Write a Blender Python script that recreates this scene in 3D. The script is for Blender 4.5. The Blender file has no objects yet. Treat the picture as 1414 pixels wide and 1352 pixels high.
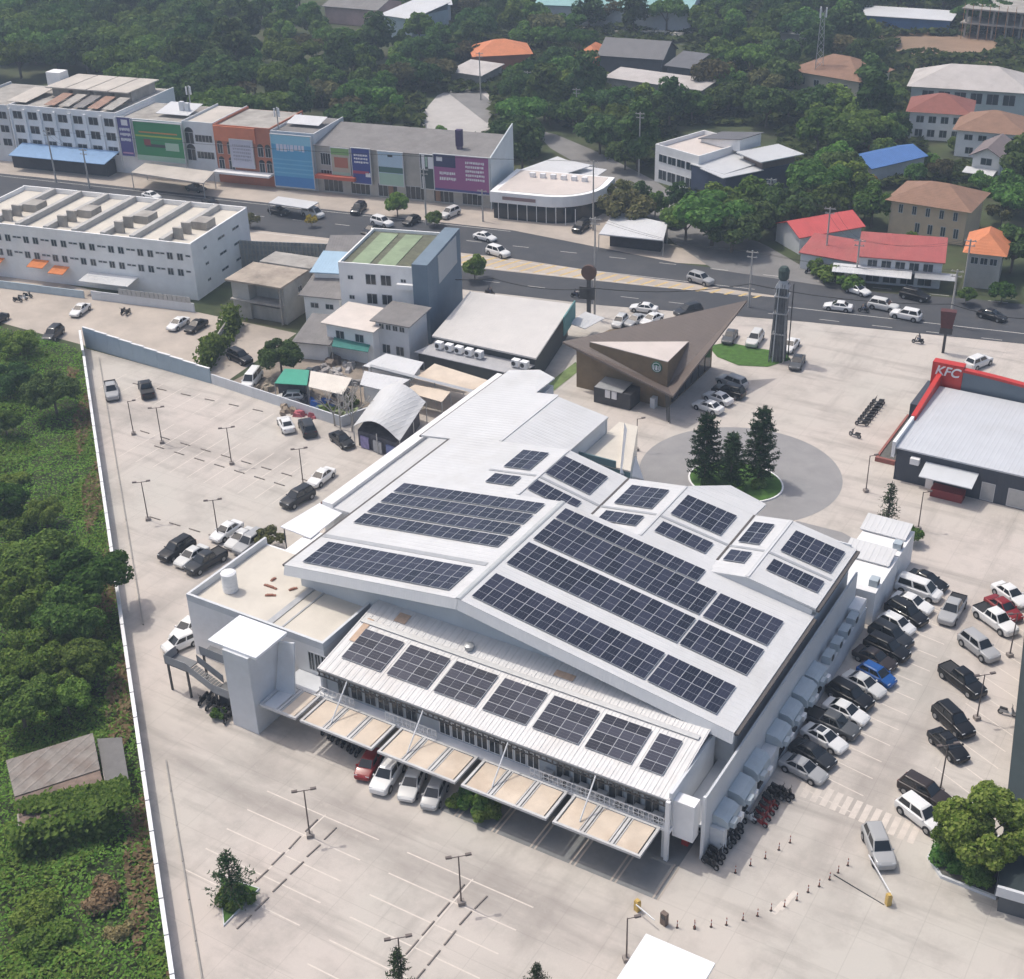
import bpy, bmesh, math, random
from math import sin, cos, pi, radians as rad, atan2, hypot
from mathutils import Vector, Matrix
random.seed(7)
S = bpy.context.scene
COL = S.collection
# ---------------------------------------------------------------- camera (aerial view, axes follow the main hall)
FPX, PITCH, ROLL, YAW, CH = 1890.94, .52639, .0281157, -.55267, 85.0
CX, CY = 55.0, -90.0
def _axes():
    f = Vector((0, cos(PITCH), -sin(PITCH))); r = Vector((1, 0, 0)); d = f.cross(r)
    r2 = cos(ROLL)*r + sin(ROLL)*d; d2 = -sin(ROLL)*r + cos(ROLL)*d
    R = Matrix.Rotation(-YAW, 3, 'Z')
    return R @ r2, R @ d2, R @ f
AR, AD, AF = _axes()
cam = bpy.data.cameras.new('camera'); co = bpy.data.objects.new('camera', cam); COL.objects.link(co)
M = Matrix(((AR.x, -AD.x, -AF.x, CX), (AR.y, -AD.y, -AF.y, CY), (AR.z, -AD.z, -AF.z, CH), (0, 0, 0, 1)))
co.matrix_world = M
cam.sensor_fit = 'HORIZONTAL'; cam.sensor_width = 36; cam.lens = FPX/1414*36
cam.clip_end = 6000; cam.clip_start = .5
S.camera = co
# ---------------------------------------------------------------- sky and sun
SUN_EL, SUN_AZ = rad(63.5), atan2(.04, -1.0)          # direction towards the sun in the ground plane
w = bpy.data.worlds.new('World'); S.world = w; w.use_nodes = True
nt = w.node_tree; bg = nt.nodes['Background']
sk = nt.nodes.new('ShaderNodeTexSky'); sk.sky_type = 'NISHITA'; sk.sun_disc = False
sk.sun_elevation = SUN_EL; sk.sun_rotation = pi/2 - SUN_AZ; sk.dust_density = 5.0; sk.air_density = 1.0
nt.links.new(sk.outputs[0], bg.inputs[0]); bg.inputs[1].default_value = .15
sl = bpy.data.lights.new('sun', 'SUN'); sl.energy = 2.15; sl.angle = rad(.6); sl.color = (1, .945, .86)
so = bpy.data.objects.new('sun', sl); COL.objects.link(so)
sd = Vector((cos(SUN_AZ)*cos(SUN_EL), sin(SUN_AZ)*cos(SUN_EL), sin(SUN_EL)))
so.rotation_euler = (-sd).to_track_quat('-Z', 'Y').to_euler(); so.location = sd*200
V = S.view_settings; V.view_transform = 'Standard'; V.look = 'None'; V.exposure = 0.1; V.gamma = 1.0
S.cycles.use_denoising = True
S.cycles.max_bounces = 4; S.cycles.volume_bounces = 0; S.cycles.transparent_max_bounces = 6
S.cycles.use_adaptive_sampling = True; S.cycles.adaptive_threshold = .03
# ---------------------------------------------------------------- pixel -> place
def ray(px, py):
    return AR*((px-707)/FPX) + AD*((py-676)/FPX) + AF
def P(px, py, z=0.0):
    d = ray(px, py); t = (z-CH)/d.z
    return Vector((CX+d.x*t, CY+d.y*t, z))
TH = rad(10.5)                                       # the main road runs at this angle to the hall
RX, RY = Vector((cos(TH), sin(TH), 0)), Vector((-sin(TH), cos(TH), 0))
def RW(rx, ry, z=0.0): return RX*rx + RY*ry + Vector((0, 0, z))
def RP(px, py, z=0.0):
    p = P(px, py, z); return p.dot(RX), p.dot(RY)
def FACE(px, py, ry):                                # pixel on a wall standing at road offset ry -> (rx, z)
    d = ray(px, py); o = Vector((CX, CY, CH)); t = (ry-o.dot(RY))/d.dot(RY); q = o+d*t
    return q.dot(RX), q.z
# ---------------------------------------------------------------- materials
MATS = {}
def newmat(name):
    m = bpy.data.materials.new(name); m.use_nodes = True
    n = m.node_tree.nodes; l = m.node_tree.links
    return m, n, l, n['Principled BSDF']
def mat(name, col=None, var=.12, scale=.6, rough=.75, metal=0., bump=0., bscale=8., spec=.5, ribs=None, dirt=0., dirtcol=(.25,.2,.16), isl=0., streak=0.):
    if name in MATS: return MATS[name]
    m, n, l, b = newmat(name)
    b.inputs['Roughness'].default_value = rough; b.inputs['Metallic'].default_value = metal
    b.inputs['Specular IOR Level'].default_value = spec
    geo = n.new('ShaderNodeNewGeometry')
    nz = n.new('ShaderNodeTexNoise'); nz.inputs['Scale'].default_value = scale; nz.inputs['Detail'].default_value = 7; nz.inputs['Roughness'].default_value = .65
    l.new(geo.outputs['Position'], nz.inputs['Vector'])
    rp = n.new('ShaderNodeValToRGB'); e = rp.color_ramp.elements
    e[0].position = .3; e[1].position = .7
    e[0].color = (*[c*(1-var) for c in col], 1); e[1].color = (*[min(1, c*(1+var)) for c in col], 1)
    l.new(nz.outputs[0], rp.inputs[0]); out = rp.outputs[0]
    if isl:
        hs = n.new('ShaderNodeHueSaturation'); mr = n.new('ShaderNodeMapRange')
        mr.inputs[3].default_value = 1-isl; mr.inputs[4].default_value = 1+isl
        l.new(geo.outputs['Random Per Island'], mr.inputs[0]); l.new(mr.outputs[0], hs.inputs['Value']); l.new(out, hs.inputs['Color']); out = hs.outputs[0]
    if dirt:
        n2 = n.new('ShaderNodeTexNoise'); n2.inputs['Scale'].default_value = scale*.35; n2.inputs['Detail'].default_value = 9; n2.inputs['Roughness'].default_value = .7
        if streak:
            mp = n.new('ShaderNodeMapping'); mp.inputs['Scale'].default_value = (1, 1, streak); l.new(geo.outputs['Position'], mp.inputs[0]); l.new(mp.outputs[0], n2.inputs['Vector'])
        else: l.new(geo.outputs['Position'], n2.inputs['Vector'])
        r2 = n.new('ShaderNodeValToRGB'); r2.color_ramp.elements[0].position = .48; r2.color_ramp.elements[1].position = .72
        r2.color_ramp.elements[1].color = (dirt, dirt, dirt, 1); l.new(n2.outputs[0], r2.inputs[0])
        mx = n.new('ShaderNodeMix'); mx.data_type = 'RGBA'; l.new(r2.outputs[0], mx.inputs['Factor']); l.new(out, mx.inputs[6]); mx.inputs[7].default_value = (*dirtcol, 1); out = mx.outputs[2]
    l.new(out, b.inputs['Base Color'])
    hgt = None
    if ribs:                                        # (axis x|y, period)
        ax, per = ribs
        sp = n.new('ShaderNodeSeparateXYZ'); tc = n.new('ShaderNodeTexCoord'); l.new(tc.outputs['Object'], sp.inputs[0])
        mm = n.new('ShaderNodeMath'); mm.operation = 'MULTIPLY'; mm.inputs[1].default_value = 2*pi/per; l.new(sp.outputs[0 if ax == 'x' else 1], mm.inputs[0])
        sn = n.new('ShaderNodeMath'); sn.operation = 'SINE'; l.new(mm.outputs[0], sn.inputs[0])
        pw = n.new('ShaderNodeMapRange'); pw.inputs[1].default_value = .55; pw.inputs[2].default_value = 1; l.new(sn.outputs[0], pw.inputs[0]); hgt = pw.outputs[0]
        bp = n.new('ShaderNodeBump'); bp.inputs['Strength'].default_value = .45; bp.inputs['Distance'].default_value = per*.1; l.new(hgt, bp.inputs['Height']); l.new(bp.outputs[0], b.inputs['Normal'])
    elif bump:
        n3 = n.new('ShaderNodeTexNoise'); n3.inputs['Scale'].default_value = bscale; n3.inputs['Detail'].default_value = 6; l.new(geo.outputs['Position'], n3.inputs['Vector'])
        bp = n.new('ShaderNodeBump'); bp.inputs['Strength'].default_value = bump; bp.inputs['Distance'].default_value = .05; l.new(n3.outputs[0], bp.inputs['Height']); l.new(bp.outputs[0], b.inputs['Normal'])
    MATS[name] = m; return m
def glassmat(name, col, rough=.08, spec=.6):
    if name in MATS: return MATS[name]
    m, n, l, b = newmat(name); b.inputs['Base Color'].default_value = (*col, 1); b.inputs['Roughness'].default_value = rough; b.inputs['Specular IOR Level'].default_value = spec
    MATS[name] = m; return m
def paint(name, col, rough=.3):
    if name in MATS: return MATS[name]
    m, n, l, b = newmat(name); b.inputs['Base Color'].default_value = (*col, 1); b.inputs['Roughness'].default_value = rough
    b.inputs['Coat Weight'].default_value = .25; b.inputs['Coat Roughness'].default_value = .06; b.inputs['Specular IOR Level'].default_value = .3
    MATS[name] = m; return m
def leafmat(name, c1, c2, trans=.3):
    if name in MATS: return MATS[name]
    m = bpy.data.materials.new(name); m.use_nodes = True; n = m.node_tree.nodes; l = m.node_tree.links; n.clear()
    o = n.new('ShaderNodeOutputMaterial'); d = n.new('ShaderNodeBsdfDiffuse'); t = n.new('ShaderNodeBsdfTranslucent'); mx = n.new('ShaderNodeMixShader'); mx.inputs[0].default_value = trans
    geo = n.new('ShaderNodeNewGeometry'); oi = n.new('ShaderNodeObjectInfo'); rp = n.new('ShaderNodeValToRGB')
    rp.color_ramp.elements[0].color = (*c1, 1); rp.color_ramp.elements[1].color = (*c2, 1)
    l.new(geo.outputs['Random Per Island'], rp.inputs[0])
    hs = n.new('ShaderNodeHueSaturation'); mr = n.new('ShaderNodeMapRange'); mr.inputs[3].default_value = .465; mr.inputs[4].default_value = .52
    l.new(oi.outputs['Random'], mr.inputs[0]); l.new(mr.outputs[0], hs.inputs['Hue']); l.new(rp.outputs[0], hs.inputs['Color'])
    mv = n.new('ShaderNodeMapRange'); mv.inputs[3].default_value = .7; mv.inputs[4].default_value = 1.35
    mul = n.new('ShaderNodeMath'); mul.operation = 'FRACT'; m2 = n.new('ShaderNodeMath'); m2.operation = 'MULTIPLY'; m2.inputs[1].default_value = 7.31
    l.new(oi.outputs['Random'], m2.inputs[0]); l.new(m2.outputs[0], mul.inputs[0]); l.new(mul.outputs[0], mv.inputs[0]); l.new(mv.outputs[0], hs.inputs['Value'])
    l.new(hs.outputs[0], d.inputs[0]); l.new(hs.outputs[0], t.inputs[0]); l.new(d.outputs[0], mx.inputs[1]); l.new(t.outputs[0], mx.inputs[2]); l.new(mx.outputs[0], o.inputs[0])
    MATS[name] = m; return m
def pavemat(name, c1, c2, stain, joint=4.2, jw=.03, jf=.22, lanes=()):
    m, n, l, b = newmat(name); b.inputs['Roughness'].default_value = .88; b.inputs['Specular IOR Level'].default_value = .25
    geo = n.new('ShaderNodeNewGeometry')
    def noise(sc, det=6, mp=None, ro=.6):
        t = n.new('ShaderNodeTexNoise'); t.inputs['Scale'].default_value = sc; t.inputs['Detail'].default_value = det; t.inputs['Roughness'].default_value = ro
        if mp:
            q = n.new('ShaderNodeMapping'); q.inputs['Scale'].default_value = mp[0]; q.inputs['Rotation'].default_value = (0, 0, mp[1]); l.new(geo.outputs['Position'], q.inputs[0]); l.new(q.outputs[0], t.inputs['Vector'])
        else: l.new(geo.outputs['Position'], t.inputs['Vector'])
        return t.outputs[0]
    def ramp(x, a, b_, ca=(0,0,0), cb=(1,1,1)):
        r = n.new('ShaderNodeValToRGB'); r.color_ramp.elements[0].position = a; r.color_ramp.elements[1].position = b_; r.color_ramp.elements[0].color = (*ca, 1); r.color_ramp.elements[1].color = (*cb, 1); l.new(x, r.inputs[0]); return r.outputs[0]
    def mix(f, a, b_, typ='MIX'):
        x = n.new('ShaderNodeMix'); x.data_type = 'RGBA'; x.blend_type = typ; l.new(f, x.inputs['Factor']) if not isinstance(f, float) else setattr(x.inputs['Factor'], 'default_value', f)
        for k, v in ((6, a), (7, b_)): l.new(v, x.inputs[k]) if not isinstance(v, tuple) else setattr(x.inputs[k], 'default_value', (*v, 1))
        return x.outputs[2]
    c = ramp(noise(.035, 4), .38, .62, c1, c2)
    c = mix(ramp(noise(.16, 9, None, .68), .47, .72, (0,0,0), (.85,.85,.85)), c, stain)
    c = mix(ramp(noise(.5, 8, ((.10,.75,1), .12), .6), .53, .74, (0,0,0), (.75,.75,.75)), c, tuple(k*.80 for k in stain))
    c = mix(ramp(noise(.6, 8, ((.55,.10,1), -.5), .6), .55, .76, (0,0,0), (.65,.65,.65)), c, tuple(k*.82 for k in stain))
    if lanes:                                       # tyre-worn drive lanes: (axis, centre, half width, strength)
        sx = n.new('ShaderNodeSeparateXYZ'); l.new(geo.outputs['Position'], sx.inputs[0])
        def mth(op, a, b_=None):
            x = n.new('ShaderNodeMath'); x.operation = op
            for k, v in ((0, a), (1, b_)):
                if v is None: continue
                l.new(v, x.inputs[k]) if not isinstance(v, (int, float)) else setattr(x.inputs[k], 'default_value', v)
            return x.outputs[0]
        wob = mth('MULTIPLY', mth('SUBTRACT', noise(.09, 4), .5), 7.0)
        for ax_, ce, hw, st, lo_, hi_ in lanes:
            d = mth('DIVIDE', mth('ABSOLUTE', mth('SUBTRACT', mth('ADD', sx.outputs[ax_], wob), ce)), hw)
            f_ = n.new('ShaderNodeMapRange'); f_.interpolation_type = 'SMOOTHSTEP'; f_.inputs[1].default_value = 1.0; f_.inputs[2].default_value = .2; l.new(d, f_.inputs[0])
            o_ = sx.outputs[1-ax_]; g1 = n.new('ShaderNodeMapRange'); g1.interpolation_type = 'SMOOTHSTEP'; g1.inputs[1].default_value = lo_; g1.inputs[2].default_value = lo_+8; l.new(o_, g1.inputs[0]); g2 = n.new('ShaderNodeMapRange'); g2.interpolation_type = 'SMOOTHSTEP'; g2.inputs[1].default_value = hi_; g2.inputs[2].default_value = hi_-8; l.new(o_, g2.inputs[0])
            nn = n.new('ShaderNodeMapRange'); nn.inputs[1].default_value = .32; nn.inputs[2].default_value = .62; l.new(noise(.35, 8, ((1,.22,1) if ax_ == 0 else (.22,1,1), 0)), nn.inputs[0])
            c = mix(mth('MULTIPLY', mth('MULTIPLY', mth('MULTIPLY', f_.outputs[0], mth('MULTIPLY', g1.outputs[0], g2.outputs[0])), nn.outputs[0]), st), c, tuple(k*.82 for k in stain))
    c = mix(ramp(noise(1.1, 3), .60, .70, (0,0,0), (.16,.16,.16)), c, tuple(min(1, k*1.15) for k in c1))
    c = mix(ramp(noise(9, 5), .3, .8, (0,0,0), (.14,.14,.14)), c, tuple(k*.7 for k in stain))
    br = n.new('ShaderNodeTexBrick'); br.offset = 0; br.inputs['Scale'].default_value = 1/joint; br.inputs['Mortar Size'].default_value = jw/joint*1.2; br.inputs['Brick Width'].default_value = 1; br.inputs['Row Height'].default_value = 1; br.inputs['Mortar Smooth'].default_value = .3
    l.new(geo.outputs['Position'], br.inputs['Vector']); fj = n.new('ShaderNodeMath'); fj.operation = 'MULTIPLY'; fj.inputs[1].default_value = jf; l.new(br.outputs['Fac'], fj.inputs[0])
    c = mix(fj.outputs[0], c, tuple(k*.55 for k in stain))
    l.new(c, b.inputs['Base Color'])
    bp = n.new('ShaderNodeBump'); bp.inputs['Strength'].default_value = .2; bp.inputs['Distance'].default_value = .02; l.new(noise(6, 6), bp.inputs['Height']); l.new(bp.outputs[0], b.inputs['Normal'])
    MATS[name] = m; return m
# ---------------------------------------------------------------- mesh helpers
def empty_root(o):
    while o.parent: o = o.parent
    return o
class MB:
    def __init__(s): s.v = []; s.f = []; s.m = []; s.mi = 0
    def idx(s, i): s.mi = i; return s
    def face(s, pts):
        k = len(s.v); s.v += [tuple(p) for p in pts]; s.f.append(tuple(range(k, k+len(pts)))); s.m.append(s.mi); return s
    def box(s, x0, y0, z0, x1, y1, z1):
        k = len(s.v); s.v += [(x0,y0,z0),(x1,y0,z0),(x1,y1,z0),(x0,y1,z0),(x0,y0,z1),(x1,y0,z1),(x1,y1,z1),(x0,y1,z1)]
        for q in ((0,3,2,1),(4,5,6,7),(0,1,5,4),(1,2,6,5),(2,3,7,6),(3,0,4,7)): s.f.append(tuple(k+i for i in q)); s.m.append(s.mi)
        return s
    def hexa(s, b, t):                              # bottom 4 pts, top 4 pts
        k = len(s.v); s.v += [tuple(p) for p in b]+[tuple(p) for p in t]
        for q in ((0,3,2,1),(4,5,6,7),(0,1,5,4),(1,2,6,5),(2,3,7,6),(3,0,4,7)): s.f.append(tuple(k+i for i in q)); s.m.append(s.mi)
        return s
    def prism(s, poly, z0, z1):
        n = len(poly); k = len(s.v); a = sum(poly[i][0]*poly[(i+1)%n][1]-poly[(i+1)%n][0]*poly[i][1] for i in range(n))
        if a < 0: poly = list(poly)[::-1]
        s.v += [(p[0],p[1],z0) for p in poly]+[(p[0],p[1],z1) for p in poly]
        s.f.append(tuple(k+i for i in range(n))[::-1]); s.f.append(tuple(k+n+i for i in range(n))); s.m += [s.mi]*2
        for i in range(n): j = (i+1)%n; s.f.append((k+i,k+j,k+n+j,k+n+i)); s.m.append(s.mi)
        return s
    def slab(s, pts, t):                            # sloped polygon (seen from above ccw) thickened downwards
        pts = [Vector(p) for p in pts]; n = len(pts); k = len(s.v)
        a = sum(pts[i].x*pts[(i+1)%n].y-pts[(i+1)%n].x*pts[i].y for i in range(n))
        if a < 0: pts = pts[::-1]
        s.v += [tuple(p) for p in pts]+[(p.x,p.y,p.z-t) for p in pts]
        s.f.append(tuple(k+i for i in range(n))); s.f.append(tuple(k+n+i for i in range(n))[::-1]); s.m += [s.mi]*2
        for i in range(n): j = (i+1)%n; s.f.append((k+i,k+n+i,k+n+j,k+j)); s.m.append(s.mi)
        return s
    def tube(s, a, b, r, n=6, r2=None):
        a = Vector(a); b = Vector(b); d = (b-a)
        if d.length < 1e-6: return s
        r2 = r if r2 is None else r2; q = d.to_track_quat('Z', 'Y'); k = len(s.v)
        for p, rr in ((a, r), (b, r2)):
            for i in range(n): s.v.append(tuple(p+q@Vector((rr*cos(2*pi*i/n), rr*sin(2*pi*i/n), 0))))
        for i in range(n): j = (i+1)%n; s.f.append((k+i,k+j,k+n+j,k+n+i)); s.m.append(s.mi)
        s.f.append(tuple(k+i for i in range(n))[::-1]); s.f.append(tuple(k+n+i for i in range(n))); s.m += [s.mi]*2
        return s
    def mesh(s, name, mats):
        me = bpy.data.meshes.new(name); me.from_pydata(s.v, [], s.f)
        for m in (mats if isinstance(mats, (list, tuple)) else [mats]): me.materials.append(m)
        if len(me.materials) > 1: me.polygons.foreach_set('material_index', s.m)
        me.update(); return me
    def build(s, name, mats, parent=None, world=False, smooth=False):
        if world and parent is not None:
            r = empty_root(parent); Mi = (Matrix.Translation(r.location)@r.rotation_euler.to_matrix().to_4x4()).inverted()
            s.v = [tuple(Mi@Vector(p)) for p in s.v]
        me = s.mesh(name, mats)
        if smooth: me.polygons.foreach_set('use_smooth', [True]*len(me.polygons))
        return link(name, me, parent)
KIDS = {}
def link(name, me, parent=None, loc=None, rz=0.):
    o = bpy.data.objects.new(name, me); COL.objects.link(o); o.parent = parent
    if parent is not None: KIDS.setdefault(parent.name, []).append(o)
    if loc is not None: o.location = loc
    if rz: o.rotation_euler = (0, 0, rz)
    return o
def tag(o, label=None, cat=None, group=None, kind=None):
    if label: o['label'] = label
    if cat: o['category'] = cat
    if group: o['group'] = group
    if kind: o['kind'] = kind
    return o
def thing(name, label, cat, loc=(0, 0, 0), rz=0., group=None):
    o = bpy.data.objects.new(name, None); COL.objects.link(o); o.location = loc; o.rotation_euler = (0, 0, rz); o.empty_display_size = .2
    return tag(o, label, cat, group)
def copy_tree(o, parent=None):
    c = o.copy(); COL.objects.link(c); c.parent = parent
    for ch in KIDS.get(o.name, ()): copy_tree(ch, c)
    return c
def box(name, b, m, parent): return MB().box(*b).build(name, m, parent)
def sheet(name, pts, z, m, parent=None, kind='structure'):
    mb = MB(); mb.face([(p[0], p[1], z) for p in ([q for q in pts] if sum(pts[i][0]*pts[(i+1)%len(pts)][1]-pts[(i+1)%len(pts)][0]*pts[i][1] for i in range(len(pts))) > 0 else pts[::-1])])
    o = mb.build(name, m, parent)
    if parent is None and kind: o['kind'] = kind
    return o
def PS(*pp): return [P(*p) for p in pp]
# window: frame part with a pane below it; meshes shared by size
WCACHE = {}
def window(root, x, y, z, w, h, face='-y', fm=None, gm=None, name='window', bars=1, sill=False):
    """x,y,z centre on the wall in the thing's frame; face is the outward direction of the wall"""
    fm = fm or M_ALU; gm = gm or M_GLASS
    key = (round(w, 2), round(h, 2), fm.name, gm.name, bars, sill)
    if key not in WCACHE:
        t = .07; a = MB(); W2, H2 = w/2, h/2
        a.box(-W2,-.05,-H2,-W2+t,.03,H2).box(W2-t,-.05,-H2,W2,.03,H2).box(-W2+t,-.05,H2-t,W2-t,.03,H2).box(-W2+t,-.05,-H2,W2-t,.03,-H2+t)
        for i in range(bars): xx = -W2+w*(i+1)/(bars+1); a.box(xx-.03,-.045,-H2+t,xx+.03,.03,H2-t)
        if sill: a.box(-W2-.08,-.14,-H2-.09,W2+.08,.02,-H2-.002)
        b = MB().box(-W2+t,-.02,-H2+t,W2-t,.025,H2-t)
        WCACHE[key] = (a.mesh('window', fm), b.mesh('pane', gm))
    rz = {'-y': 0, '+x': pi/2, '+y': pi, '-x': -pi/2}[face] if isinstance(face, str) else face
    o = link(name, WCACHE[key][0], root, (x, y, z), rz); link('pane', WCACHE[key][1], o)
    return o
M_ALU = mat('window_frame_paint', (.55,.56,.57), .05)
M_GLASS = glassmat('window_glass', (.03,.045,.055))
# ================================================================ materials
M_PAVE = pavemat('concrete_paving', (.545,.49,.445), (.51,.482,.435), (.36,.33,.30), lanes=((1,-22.5,4.5,.8,-40,24),(0,34.0,3.4,.55,-14,45),(0,-42,4.0,.5,-40,18),(1,-30,5,.45,10,75),(1,26,3,.4,-95,-45)))
M_PAVE2 = mat('forecourt_paving', (.44,.385,.33), .16, .16, .9, dirt=.6, dirtcol=(.28,.245,.22))
M_ASPH = pavemat('road_asphalt', (.058,.062,.071), (.068,.072,.080), (.095,.096,.10), 60, .02, .0)
M_ASPH2 = mat('old_asphalt', (.20,.195,.19), .18, .2, .88, dirt=.5, dirtcol=(.13,.125,.12))
M_CIRC = mat('grey_roundabout_paving', (.27,.265,.265), .10, .35, .8, dirt=.4, dirtcol=(.21,.205,.205))
M_SOIL = mat('soil_and_scrub', (.045,.062,.022), .5, .15, .95, dirt=.6, dirtcol=(.11,.085,.045))
M_LINE = mat('road_paint_white', (.62,.60,.56), .12, 2.5, .6)
M_STALL = mat('worn_stall_paint', (.62,.565,.505), .1, 1.5, .8)
M_YEL = mat('road_paint_yellow', (.55,.40,.16), .2, 2., .7)
M_ROOF = mat('white_metal_roof', (.605,.61,.615), .05, .3, .42, spec=.4, dirt=.6, dirtcol=(.48,.475,.455), ribs=('x', .62))
M_ROOFX = mat('white_metal_roof_ribs_along_slope', (.605,.61,.615), .05, .3, .42, spec=.4, dirt=.6, dirtcol=(.48,.475,.455), ribs=('y', .62))
M_ROOFL = mat('lean_to_ribbed_roof', (.655,.65,.64), .06, .5, .45, spec=.4, dirt=.6, dirtcol=(.52,.48,.44), ribs=('x', .76))
M_WHITE = mat('white_render', (.80,.80,.80), .06, .5, .7, dirt=.35, dirtcol=(.5,.49,.47))
M_CLAD = mat('pale_grey_cladding', (.56,.58,.60), .05, .5, .5, ribs=('x', .3))
M_GREYW = mat('pale_grey_wall', (.62,.64,.66), .06, .7, .75, dirt=.3, dirtcol=(.38,.39,.4))
M_GUT = mat('dark_gutter', (.09,.08,.075), .2, 2, .6)
M_BEIGE = mat('beige_roof_screed', (.60,.56,.49), .08, .3, .9, dirt=.5, dirtcol=(.45,.41,.35))
M_STEEL = mat('galvanised_steel', (.42,.43,.44), .1, 1.5, .45, metal=.4)
M_DSTEEL = mat('dark_steel', (.05,.052,.055), .2, 2, .5)
M_DGLASS = glassmat('dark_shopfront_glass', (.018,.024,.03), .12)
M_PANEL = glassmat('solar_cells', (.016,.019,.038), .2, .4)
_n = M_PANEL.node_tree.nodes; _l = M_PANEL.node_tree.links; _o = _n.new('ShaderNodeObjectInfo'); _r = _n.new('ShaderNodeValToRGB'); _r.color_ramp.elements[0].color = (.010,.013,.026,1); _r.color_ramp.elements[1].color = (.026,.030,.056,1)
_l.new(_o.outputs['Random'], _r.inputs[0]); _l.new(_r.outputs[0], _n['Principled BSDF'].inputs['Base Color']); _m = _n.new('ShaderNodeMapRange'); _m.inputs[3].default_value = .12; _m.inputs[4].default_value = .32; _l.new(_o.outputs['Random'], _m.inputs[0]); _l.new(_m.outputs[0], _n['Principled BSDF'].inputs['Roughness'])
M_PFRAME = mat('solar_panel_frame', (.50,.52,.55), .03, 1, .4)
M_PLINE = mat('solar_panel_busbar', (.14,.15,.18), .03, 1, .4)
M_AWN = mat('beige_awning_cloth', (.62,.53,.43), .12, .5, .85, dirt=.75, dirtcol=(.44,.34,.25))
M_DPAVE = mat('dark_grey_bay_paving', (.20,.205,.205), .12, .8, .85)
M_PLAST = mat('frosted_plastic', (.40,.46,.50), .08, .9, .35)
# ================================================================ ground and roads
gm = MB(); gm.box(-2000, -1000, -3, 2000, 3500, -.02)
tag(gm.build('ground', M_SOIL), kind='structure')
L0, L1 = Vector((-101.8, 40.3)), Vector((-6.2, -42.4)); LD = L1-L0
def wall_pt(t): return L0+LD*t
we = wall_pt(1.25)
sheet('pavement', [tuple(L0), tuple(we), (95, we.y), (95, 122), tuple(RW(42, 103)[:2]), tuple(RW(10, 102)[:2]), tuple(RW(-22, 99)[:2]), tuple(RW(-60, 98.5)[:2]), (-72, 62), (-72, 43), (-73, 40.0)], .0, M_PAVE)
sheet('parking_court', [(-260, 41.5), (-102.5, 41.0), (-74, 41.0), (-76, 60), (-260, 52)], .0, M_PAVE2)
sheet('road', [tuple(RW(*q)[:2]) for q in ((-700,129),(-150,129),(-48,126.5),(-15,119),(20,115.5),(34,117),(400,117),(400,101),(42,101.4),(10,100.2),(-22,97.3),(-60,97),(-700,97))], .02, M_ASPH)
sheet('forecourt', [tuple(RW(*q)[:2]) for q in ((-700,140),(-33,140),(-24,128),(2,126),(2,121),(-15,119.05),(-48,126.55),(-150,129.05),(-700,129.05))], .01, M_PAVE2)
md = sheet('road_median', [tuple(RW(*q)[:2]) for q in ((-200,113.2),(-43,112.9),(-29,111.4),(-11.6,110.5),(4,109.2),(4,108.6),(-4,108),(-16,107.3),(-42,106.9),(-200,106.8))], .03, M_PAVE2)
hm = MB()
for i in range(30):
    x = -66+i*2.3; c = 110-.045*max(0, x+43); w_ = 2.4-.04*max(0, x+43)
    hm.face([RW(x-w_*.6, c-w_, .04), RW(x-w_*.6+.55, c-w_, .04), RW(x+w_*.6+.55, c+w_, .04), RW(x+w_*.6, c+w_, .04)])
hm.build('hatch_marking', M_YEL, md)
lm = MB()
def pline(a, b, w=.14, z=.032, m=lm):
    a = Vector((a[0], a[1], 0)); b = Vector((b[0], b[1], 0)); d = (b-a).normalized(); n = Vector((-d.y, d.x, 0))*w/2
    m.face([(q.x, q.y, z) for q in (a-n, b-n, b+n, a+n)])
for y0, y1, x0, x1 in ((105.2, 105.4, 6, 90), (113.4, 111, -200, 0), (106.6, 107.9, -200, 0), (128, 125.8, -190, -48)):
    pline(RW(x0, y0), RW(x1, y1))
for i in range(26): pline(RW(-180+i*9, 120.3 if i < 14 else 119-.2*(i-14)), RW(-177+i*9, 120.2 if i < 14 else 119-.2*(i-14)))
for i in range(20): pline(RW(-60+i*8, 101.6+.02*i), RW(-57+i*8, 101.6+.02*i), .12)
lm.build('lane_marking', M_LINE, bpy.data.objects['road'])
# side street and far car park
sheet('side_street', PS((735,178),(768,186),(830,212),(905,250),(985,305),(1060,340),(1120,375),(1185,402),(985,372),(930,335),(880,285),(830,245),(760,205)), .03, M_ASPH2)
sheet('car_park', PS((558,197),(575,165),(604,132),(634,118),(668,122),(690,150),(702,195)), .02, mat('pale_car_park', (.43,.41,.39), .12, .2, .9, dirt=.4, dirtcol=(.30,.29,.28)))
sheet('far_lane', PS((618,128),(650,116),(700,160),(672,170)), .04, M_ASPH2)
sheet('dirt_field', PS((1205,35),(1345,28),(1414,55),(1414,95),(1260,98),(1215,75)), .03, mat('red_dirt', (.27,.18,.12), .25, .08, .95, dirt=.6, dirtcol=(.17,.13,.08)))
sheet('quarry_yard', PS((800,22),(960,18),(1060,-25),(1060,-60),(760,-50)), .03, mat('pale_yard', (.34,.30,.26), .3, .12, .95))
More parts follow.
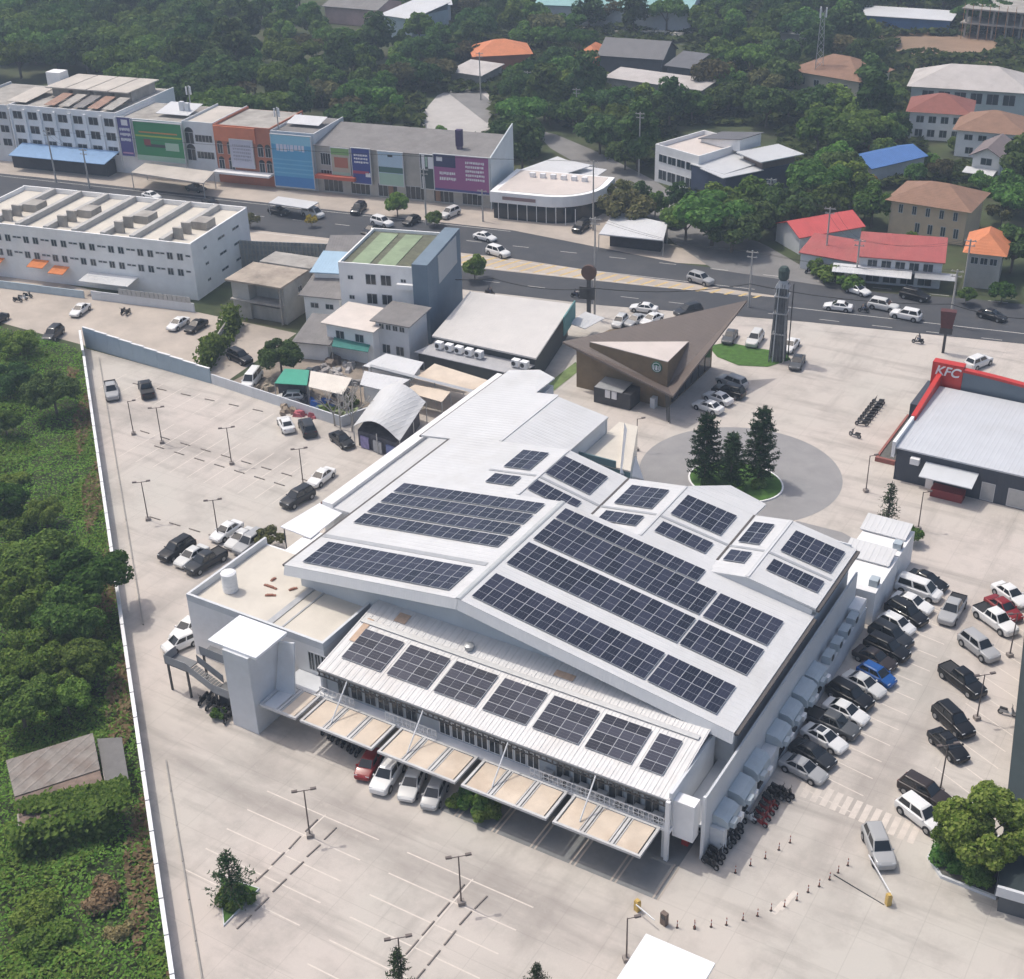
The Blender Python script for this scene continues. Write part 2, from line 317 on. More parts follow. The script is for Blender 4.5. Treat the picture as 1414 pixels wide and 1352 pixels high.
# roundabout
rc = Vector((1.2, 51.6)); R_ = 12.6
sheet('roundabout', [(rc.x+R_*cos(a*pi/36), rc.y+R_*sin(a*pi/36)*.98) for a in range(72)], .012, M_CIRC)
sheet('grey_apron', [(9, 36), (21, 36), (21, 42.5), (17, 44.3), (11.5, 44.2)], .008, M_CIRC)
ic = Vector((1.6, 49.3)); ip = [(ic.x+6.0*cos(a*pi/20), ic.y+4.9*sin(a*pi/20)) for a in range(40)]
isl = thing('island_kerb', 'white kerb ring around the grass island with three tall pines', 'kerb', (ic.x, ic.y, 0))
km = MB()
for i in range(40):
    a, b = ip[i], ip[(i+1)%40]; sc = .965
    a2 = (ic.x+(a[0]-ic.x)*sc, ic.y+(a[1]-ic.y)*sc); b2 = (ic.x+(b[0]-ic.x)*sc, ic.y+(b[1]-ic.y)*sc)
    km.hexa([(*a, .0), (*b, .0), (*b2, .0), (*a2, .0)], [(*a, .16), (*b, .16), (*b2, .16), (*a2, .16)])
km.build('kerb', M_WHITE, isl, world=True)
M_LAWN = mat('lawn', (.055,.13,.018), .35, 1.2, .95, bump=.6, bscale=6)
sheet('island_lawn', [(ic.x+(p[0]-ic.x)*.963, ic.y+(p[1]-ic.y)*.963) for p in ip], .13, M_LAWN)
# ================================================================ the main hall
hall = thing('market_hall', 'large hall with white metal roofs carrying solar panels, canopies along its front', 'building', (0, 0, 0))
ZL = lambda x: 12.9+.137*(x+4.25)
ZR = lambda x: 12.9-.165*(x+4.25)
def zs(f, pts): return [(x, y, f(x)) for x, y in pts]
rl = MB().slab(zs(ZL, [(-25.1,-4),(-4.25,-4),(-4.25,16),(-9.8,16),(-9.8,27.3),(-18.8,27.3),(-18.8,41),(-29.3,41),(-29.3,26.5),(-25.1,26.5)]), .22).build('roof', M_ROOFX, hall)
tag(rl, 'long west slope of the white roof')
MB().slab(zs(ZR, [(-4.245,-4),(23.4,-4),(23.4,16),(-4.245,16)]), .22).build('roof', M_ROOFX, hall)
def gslab(x0, z0, x1, z1, y0, y1): MB().slab([(x0,y0,z0),(x1,y0,z1),(x1,y1,z1),(x0,y1,z0)], .2).build('roof', M_ROOFX, hall)
gslab(-9.795, 12.14, -2.3, 10.5, 16.02, 27.3); gslab(-2.295, 10.5, 4.5, 11.4, 16.02, 27.3); gslab(4.505, 11.4, 12.4, 10.06, 16.02, 27.3)
gslab(12.405, 10.06, 16.4, 10.62, 15.3, 27.3); gslab(16.405, 10.62, 23.5, 9.3, 15.3, 27.3)
MB().slab([(4.5,27.32,11.4),(12.4,27.32,10.06),(12.6,30,10.05),(8.4,30.2,11.1)], .2).build('roof', M_ROOFX, hall)
gslab(-18.795, 10.9, -11.7, 9.75, 27.32, 40.6)
MB().slab([(-29.3,41.02,ZL(-29.3)),(-22.2,41.02,10.2),(-22.2,46.2,10.2),(-25.2,47.6,10.1),(-29.3,46.8,ZL(-29.3))], .2).build('roof', M_ROOFX, hall)
# ridge caps, valley gutters, seams
rg = MB(); rg.hexa([(-4.55,-4,12.9),(-3.95,-4,12.9),(-3.95,16,12.9),(-4.55,16,12.9)], [(-4.4,-4,12.99),(-4.1,-4,12.99),(-4.1,16,12.99),(-4.4,16,12.99)]); rg.build('ridge_cap', mat('ridge_grey', (.45,.47,.48), .08, 1), hall)
for x, z in ((-2.3, 10.5), (12.4, 10.06)): box('gutter', (x-.12, 17.5, z+.02, x+.12, 27.2, z+.06), M_GUT, hall)
for x, z, y0, y1 in ((-9.8,12.14,16.1,27.2),(4.5,11.4,16.1,27.2),(16.4,10.62,15.4,27.2),(-18.8,10.9,27.4,40.8)): box('ridge_cap', (x-.2, y0, z+.0, x+.2, y1, z+.06), M_ROOF, hall)
box('gutter', (-25.45, -3.9, 9.72, -25.12, 26.4, 9.95), M_GUT, hall); box('gutter', (23.42, -3.9, 8.0, 23.75, 15.2, 8.22), M_GUT, hall)
box('gutter', (23.52, 15.35, 8.9, 23.85, 27.2, 9.15), M_GUT, hall); box('gutter', (-29.62, 26.6, 9.1, -29.32, 46.5, 9.3), M_GUT, hall)
# walkway trays between the panel rows
tr = MB()
for x0, z0, x1, z1 in ((-16,11.3,-9.9,12.14),(-9.7,12.13,-2.4,10.53),(-2.2,10.53,4.4,11.4),(4.6,11.39,12.3,10.08),(12.5,10.08,16.3,10.61),(16.5,10.61,23.2,9.36)):
    tr.hexa([(x0,20.35,z0+.01),(x1,20.35,z1+.01),(x1,20.7,z1+.01),(x0,20.7,z0+.01)], [(x0,20.35,z0+.05),(x1,20.35,z1+.05),(x1,20.7,z1+.05),(x0,20.7,z0+.05)])
tr.build('walkway', M_STEEL, hall)
MB().hexa([(-25,2.0,ZL(-25)+.01),(-5,2.0,ZL(-5)+.01),(-5,2.6,ZL(-5)+.01),(-25,2.6,ZL(-25)+.01)], [(-25,2.0,ZL(-25)+.05),(-5,2.0,ZL(-5)+.05),(-5,2.6,ZL(-5)+.05),(-25,2.6,ZL(-25)+.05)]).build('walkway', M_STEEL, hall)
# gable walls and side walls
def gable(y, pts, m, name='wall', t=.25):
    k = MB(); n = len(pts); b = [(x, y, z) for x, z in pts]; c = [(x, y+t, z) for x, z in pts]
    k.face(b); k.face(c[::-1])
    for i in range(n): j = (i+1)%n; k.face([b[j], b[i], c[i], c[j]])
    return k.build(name, m, hall)
gable(-2.4, [(-24.6,0),(22.9,0),(22.9,8.1),(-4.25,12.55),(-24.6,9.8)], mat('blue_grey_cladding', (.58,.62,.65), .05, .5, .55, ribs=('x', .3)))
gable(15.35, [(12.4,8),(23.0,7.9),(23.2,9.05),(16.4,10.4),(12.4,9.85)], M_CLAD)
for a, b in (((-25.1,10.04),(-4.27,12.9)),((-4.23,12.9),(23.4,8.34))):          # sloping verge cladding
    h = 1.05
    MB().hexa([(a[0],-4.3,a[1]-h),(b[0],-4.3,b[1]-h),(b[0],-3.9,b[1]-h),(a[0],-3.9,a[1]-h)], [(a[0],-3.99,a[1]-.02),(b[0],-3.99,b[1]-.02),(b[0],-3.6,b[1]-.02),(a[0],-3.6,a[1]-.02)]).build('verge_board', mat('white_ribbed_cladding', (.68,.69,.70), .05, .5, .5, ribs=('x', .3)), hall)
box('wall', (22.7, -2.1, 0, 22.95, 27.0, 8.0), M_GREYW, hall); box('wall', (-24.6, -2.1, 0, -24.35, 27.0, 9.6), M_GREYW, hall)
box('wall', (22.72, 15.7, 8.01, 22.97, 27.0, 9.0), M_CLAD, hall); box('wall', (-12.2, 27.1, 0, 22.9, 27.25, 9.7), M_GREYW, hall)
box('wall', (-12.2, 27.3, 0, -11.95, 40.4, 9.4), M_GREYW, hall); box('wall', (-29.0, 40.75, 0, -12.0, 40.95, 9.2), M_GREYW, hall); box('wall', (-29.0, 41.1, 0, -22.4, 46.2, 9.1), M_GREYW, hall)
# west corridor: flat roof with raised outer parapet
box('corridor_roof', (-33.5, 14.2, 0, -25.5, 40.5, 4.75), M_ROOF, hall); box('parapet', (-35.0, 14.2, 0, -33.52, 53.0, 5.2), M_WHITE, hall)
box('gutter', (-35.25, 14.2, 4.75, -35.02, 53.0, 4.95), mat('rust_red_gutter', (.16,.09,.07), .2, 2), hall)
# low flat-roofed block at the front left corner
lb = MB(); X0, X1, Y0, Y1 = -33.2, -15.9, -10.05, 2.2
lb.box(X0, Y0, 0, X1, Y1, 6.7); lb.build('wall', M_WHITE, hall)
box('flat_roof', (X0+.3, Y0+.3, 6.701, X1-.3, Y1-.3, 6.76), M_BEIGE, hall)
pm = MB(); pm.box(X0, Y0, 6.702, X1, Y0+.28, 7.5).box(X0, Y0+.28, 6.702, X0+.28, Y1, 7.5).box(X1-.28, Y0+.28, 6.702, X1, Y1, 7.5); pm.build('parapet', M_GREYW, hall)
box('roof_channel', (-23.6, -9.6, 6.762, -22.9, -2, 6.86), M_STEEL, hall); box('roof_channel', (-21.8, -9.6, 6.762, -21.6, -2, 6.84), M_STEEL, hall)
box('wall', (-33.2, 2.21, 0, -25.5, 9.85, 4.2), M_WHITE, hall)
tk = thing('water_tank', 'white ribbed cylindrical tank standing on the flat roof by the parapet corner', 'tank', (-30.4, -6.6, 6.76))
t = MB()
for i in range(5): t.tube((0,0,.05+i*.42), (0,0,.05+i*.42+.38), .78, 16).tube((0,0,.05+i*.42+.38), (0,0,.05+(i+1)*.42), .73, 16)
t.build('body', M_WHITE, tk); MB().tube((0,0,2.15), (0,0,2.3), .8, 16, .55).build('lid', M_WHITE, tk)
for i, (x, y, l_) in enumerate(((-27.2,-4.2,1.6),(-26.2,-5.4,1.1),(-24.9,-3.4,.9),(-27.8,-3,.7))):
    tag(MB().box(-l_/2,-.12,0,l_/2,.12,.12).box(-l_/3,-.12,.12,l_/4,.1,.2).build('scrap_timber', mat('red_timber', (.28,.12,.08), .3, 3)), ('longest', 'middle', 'short', 'shortest')[i]+' reddish offcut of timber lying on the flat roof', 'timber', 'offcuts on the flat roof')
    bpy.data.objects[-1] if False else None
    o = COL.objects[-1]; o.location = (x, y, 6.765); o.rotation_euler = (0, 0, .5*i)
# stair tower with white slab roof
box('tower', (-22.3, -16.8, 0, -19.2, -12.3, 8.93), M_GREYW, hall); box('tower_roof', (-24.2, -16.55, 8.94, -18.4, -12.0, 9.2), mat('bright_white_slab', (.80,.81,.83), .02, .4, .4), hall)
MB().hexa([(-19.0,-13.9,3.4),(-17.0,-13.6,3.4),(-17.0,-13.4,3.4),(-19.0,-13.7,3.4)], [(-19.1,-12.6,8.2),(-17.5,-12.3,8.4),(-17.5,-12.1,8.4),(-19.1,-12.4,8.2)]).build('leaning_sheet', M_GREYW, hall)
for i in range(8): window(hall, -18.4+i*.78+.9, -10.07, 4.9, .72, 2.2, '-y', M_ALU, M_DGLASS)
# ---- lean-to along the front
LZ = lambda y: 6.55+.178*(y+12.3)
MB().slab([(-14.9,-12.35,LZ(-12.35)),(21.35,-12.35,LZ(-12.35)),(21.35,-2.42,LZ(-2.42)),(-14.9,-2.42,LZ(-2.42))], .16).build('lean_to_roof', M_ROOFL, hall)
rb = MB()
for i in range(48):
    x = -14.75+i*.765; rb.hexa([(x-.05,-12.33,LZ(-12.33)),(x+.05,-12.33,LZ(-12.33)),(x+.05,-2.5,LZ(-2.5)),(x-.05,-2.5,LZ(-2.5))], [(x-.025,-12.33,LZ(-12.33)+.045),(x+.025,-12.33,LZ(-12.33)+.045),(x+.025,-2.5,LZ(-2.5)+.045),(x-.025,-2.5,LZ(-2.5)+.045)])
o = rb.build('roof_ribs', M_ROOFL, hall); o['kind'] = 'stuff'
MB().hexa([(-14.6,-5.75,LZ(-5.75)+.08),(20.9,-5.75,LZ(-5.75)+.08),(20.9,-5.25,LZ(-5.25)+.08),(-14.6,-5.25,LZ(-5.25)+.08)], [(-14.6,-5.75,LZ(-5.75)+.17),(20.9,-5.75,LZ(-5.75)+.17),(20.9,-5.25,LZ(-5.25)+.17),(-14.6,-5.25,LZ(-5.25)+.17)]).build('walkway', M_STEEL, hall)
for x, y in ((-2.9,-4.5),): MB().tube((x,y,LZ(y)), (x,y,LZ(y)+.5), .42, 14, .5).tube((x,y,LZ(y)+.5), (x,y,LZ(y)+.62), .5, 14, .2).build('roof_vent', M_STEEL, hall)
for x, y, w_, d_ in ((-11.7,-4.3,1.3,1.2),(-14.2,-8.2,.7,3.2),(5.9,-4.2,2.0,.7)):
    MB().slab([(x,y,LZ(y)+.09),(x+w_,y,LZ(y)+.09),(x+w_,y+d_,LZ(y+d_)+.09),(x,y+d_,LZ(y+d_)+.09)], .02).build('roof_patch', mat('faded_orange_sheet', (.50,.36,.26), .2, 1.5), hall)
# eave lattice: dark beam with pale blocks
box('eave_beam', (-14.8, -12.46, 5.78, 21.25, -12.36, 5.86), M_DSTEEL, hall); box('eave_beam', (-14.8, -12.46, 6.24, 21.25, -12.36, 6.32), M_DSTEEL, hall)
em = MB().box(0, 0, 0, .14, .08, .376).mesh('eave_stud', M_DSTEEL)
for i in range(62): link('eave_stud', em, hall, (-14.7+i*.583, -12.45, 5.862))
# first floor behind, balcony slab, ground floor
box('wall', (-14.6, -11.55, 3.45, 21.2, -11.35, 6.55), mat('blue_grey_upper_wall', (.36,.39,.42), .1, .6, .7), hall); box('balcony_slab', (-15.2, -12.5, 3.12, 21.6, -9.4, 3.42), M_WHITE, hall)
box('wall', (21.22, -12.1, 3.45, 21.5, -3.4, 7.1), M_GREYW, hall); box('wall', (-14.95, -12.0, 0, -14.72, -9.4, 6.0), M_GREYW, hall)
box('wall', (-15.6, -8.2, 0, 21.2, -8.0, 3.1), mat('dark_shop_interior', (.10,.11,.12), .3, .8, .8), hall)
for i in range(9):
    x = -13.4+i*4.3; box('column', (x-.2, -12.35, 0, x+.2, -11.95, 3.1), M_GREYW, hall)
    window(hall, x+2.15, -8.22, 1.5, 3.3, 2.6, '-y', M_ALU, M_DGLASS, 'shop_window', 2)
for i in range(6): window(hall, -12.6+i*1.55, -11.56, 4.5, 1.35, 1.6, '-y', mat('frame_grey', (.3,.32,.33), .05), M_DGLASS)
for i in range(8): window(hall, -1.2+i*1.32, -11.56, 4.45, 1.2, 1.7, '-y', mat('frame_white', (.7,.7,.7), .05), M_DGLASS)
for i in range(6): window(hall, 11.0+i*1.7, -11.56, 4.5, 1.4, 1.6, '-y', mat('frame_grey', (.3,.32,.33), .05), M_DGLASS)
M_WSTEEL = mat('white_steel', (.72,.73,.74), .04, 1, .4)
def railing(x0, x1, y, z):
    r = MB(); r.box(x0, y, z+.98, x1, y+.07, z+1.06).box(x0, y, z+.1, x1, y+.05, z+.16).box(x0, y, z+.52, x1, y+.05, z+.57)
    n = int((x1-x0)/.45)
    for i in range(n+1): xx = x0+(x1-x0)*i/n; r.box(xx-.025, y+.003, z, xx+.025, y+.045, z+.98)
    for i in range(n): xx = x0+(x1-x0)*i/n; xb = x0+(x1-x0)*(i+1)/n; r.tube((xx,y+.02,z+.16), (xb,y+.02,z+.52), .018, 4); r.tube((xx,y+.02,z+.98), (xb,y+.02,z+.57), .018, 4)
    r.build('railing', M_WSTEEL, hall)
railing(8.2, 21.4, -12.45, 3.42); railing(-14.8, -10.8, -12.45, 3.42); railing(-7.2, -1.6, -12.45, 3.42)
for i in range(7): box('condenser', (9.3+i*1.75, -12.3, 3.43, 10.2+i*1.75, -11.75, 4.35), M_STEEL, hall); MB().tube((9.75+i*1.75,-12.3,3.9), (9.75+i*1.75,-12.34,3.9), .33, 12).build('fan', M_DSTEEL, hall)
box('fire_cabinet', (21.7, -10.2, 0, 22.3, -9.7, 1.5), mat('fire_red', (.42,.03,.03), .1, 2), hall)
# ---- canopy: five segments of beige awning panels between white beams
SEG = [(-19.0,-14.7), (-14.2,-6.0), (-5.4,2.9), (3.5,12.0), (12.6,20.75)]
for si, (a, b) in enumerate(SEG):
    npn = 2 if si == 0 else 3; cv = MB(); yf, yb, z = -16.35, -12.52, 3.22
    cv.box(a, yf, z, b, yf+.22, z+.24).box(a, yb-.2, z, b, yb, z+.24)
    w_ = (b-a)/npn
    for k in range(npn+1):
        xx = a+k*w_; xx = min(max(xx, a+.12), b-.12); cv.box(xx-.12, yf+.222, z+.0, xx+.12, yb-.202, z+.22)
        if 0 < k < npn: cv.box(xx-.34, yf+.222, z+.002, xx-.24, yb-.202, z+.2).box(xx+.24, yf+.222, z+.002, xx+.34, yb-.202, z+.2)
    c = cv.build('canopy_frame', mat('weathered_white_steel', (.56,.56,.555), .12, .8, .6, dirt=.6, dirtcol=(.36,.34,.32)), hall)
    for k in range(npn):
        xx = a+k*w_; m_ = M_AWN if not (si == 0 and k == 0) else M_GREYW
        MB().box(xx+.38, yf+.26, z+.13, xx+w_-.38, yb-.24, z+.18).build('awning_panel', m_, c)
box('canopy_slab', (-19.2, -16.0, 3.2, -15.5, -10.1, 3.32), M_GREYW, hall)
for x in (-11.4, -2.9, 6.0, 14.6): MB().tube((x,-15.2,3.45), (x,-12.4,6.3), .07, 8).build('stay_rod', M_WSTEEL, hall)
# shaded parking bays below the canopy
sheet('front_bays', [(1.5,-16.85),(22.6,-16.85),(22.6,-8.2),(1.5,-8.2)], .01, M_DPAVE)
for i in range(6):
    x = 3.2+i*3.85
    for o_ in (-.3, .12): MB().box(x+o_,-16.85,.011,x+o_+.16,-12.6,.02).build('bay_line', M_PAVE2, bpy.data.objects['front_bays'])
# east side: terrace with a screen wall, lower wall and curved plastic covers
box('terrace', (21.5, -10.6, 3.1, 23.7, 15.2, 3.4), M_GREYW, hall); box('wall', (23.75, -10.7, 0, 23.95, 27.0, 6.75), M_CLAD, hall)
box('wall', (21.52, -11.9, 2.4, 23.4, -10.75, 6.3), M_WHITE, hall); box('post', (21.15, -12.62, 0, 21.5, -12.3, 6.5), M_WHITE, hall); box('post', (23.72, -11.0, 0, 23.98, -10.74, 6.9), M_WSTEEL, hall)
box('wall', (23.96, -9.6, 0, 25.2, 27.4, 2.6), M_GREYW, hall)
def hood(y0, y1, x1=25.6, h=1.15, z0=2.62):
    k = MB(); n = 8; pr = [(23.97,z0),(23.97,z0+h),(x1-.55,z0+h*.86),(x1-.12,z0+h*.58),(x1,z0)]
    f = [(x, y0, z) for x, z in pr]; g_ = [(x, y1, z) for x, z in pr]; k.face(f); k.face(g_[::-1])
    for i in range(len(pr)): j = (i+1)%len(pr); k.face([f[j], f[i], g_[i], g_[j]])
    k.box(x1-.05, y0+.3, z0, x1+.35, y0+1.2, z0+.55)
    k.build('plastic_cover', M_PLAST, hall)
for i, y in enumerate((-9.2, -6.0, -2.6, 2.6, 5.8, 9.0, 12.4)):
    hood(y, y+2.5+.15*(i % 3), 25.45+.15*(i % 2), 1.05+.12*(i % 3)); box('window', (25.19, y+.4, 1.0, 25.24, y+1.9, 2.1), M_DGLASS, hall)
    box('condenser', (25.22, y+2.0, 1.9, 25.75, y+2.7, 2.5), M_WHITE, hall)
for i, y in enumerate((16.2, 18.6, 21.0, 23.4)):
    box('condenser', (24.3, y, 2.61, 25.2, y+1.5, 3.5), M_PLAST, hall); MB().tube((25.2,y+.75,3.05), (25.24,y+.75,3.05), .36, 14).build('fan', M_DSTEEL, hall)
# white annex boxes behind the east wall
ax = thing('annex', 'white flat-roofed annex boxes at the far east corner of the hall', 'building', (23, 35, 0))
for y0, y1, z in ((36.2,41.9,4.0),(28.2,36.0,4.0)):
    MB().box(20.6,y0,0,25.7,y1,z).build('wall', M_WHITE, ax, world=True)
    MB().slab([(20.3,y1-2.6,z+.25),(25.4,y1-2.6,z+.25),(25.4,y1+.1,z+.85),(20.3,y1+.1,z+.85)], .12).build('awning', M_ROOF, ax, world=True)
    MB().box(24.6,y0+1,z+.01,25.5,y0+2,z+.8).build('condenser', M_PLAST, ax, world=True); MB().tube((25.5,y0+1.5,z+.42),(25.54,y0+1.5,z+.42),.32,14).build('fan', M_DSTEEL, ax, world=True)
MB().box(23.97,24.9,2.62,25.1,27.3,3.7).build('wall', M_WHITE, ax, world=True)
# glazed prow behind the roofs
pw = thing('entrance_prow', 'pointed white wedge wall with teal glass at the back of the hall', 'canopy', (-6, 31, 0))
D4 = [(-11.9,33.6),(-5.2,33.6),(-9.4,44.0),(-11.9,44.0)]
MB().prism(D4, 0, 7.3).build('glass_wall', glassmat('teal_glass', (.13,.22,.23), .15), pw, world=True)
MB().prism(D4, 7.301, 7.5).build('deck', M_BEIGE, pw, world=True)
ap, bl, brr = P(862.4,583.4,8.2), P(856,653,7.9), P(889,662,2.6)
MB().slab([ap, bl, brr], .3).build('wedge', mat('bright_white_slab', (.80,.81,.83), .02, .4, .4), pw, world=True)
MB().face([ap, bl, Vector((bl.x,bl.y,0)), Vector((ap.x,ap.y,0))]).face([bl, brr, Vector((brr.x,brr.y,0)), Vector((bl.x,bl.y,0))]).build('wedge_side', M_GREYW, pw, world=True)
MB().box(-11.85,33.4,7.51,-7,33.55,8.4).build('glass_parapet', glassmat('teal_glass', (.13,.22,.23), .15), pw, world=True)
# ================================================================ solar arrays
def panel_mesh(w, h, land):
    k = MB(); t = .04; k.idx(0).box(-w/2,-h/2,0,w/2,h/2,t); f = .022
    cells = ((-w/2+f, -h/2+f, -.012, h/2-f), (.012, -h/2+f, w/2-f, h/2-f)) if land else ((-w/2+f, -h/2+f, w/2-f, -.012), (-w/2+f, .012, w/2-f, h/2-f))
    k.idx(1)
    for x0, y0, x1, y1 in cells: k.face([(x0,y0,t+.004),(x1,y0,t+.004),(x1,y1,t+.004),(x0,y1,t+.004)])
    k.idx(2)
    for x0, y0, x1, y1 in cells:
        for i in (1, 2):
            if land: yy = y0+(y1-y0)*i/3; k.face([(x0,yy-.006,t+.006),(x1,yy-.006,t+.006),(x1,yy+.006,t+.006),(x0,yy+.006,t+.006)])
            else: xx = x0+(x1-x0)*i/3; k.face([(xx-.006,y0,t+.006),(xx+.006,y0,t+.006),(xx+.006,y1,t+.006),(xx-.006,y1,t+.006)])
    return k.mesh('solar_panel', [M_PFRAME, M_PANEL, M_PLINE])
PMESH = {}
def array(label, f, axis, slope, blocks, land=False):
    """f gives roof height along axis; blocks = (x0, x1, ncol, y0, y1, nrow)"""
    x0, x1, n, y0, y1, r = blocks[0]; base = ((x0+x1)/2, (y0+y1)/2)
    zc = f(base[0]) if axis == 'x' else f(base[1])
    a = thing('solar_array', label, 'solar panels', (*base, zc), 0, 'solar arrays on the hall roofs')
    ang = math.atan(slope); rails = MB()
    for x0, x1, n, y0, y1, r in blocks:
        pw_, ph = (x1-x0)/n, (y1-y0)/r; key = (round(pw_, 2), round(ph, 2), land, abs(slope) > 0)
        sx = 1/cos(ang) if axis == 'x' else 1; sy = 1/cos(ang) if axis == 'y' else 1
        if key not in PMESH: PMESH[key] = panel_mesh(pw_*sx-.025, ph*sy-.03, land)
        for j in range(r):
            yy = y0+ph*(j+.5)
            for i in range(n):
                xx = x0+pw_*(i+.5); z = f(xx) if axis == 'x' else f(yy)
                o = link('solar_panel', PMESH[key], a, (xx-base[0], yy-base[1], z+.13-zc)); o.rotation_euler = (0, -ang, 0) if axis == 'x' else (ang, 0, 0)
            for q in (.22, .78):
                yr = y0+ph*(j+q)
                A_, B_ = ((x0, f(x0)), (x1, f(x1))) if axis == 'x' else ((x0, f(yr)), (x1, f(yr)))
                rails.hexa([(A_[0]-base[0],yr-.03-base[1],A_[1]-zc+.02),(B_[0]-base[0],yr-.03-base[1],B_[1]-zc+.02),(B_[0]-base[0],yr+.03-base[1],B_[1]-zc+.02),(A_[0]-base[0],yr+.03-base[1],A_[1]-zc+.02)],
                           [(A_[0]-base[0],yr-.03-base[1],A_[1]-zc+.12),(B_[0]-base[0],yr-.03-base[1],B_[1]-zc+.12),(B_[0]-base[0],yr+.03-base[1],B_[1]-zc+.12),(A_[0]-base[0],yr+.03-base[1],A_[1]-zc+.12)])
    rails.build('mounting_rails', M_STEEL, a)
lin = lambda z0, x0, s: (lambda x: z0+s*(x-x0))
for k, (lo, w_) in enumerate(((12.75,'farthest'),(10.33,'second farthest'),(7.9,'third'),(5.45,'nearest'))):
    array('long single row of panels, '+w_+' of the four grouped rows on the west slope', ZL, 'x', .137, [(-23.55,-5.7,16,lo,lo+2.1,1)])
array('two joined rows of panels along the front edge of the west roof slope', ZL, 'x', .137, [(-23.5,-5.85,16,-3.1,1.2,2)])
array('uppermost block of panels three rows deep on the wide east slope', ZR, 'x', -.165, [(-3.4,12.3,14,12.85,14.98,1),(-3.4,14.55,16,8.3,12.6,2),(14.9,21.4,6,8.3,12.6,2)])
array('middle two-row band of panels across the wide east slope', ZR, 'x', -.165, [(-3.45,14.6,16,3.3,7.6,2),(14.85,21.45,6,3.3,7.6,2)])
array('lowest two-row band of panels along the front edge of the east slope', ZR, 'x', -.165, [(-3.4,14.4,16,-3.0,1.35,2),(14.65,21.3,6,-3.0,1.35,2)])
for nm, f, s, x0, x1, n in (('west side of the leftmost rear gable', ZL, .137, -14.75, -11.4, 3), ('east side of the leftmost rear gable', lin(12.14,-9.8,-.219), -.219, -9.45, -4.05, 5),
        ('west side of the middle rear gable', lin(10.5,-2.3,.132), .132, -1.15, 3.3, 4), ('east side of the middle rear gable', lin(11.4,4.5,-.17), -.17, 5.4, 11.05, 5),
        ('west side of the rightmost rear gable', lin(10.06,12.4,.14), .14, 12.95, 15.2, 2), ('east side of the rightmost rear gable', lin(10.62,16.4,-.186), -.186, 17.45, 22.78, 5)):
    array('two-row panel block on the '+nm, f, 'x', s, [(x0,x1,n,21.4,25.75,2)])
    array('single short row of panels on the '+nm, f, 'x', s, [(x0,x1,n,17.55,19.7,1)])
for i, (x0, x1) in enumerate(((-13.5,-8.98),(-8.3,-3.77),(-3.12,1.43),(2.1,6.62),(7.25,11.83),(12.42,16.9))):
    array(('first','second','third','fourth','fifth','sixth')[i]+' square panel block from the left on the lean-to front roof', LZ, 'y', .178, [(x0,x1,2,-10.42,-6.35,4)], True)
array('narrow last panel block at the right end of the lean-to roof', LZ, 'y', .178, [(17.6,19.8,1,-10.42,-6.4,4)], True)
# ================================================================ neighbouring buildings
def HG(base, top):                                   # height of a point above a ground pixel from its own pixel
    p = P(*base); d = ray(*top); o = Vector((CX, CY, CH))
    t = ((p-o).x*d.x+(p-o).y*d.y)/(d.x*d.x+d.y*d.y); return CH+d.z*t
M_OLD = mat('stained_concrete', (.36,.34,.31), .22, .5, .9, dirt=.7, dirtcol=(.16,.14,.12), streak=.2)
M_OFFW = mat('off_white_render', (.84,.84,.835), .05, .6, .8, dirt=.4, dirtcol=(.64,.63,.61), streak=.25)
M_BLUEG = mat('blue_grey_render', (.15,.205,.26), .08, .5, .75)
M_CEM = mat('grey_cement_roof', (.21,.20,.195), .15, .6, .9, dirt=.5, dirtcol=(.13,.12,.115), ribs=('x', .45))
M_TILEB = mat('brown_roof_tiles', (.26,.15,.10), .16, .8, .85, dirt=.4, dirtcol=(.18,.11,.08), ribs=('y', .4))
M_TILER = mat('red_brown_roof_tiles', (.24,.085,.065), .15, .8, .8, ribs=('y', .4))
M_RED = mat('red_metal_roof', (.56,.09,.085), .1, .5, .6, ribs=('x', .5))
M_MAROON = mat('maroon_metal_roof', (.36,.08,.075), .12, .5, .65, ribs=('x', .5), dirt=.4, dirtcol=(.33,.14,.11))
M_ORANGE = mat('orange_roof_tiles', (.58,.20,.085), .12, .7, .75, ribs=('y', .45))
M_BLUER = mat('blue_metal_roof', (.07,.17,.42), .1, .6, .5, ribs=('x', .5))
M_DARKR = mat('dark_grey_metal_roof', (.115,.115,.125), .12, .5, .6, ribs=('x', .5))
M_TEALR = mat('pale_teal_roof', (.24,.42,.42), .1, .4, .6, ribs=('x', .7))
M_TAN = mat('tan_render', (.60,.47,.32), .1, .5, .85)
M_GREENR = mat('green_painted_roof', (.25,.32,.20), .15, .6, .85, dirt=.5, dirtcol=(.14,.16,.11))
M_MOSS = mat('mossy_concrete', (.12,.125,.085), .3, .9, .95)
def frame(pl, pr_, z):
    a = P(*pl, z); b = P(*pr_, z); d = b-a; return a, d.length, atan2(d.y, d.x)
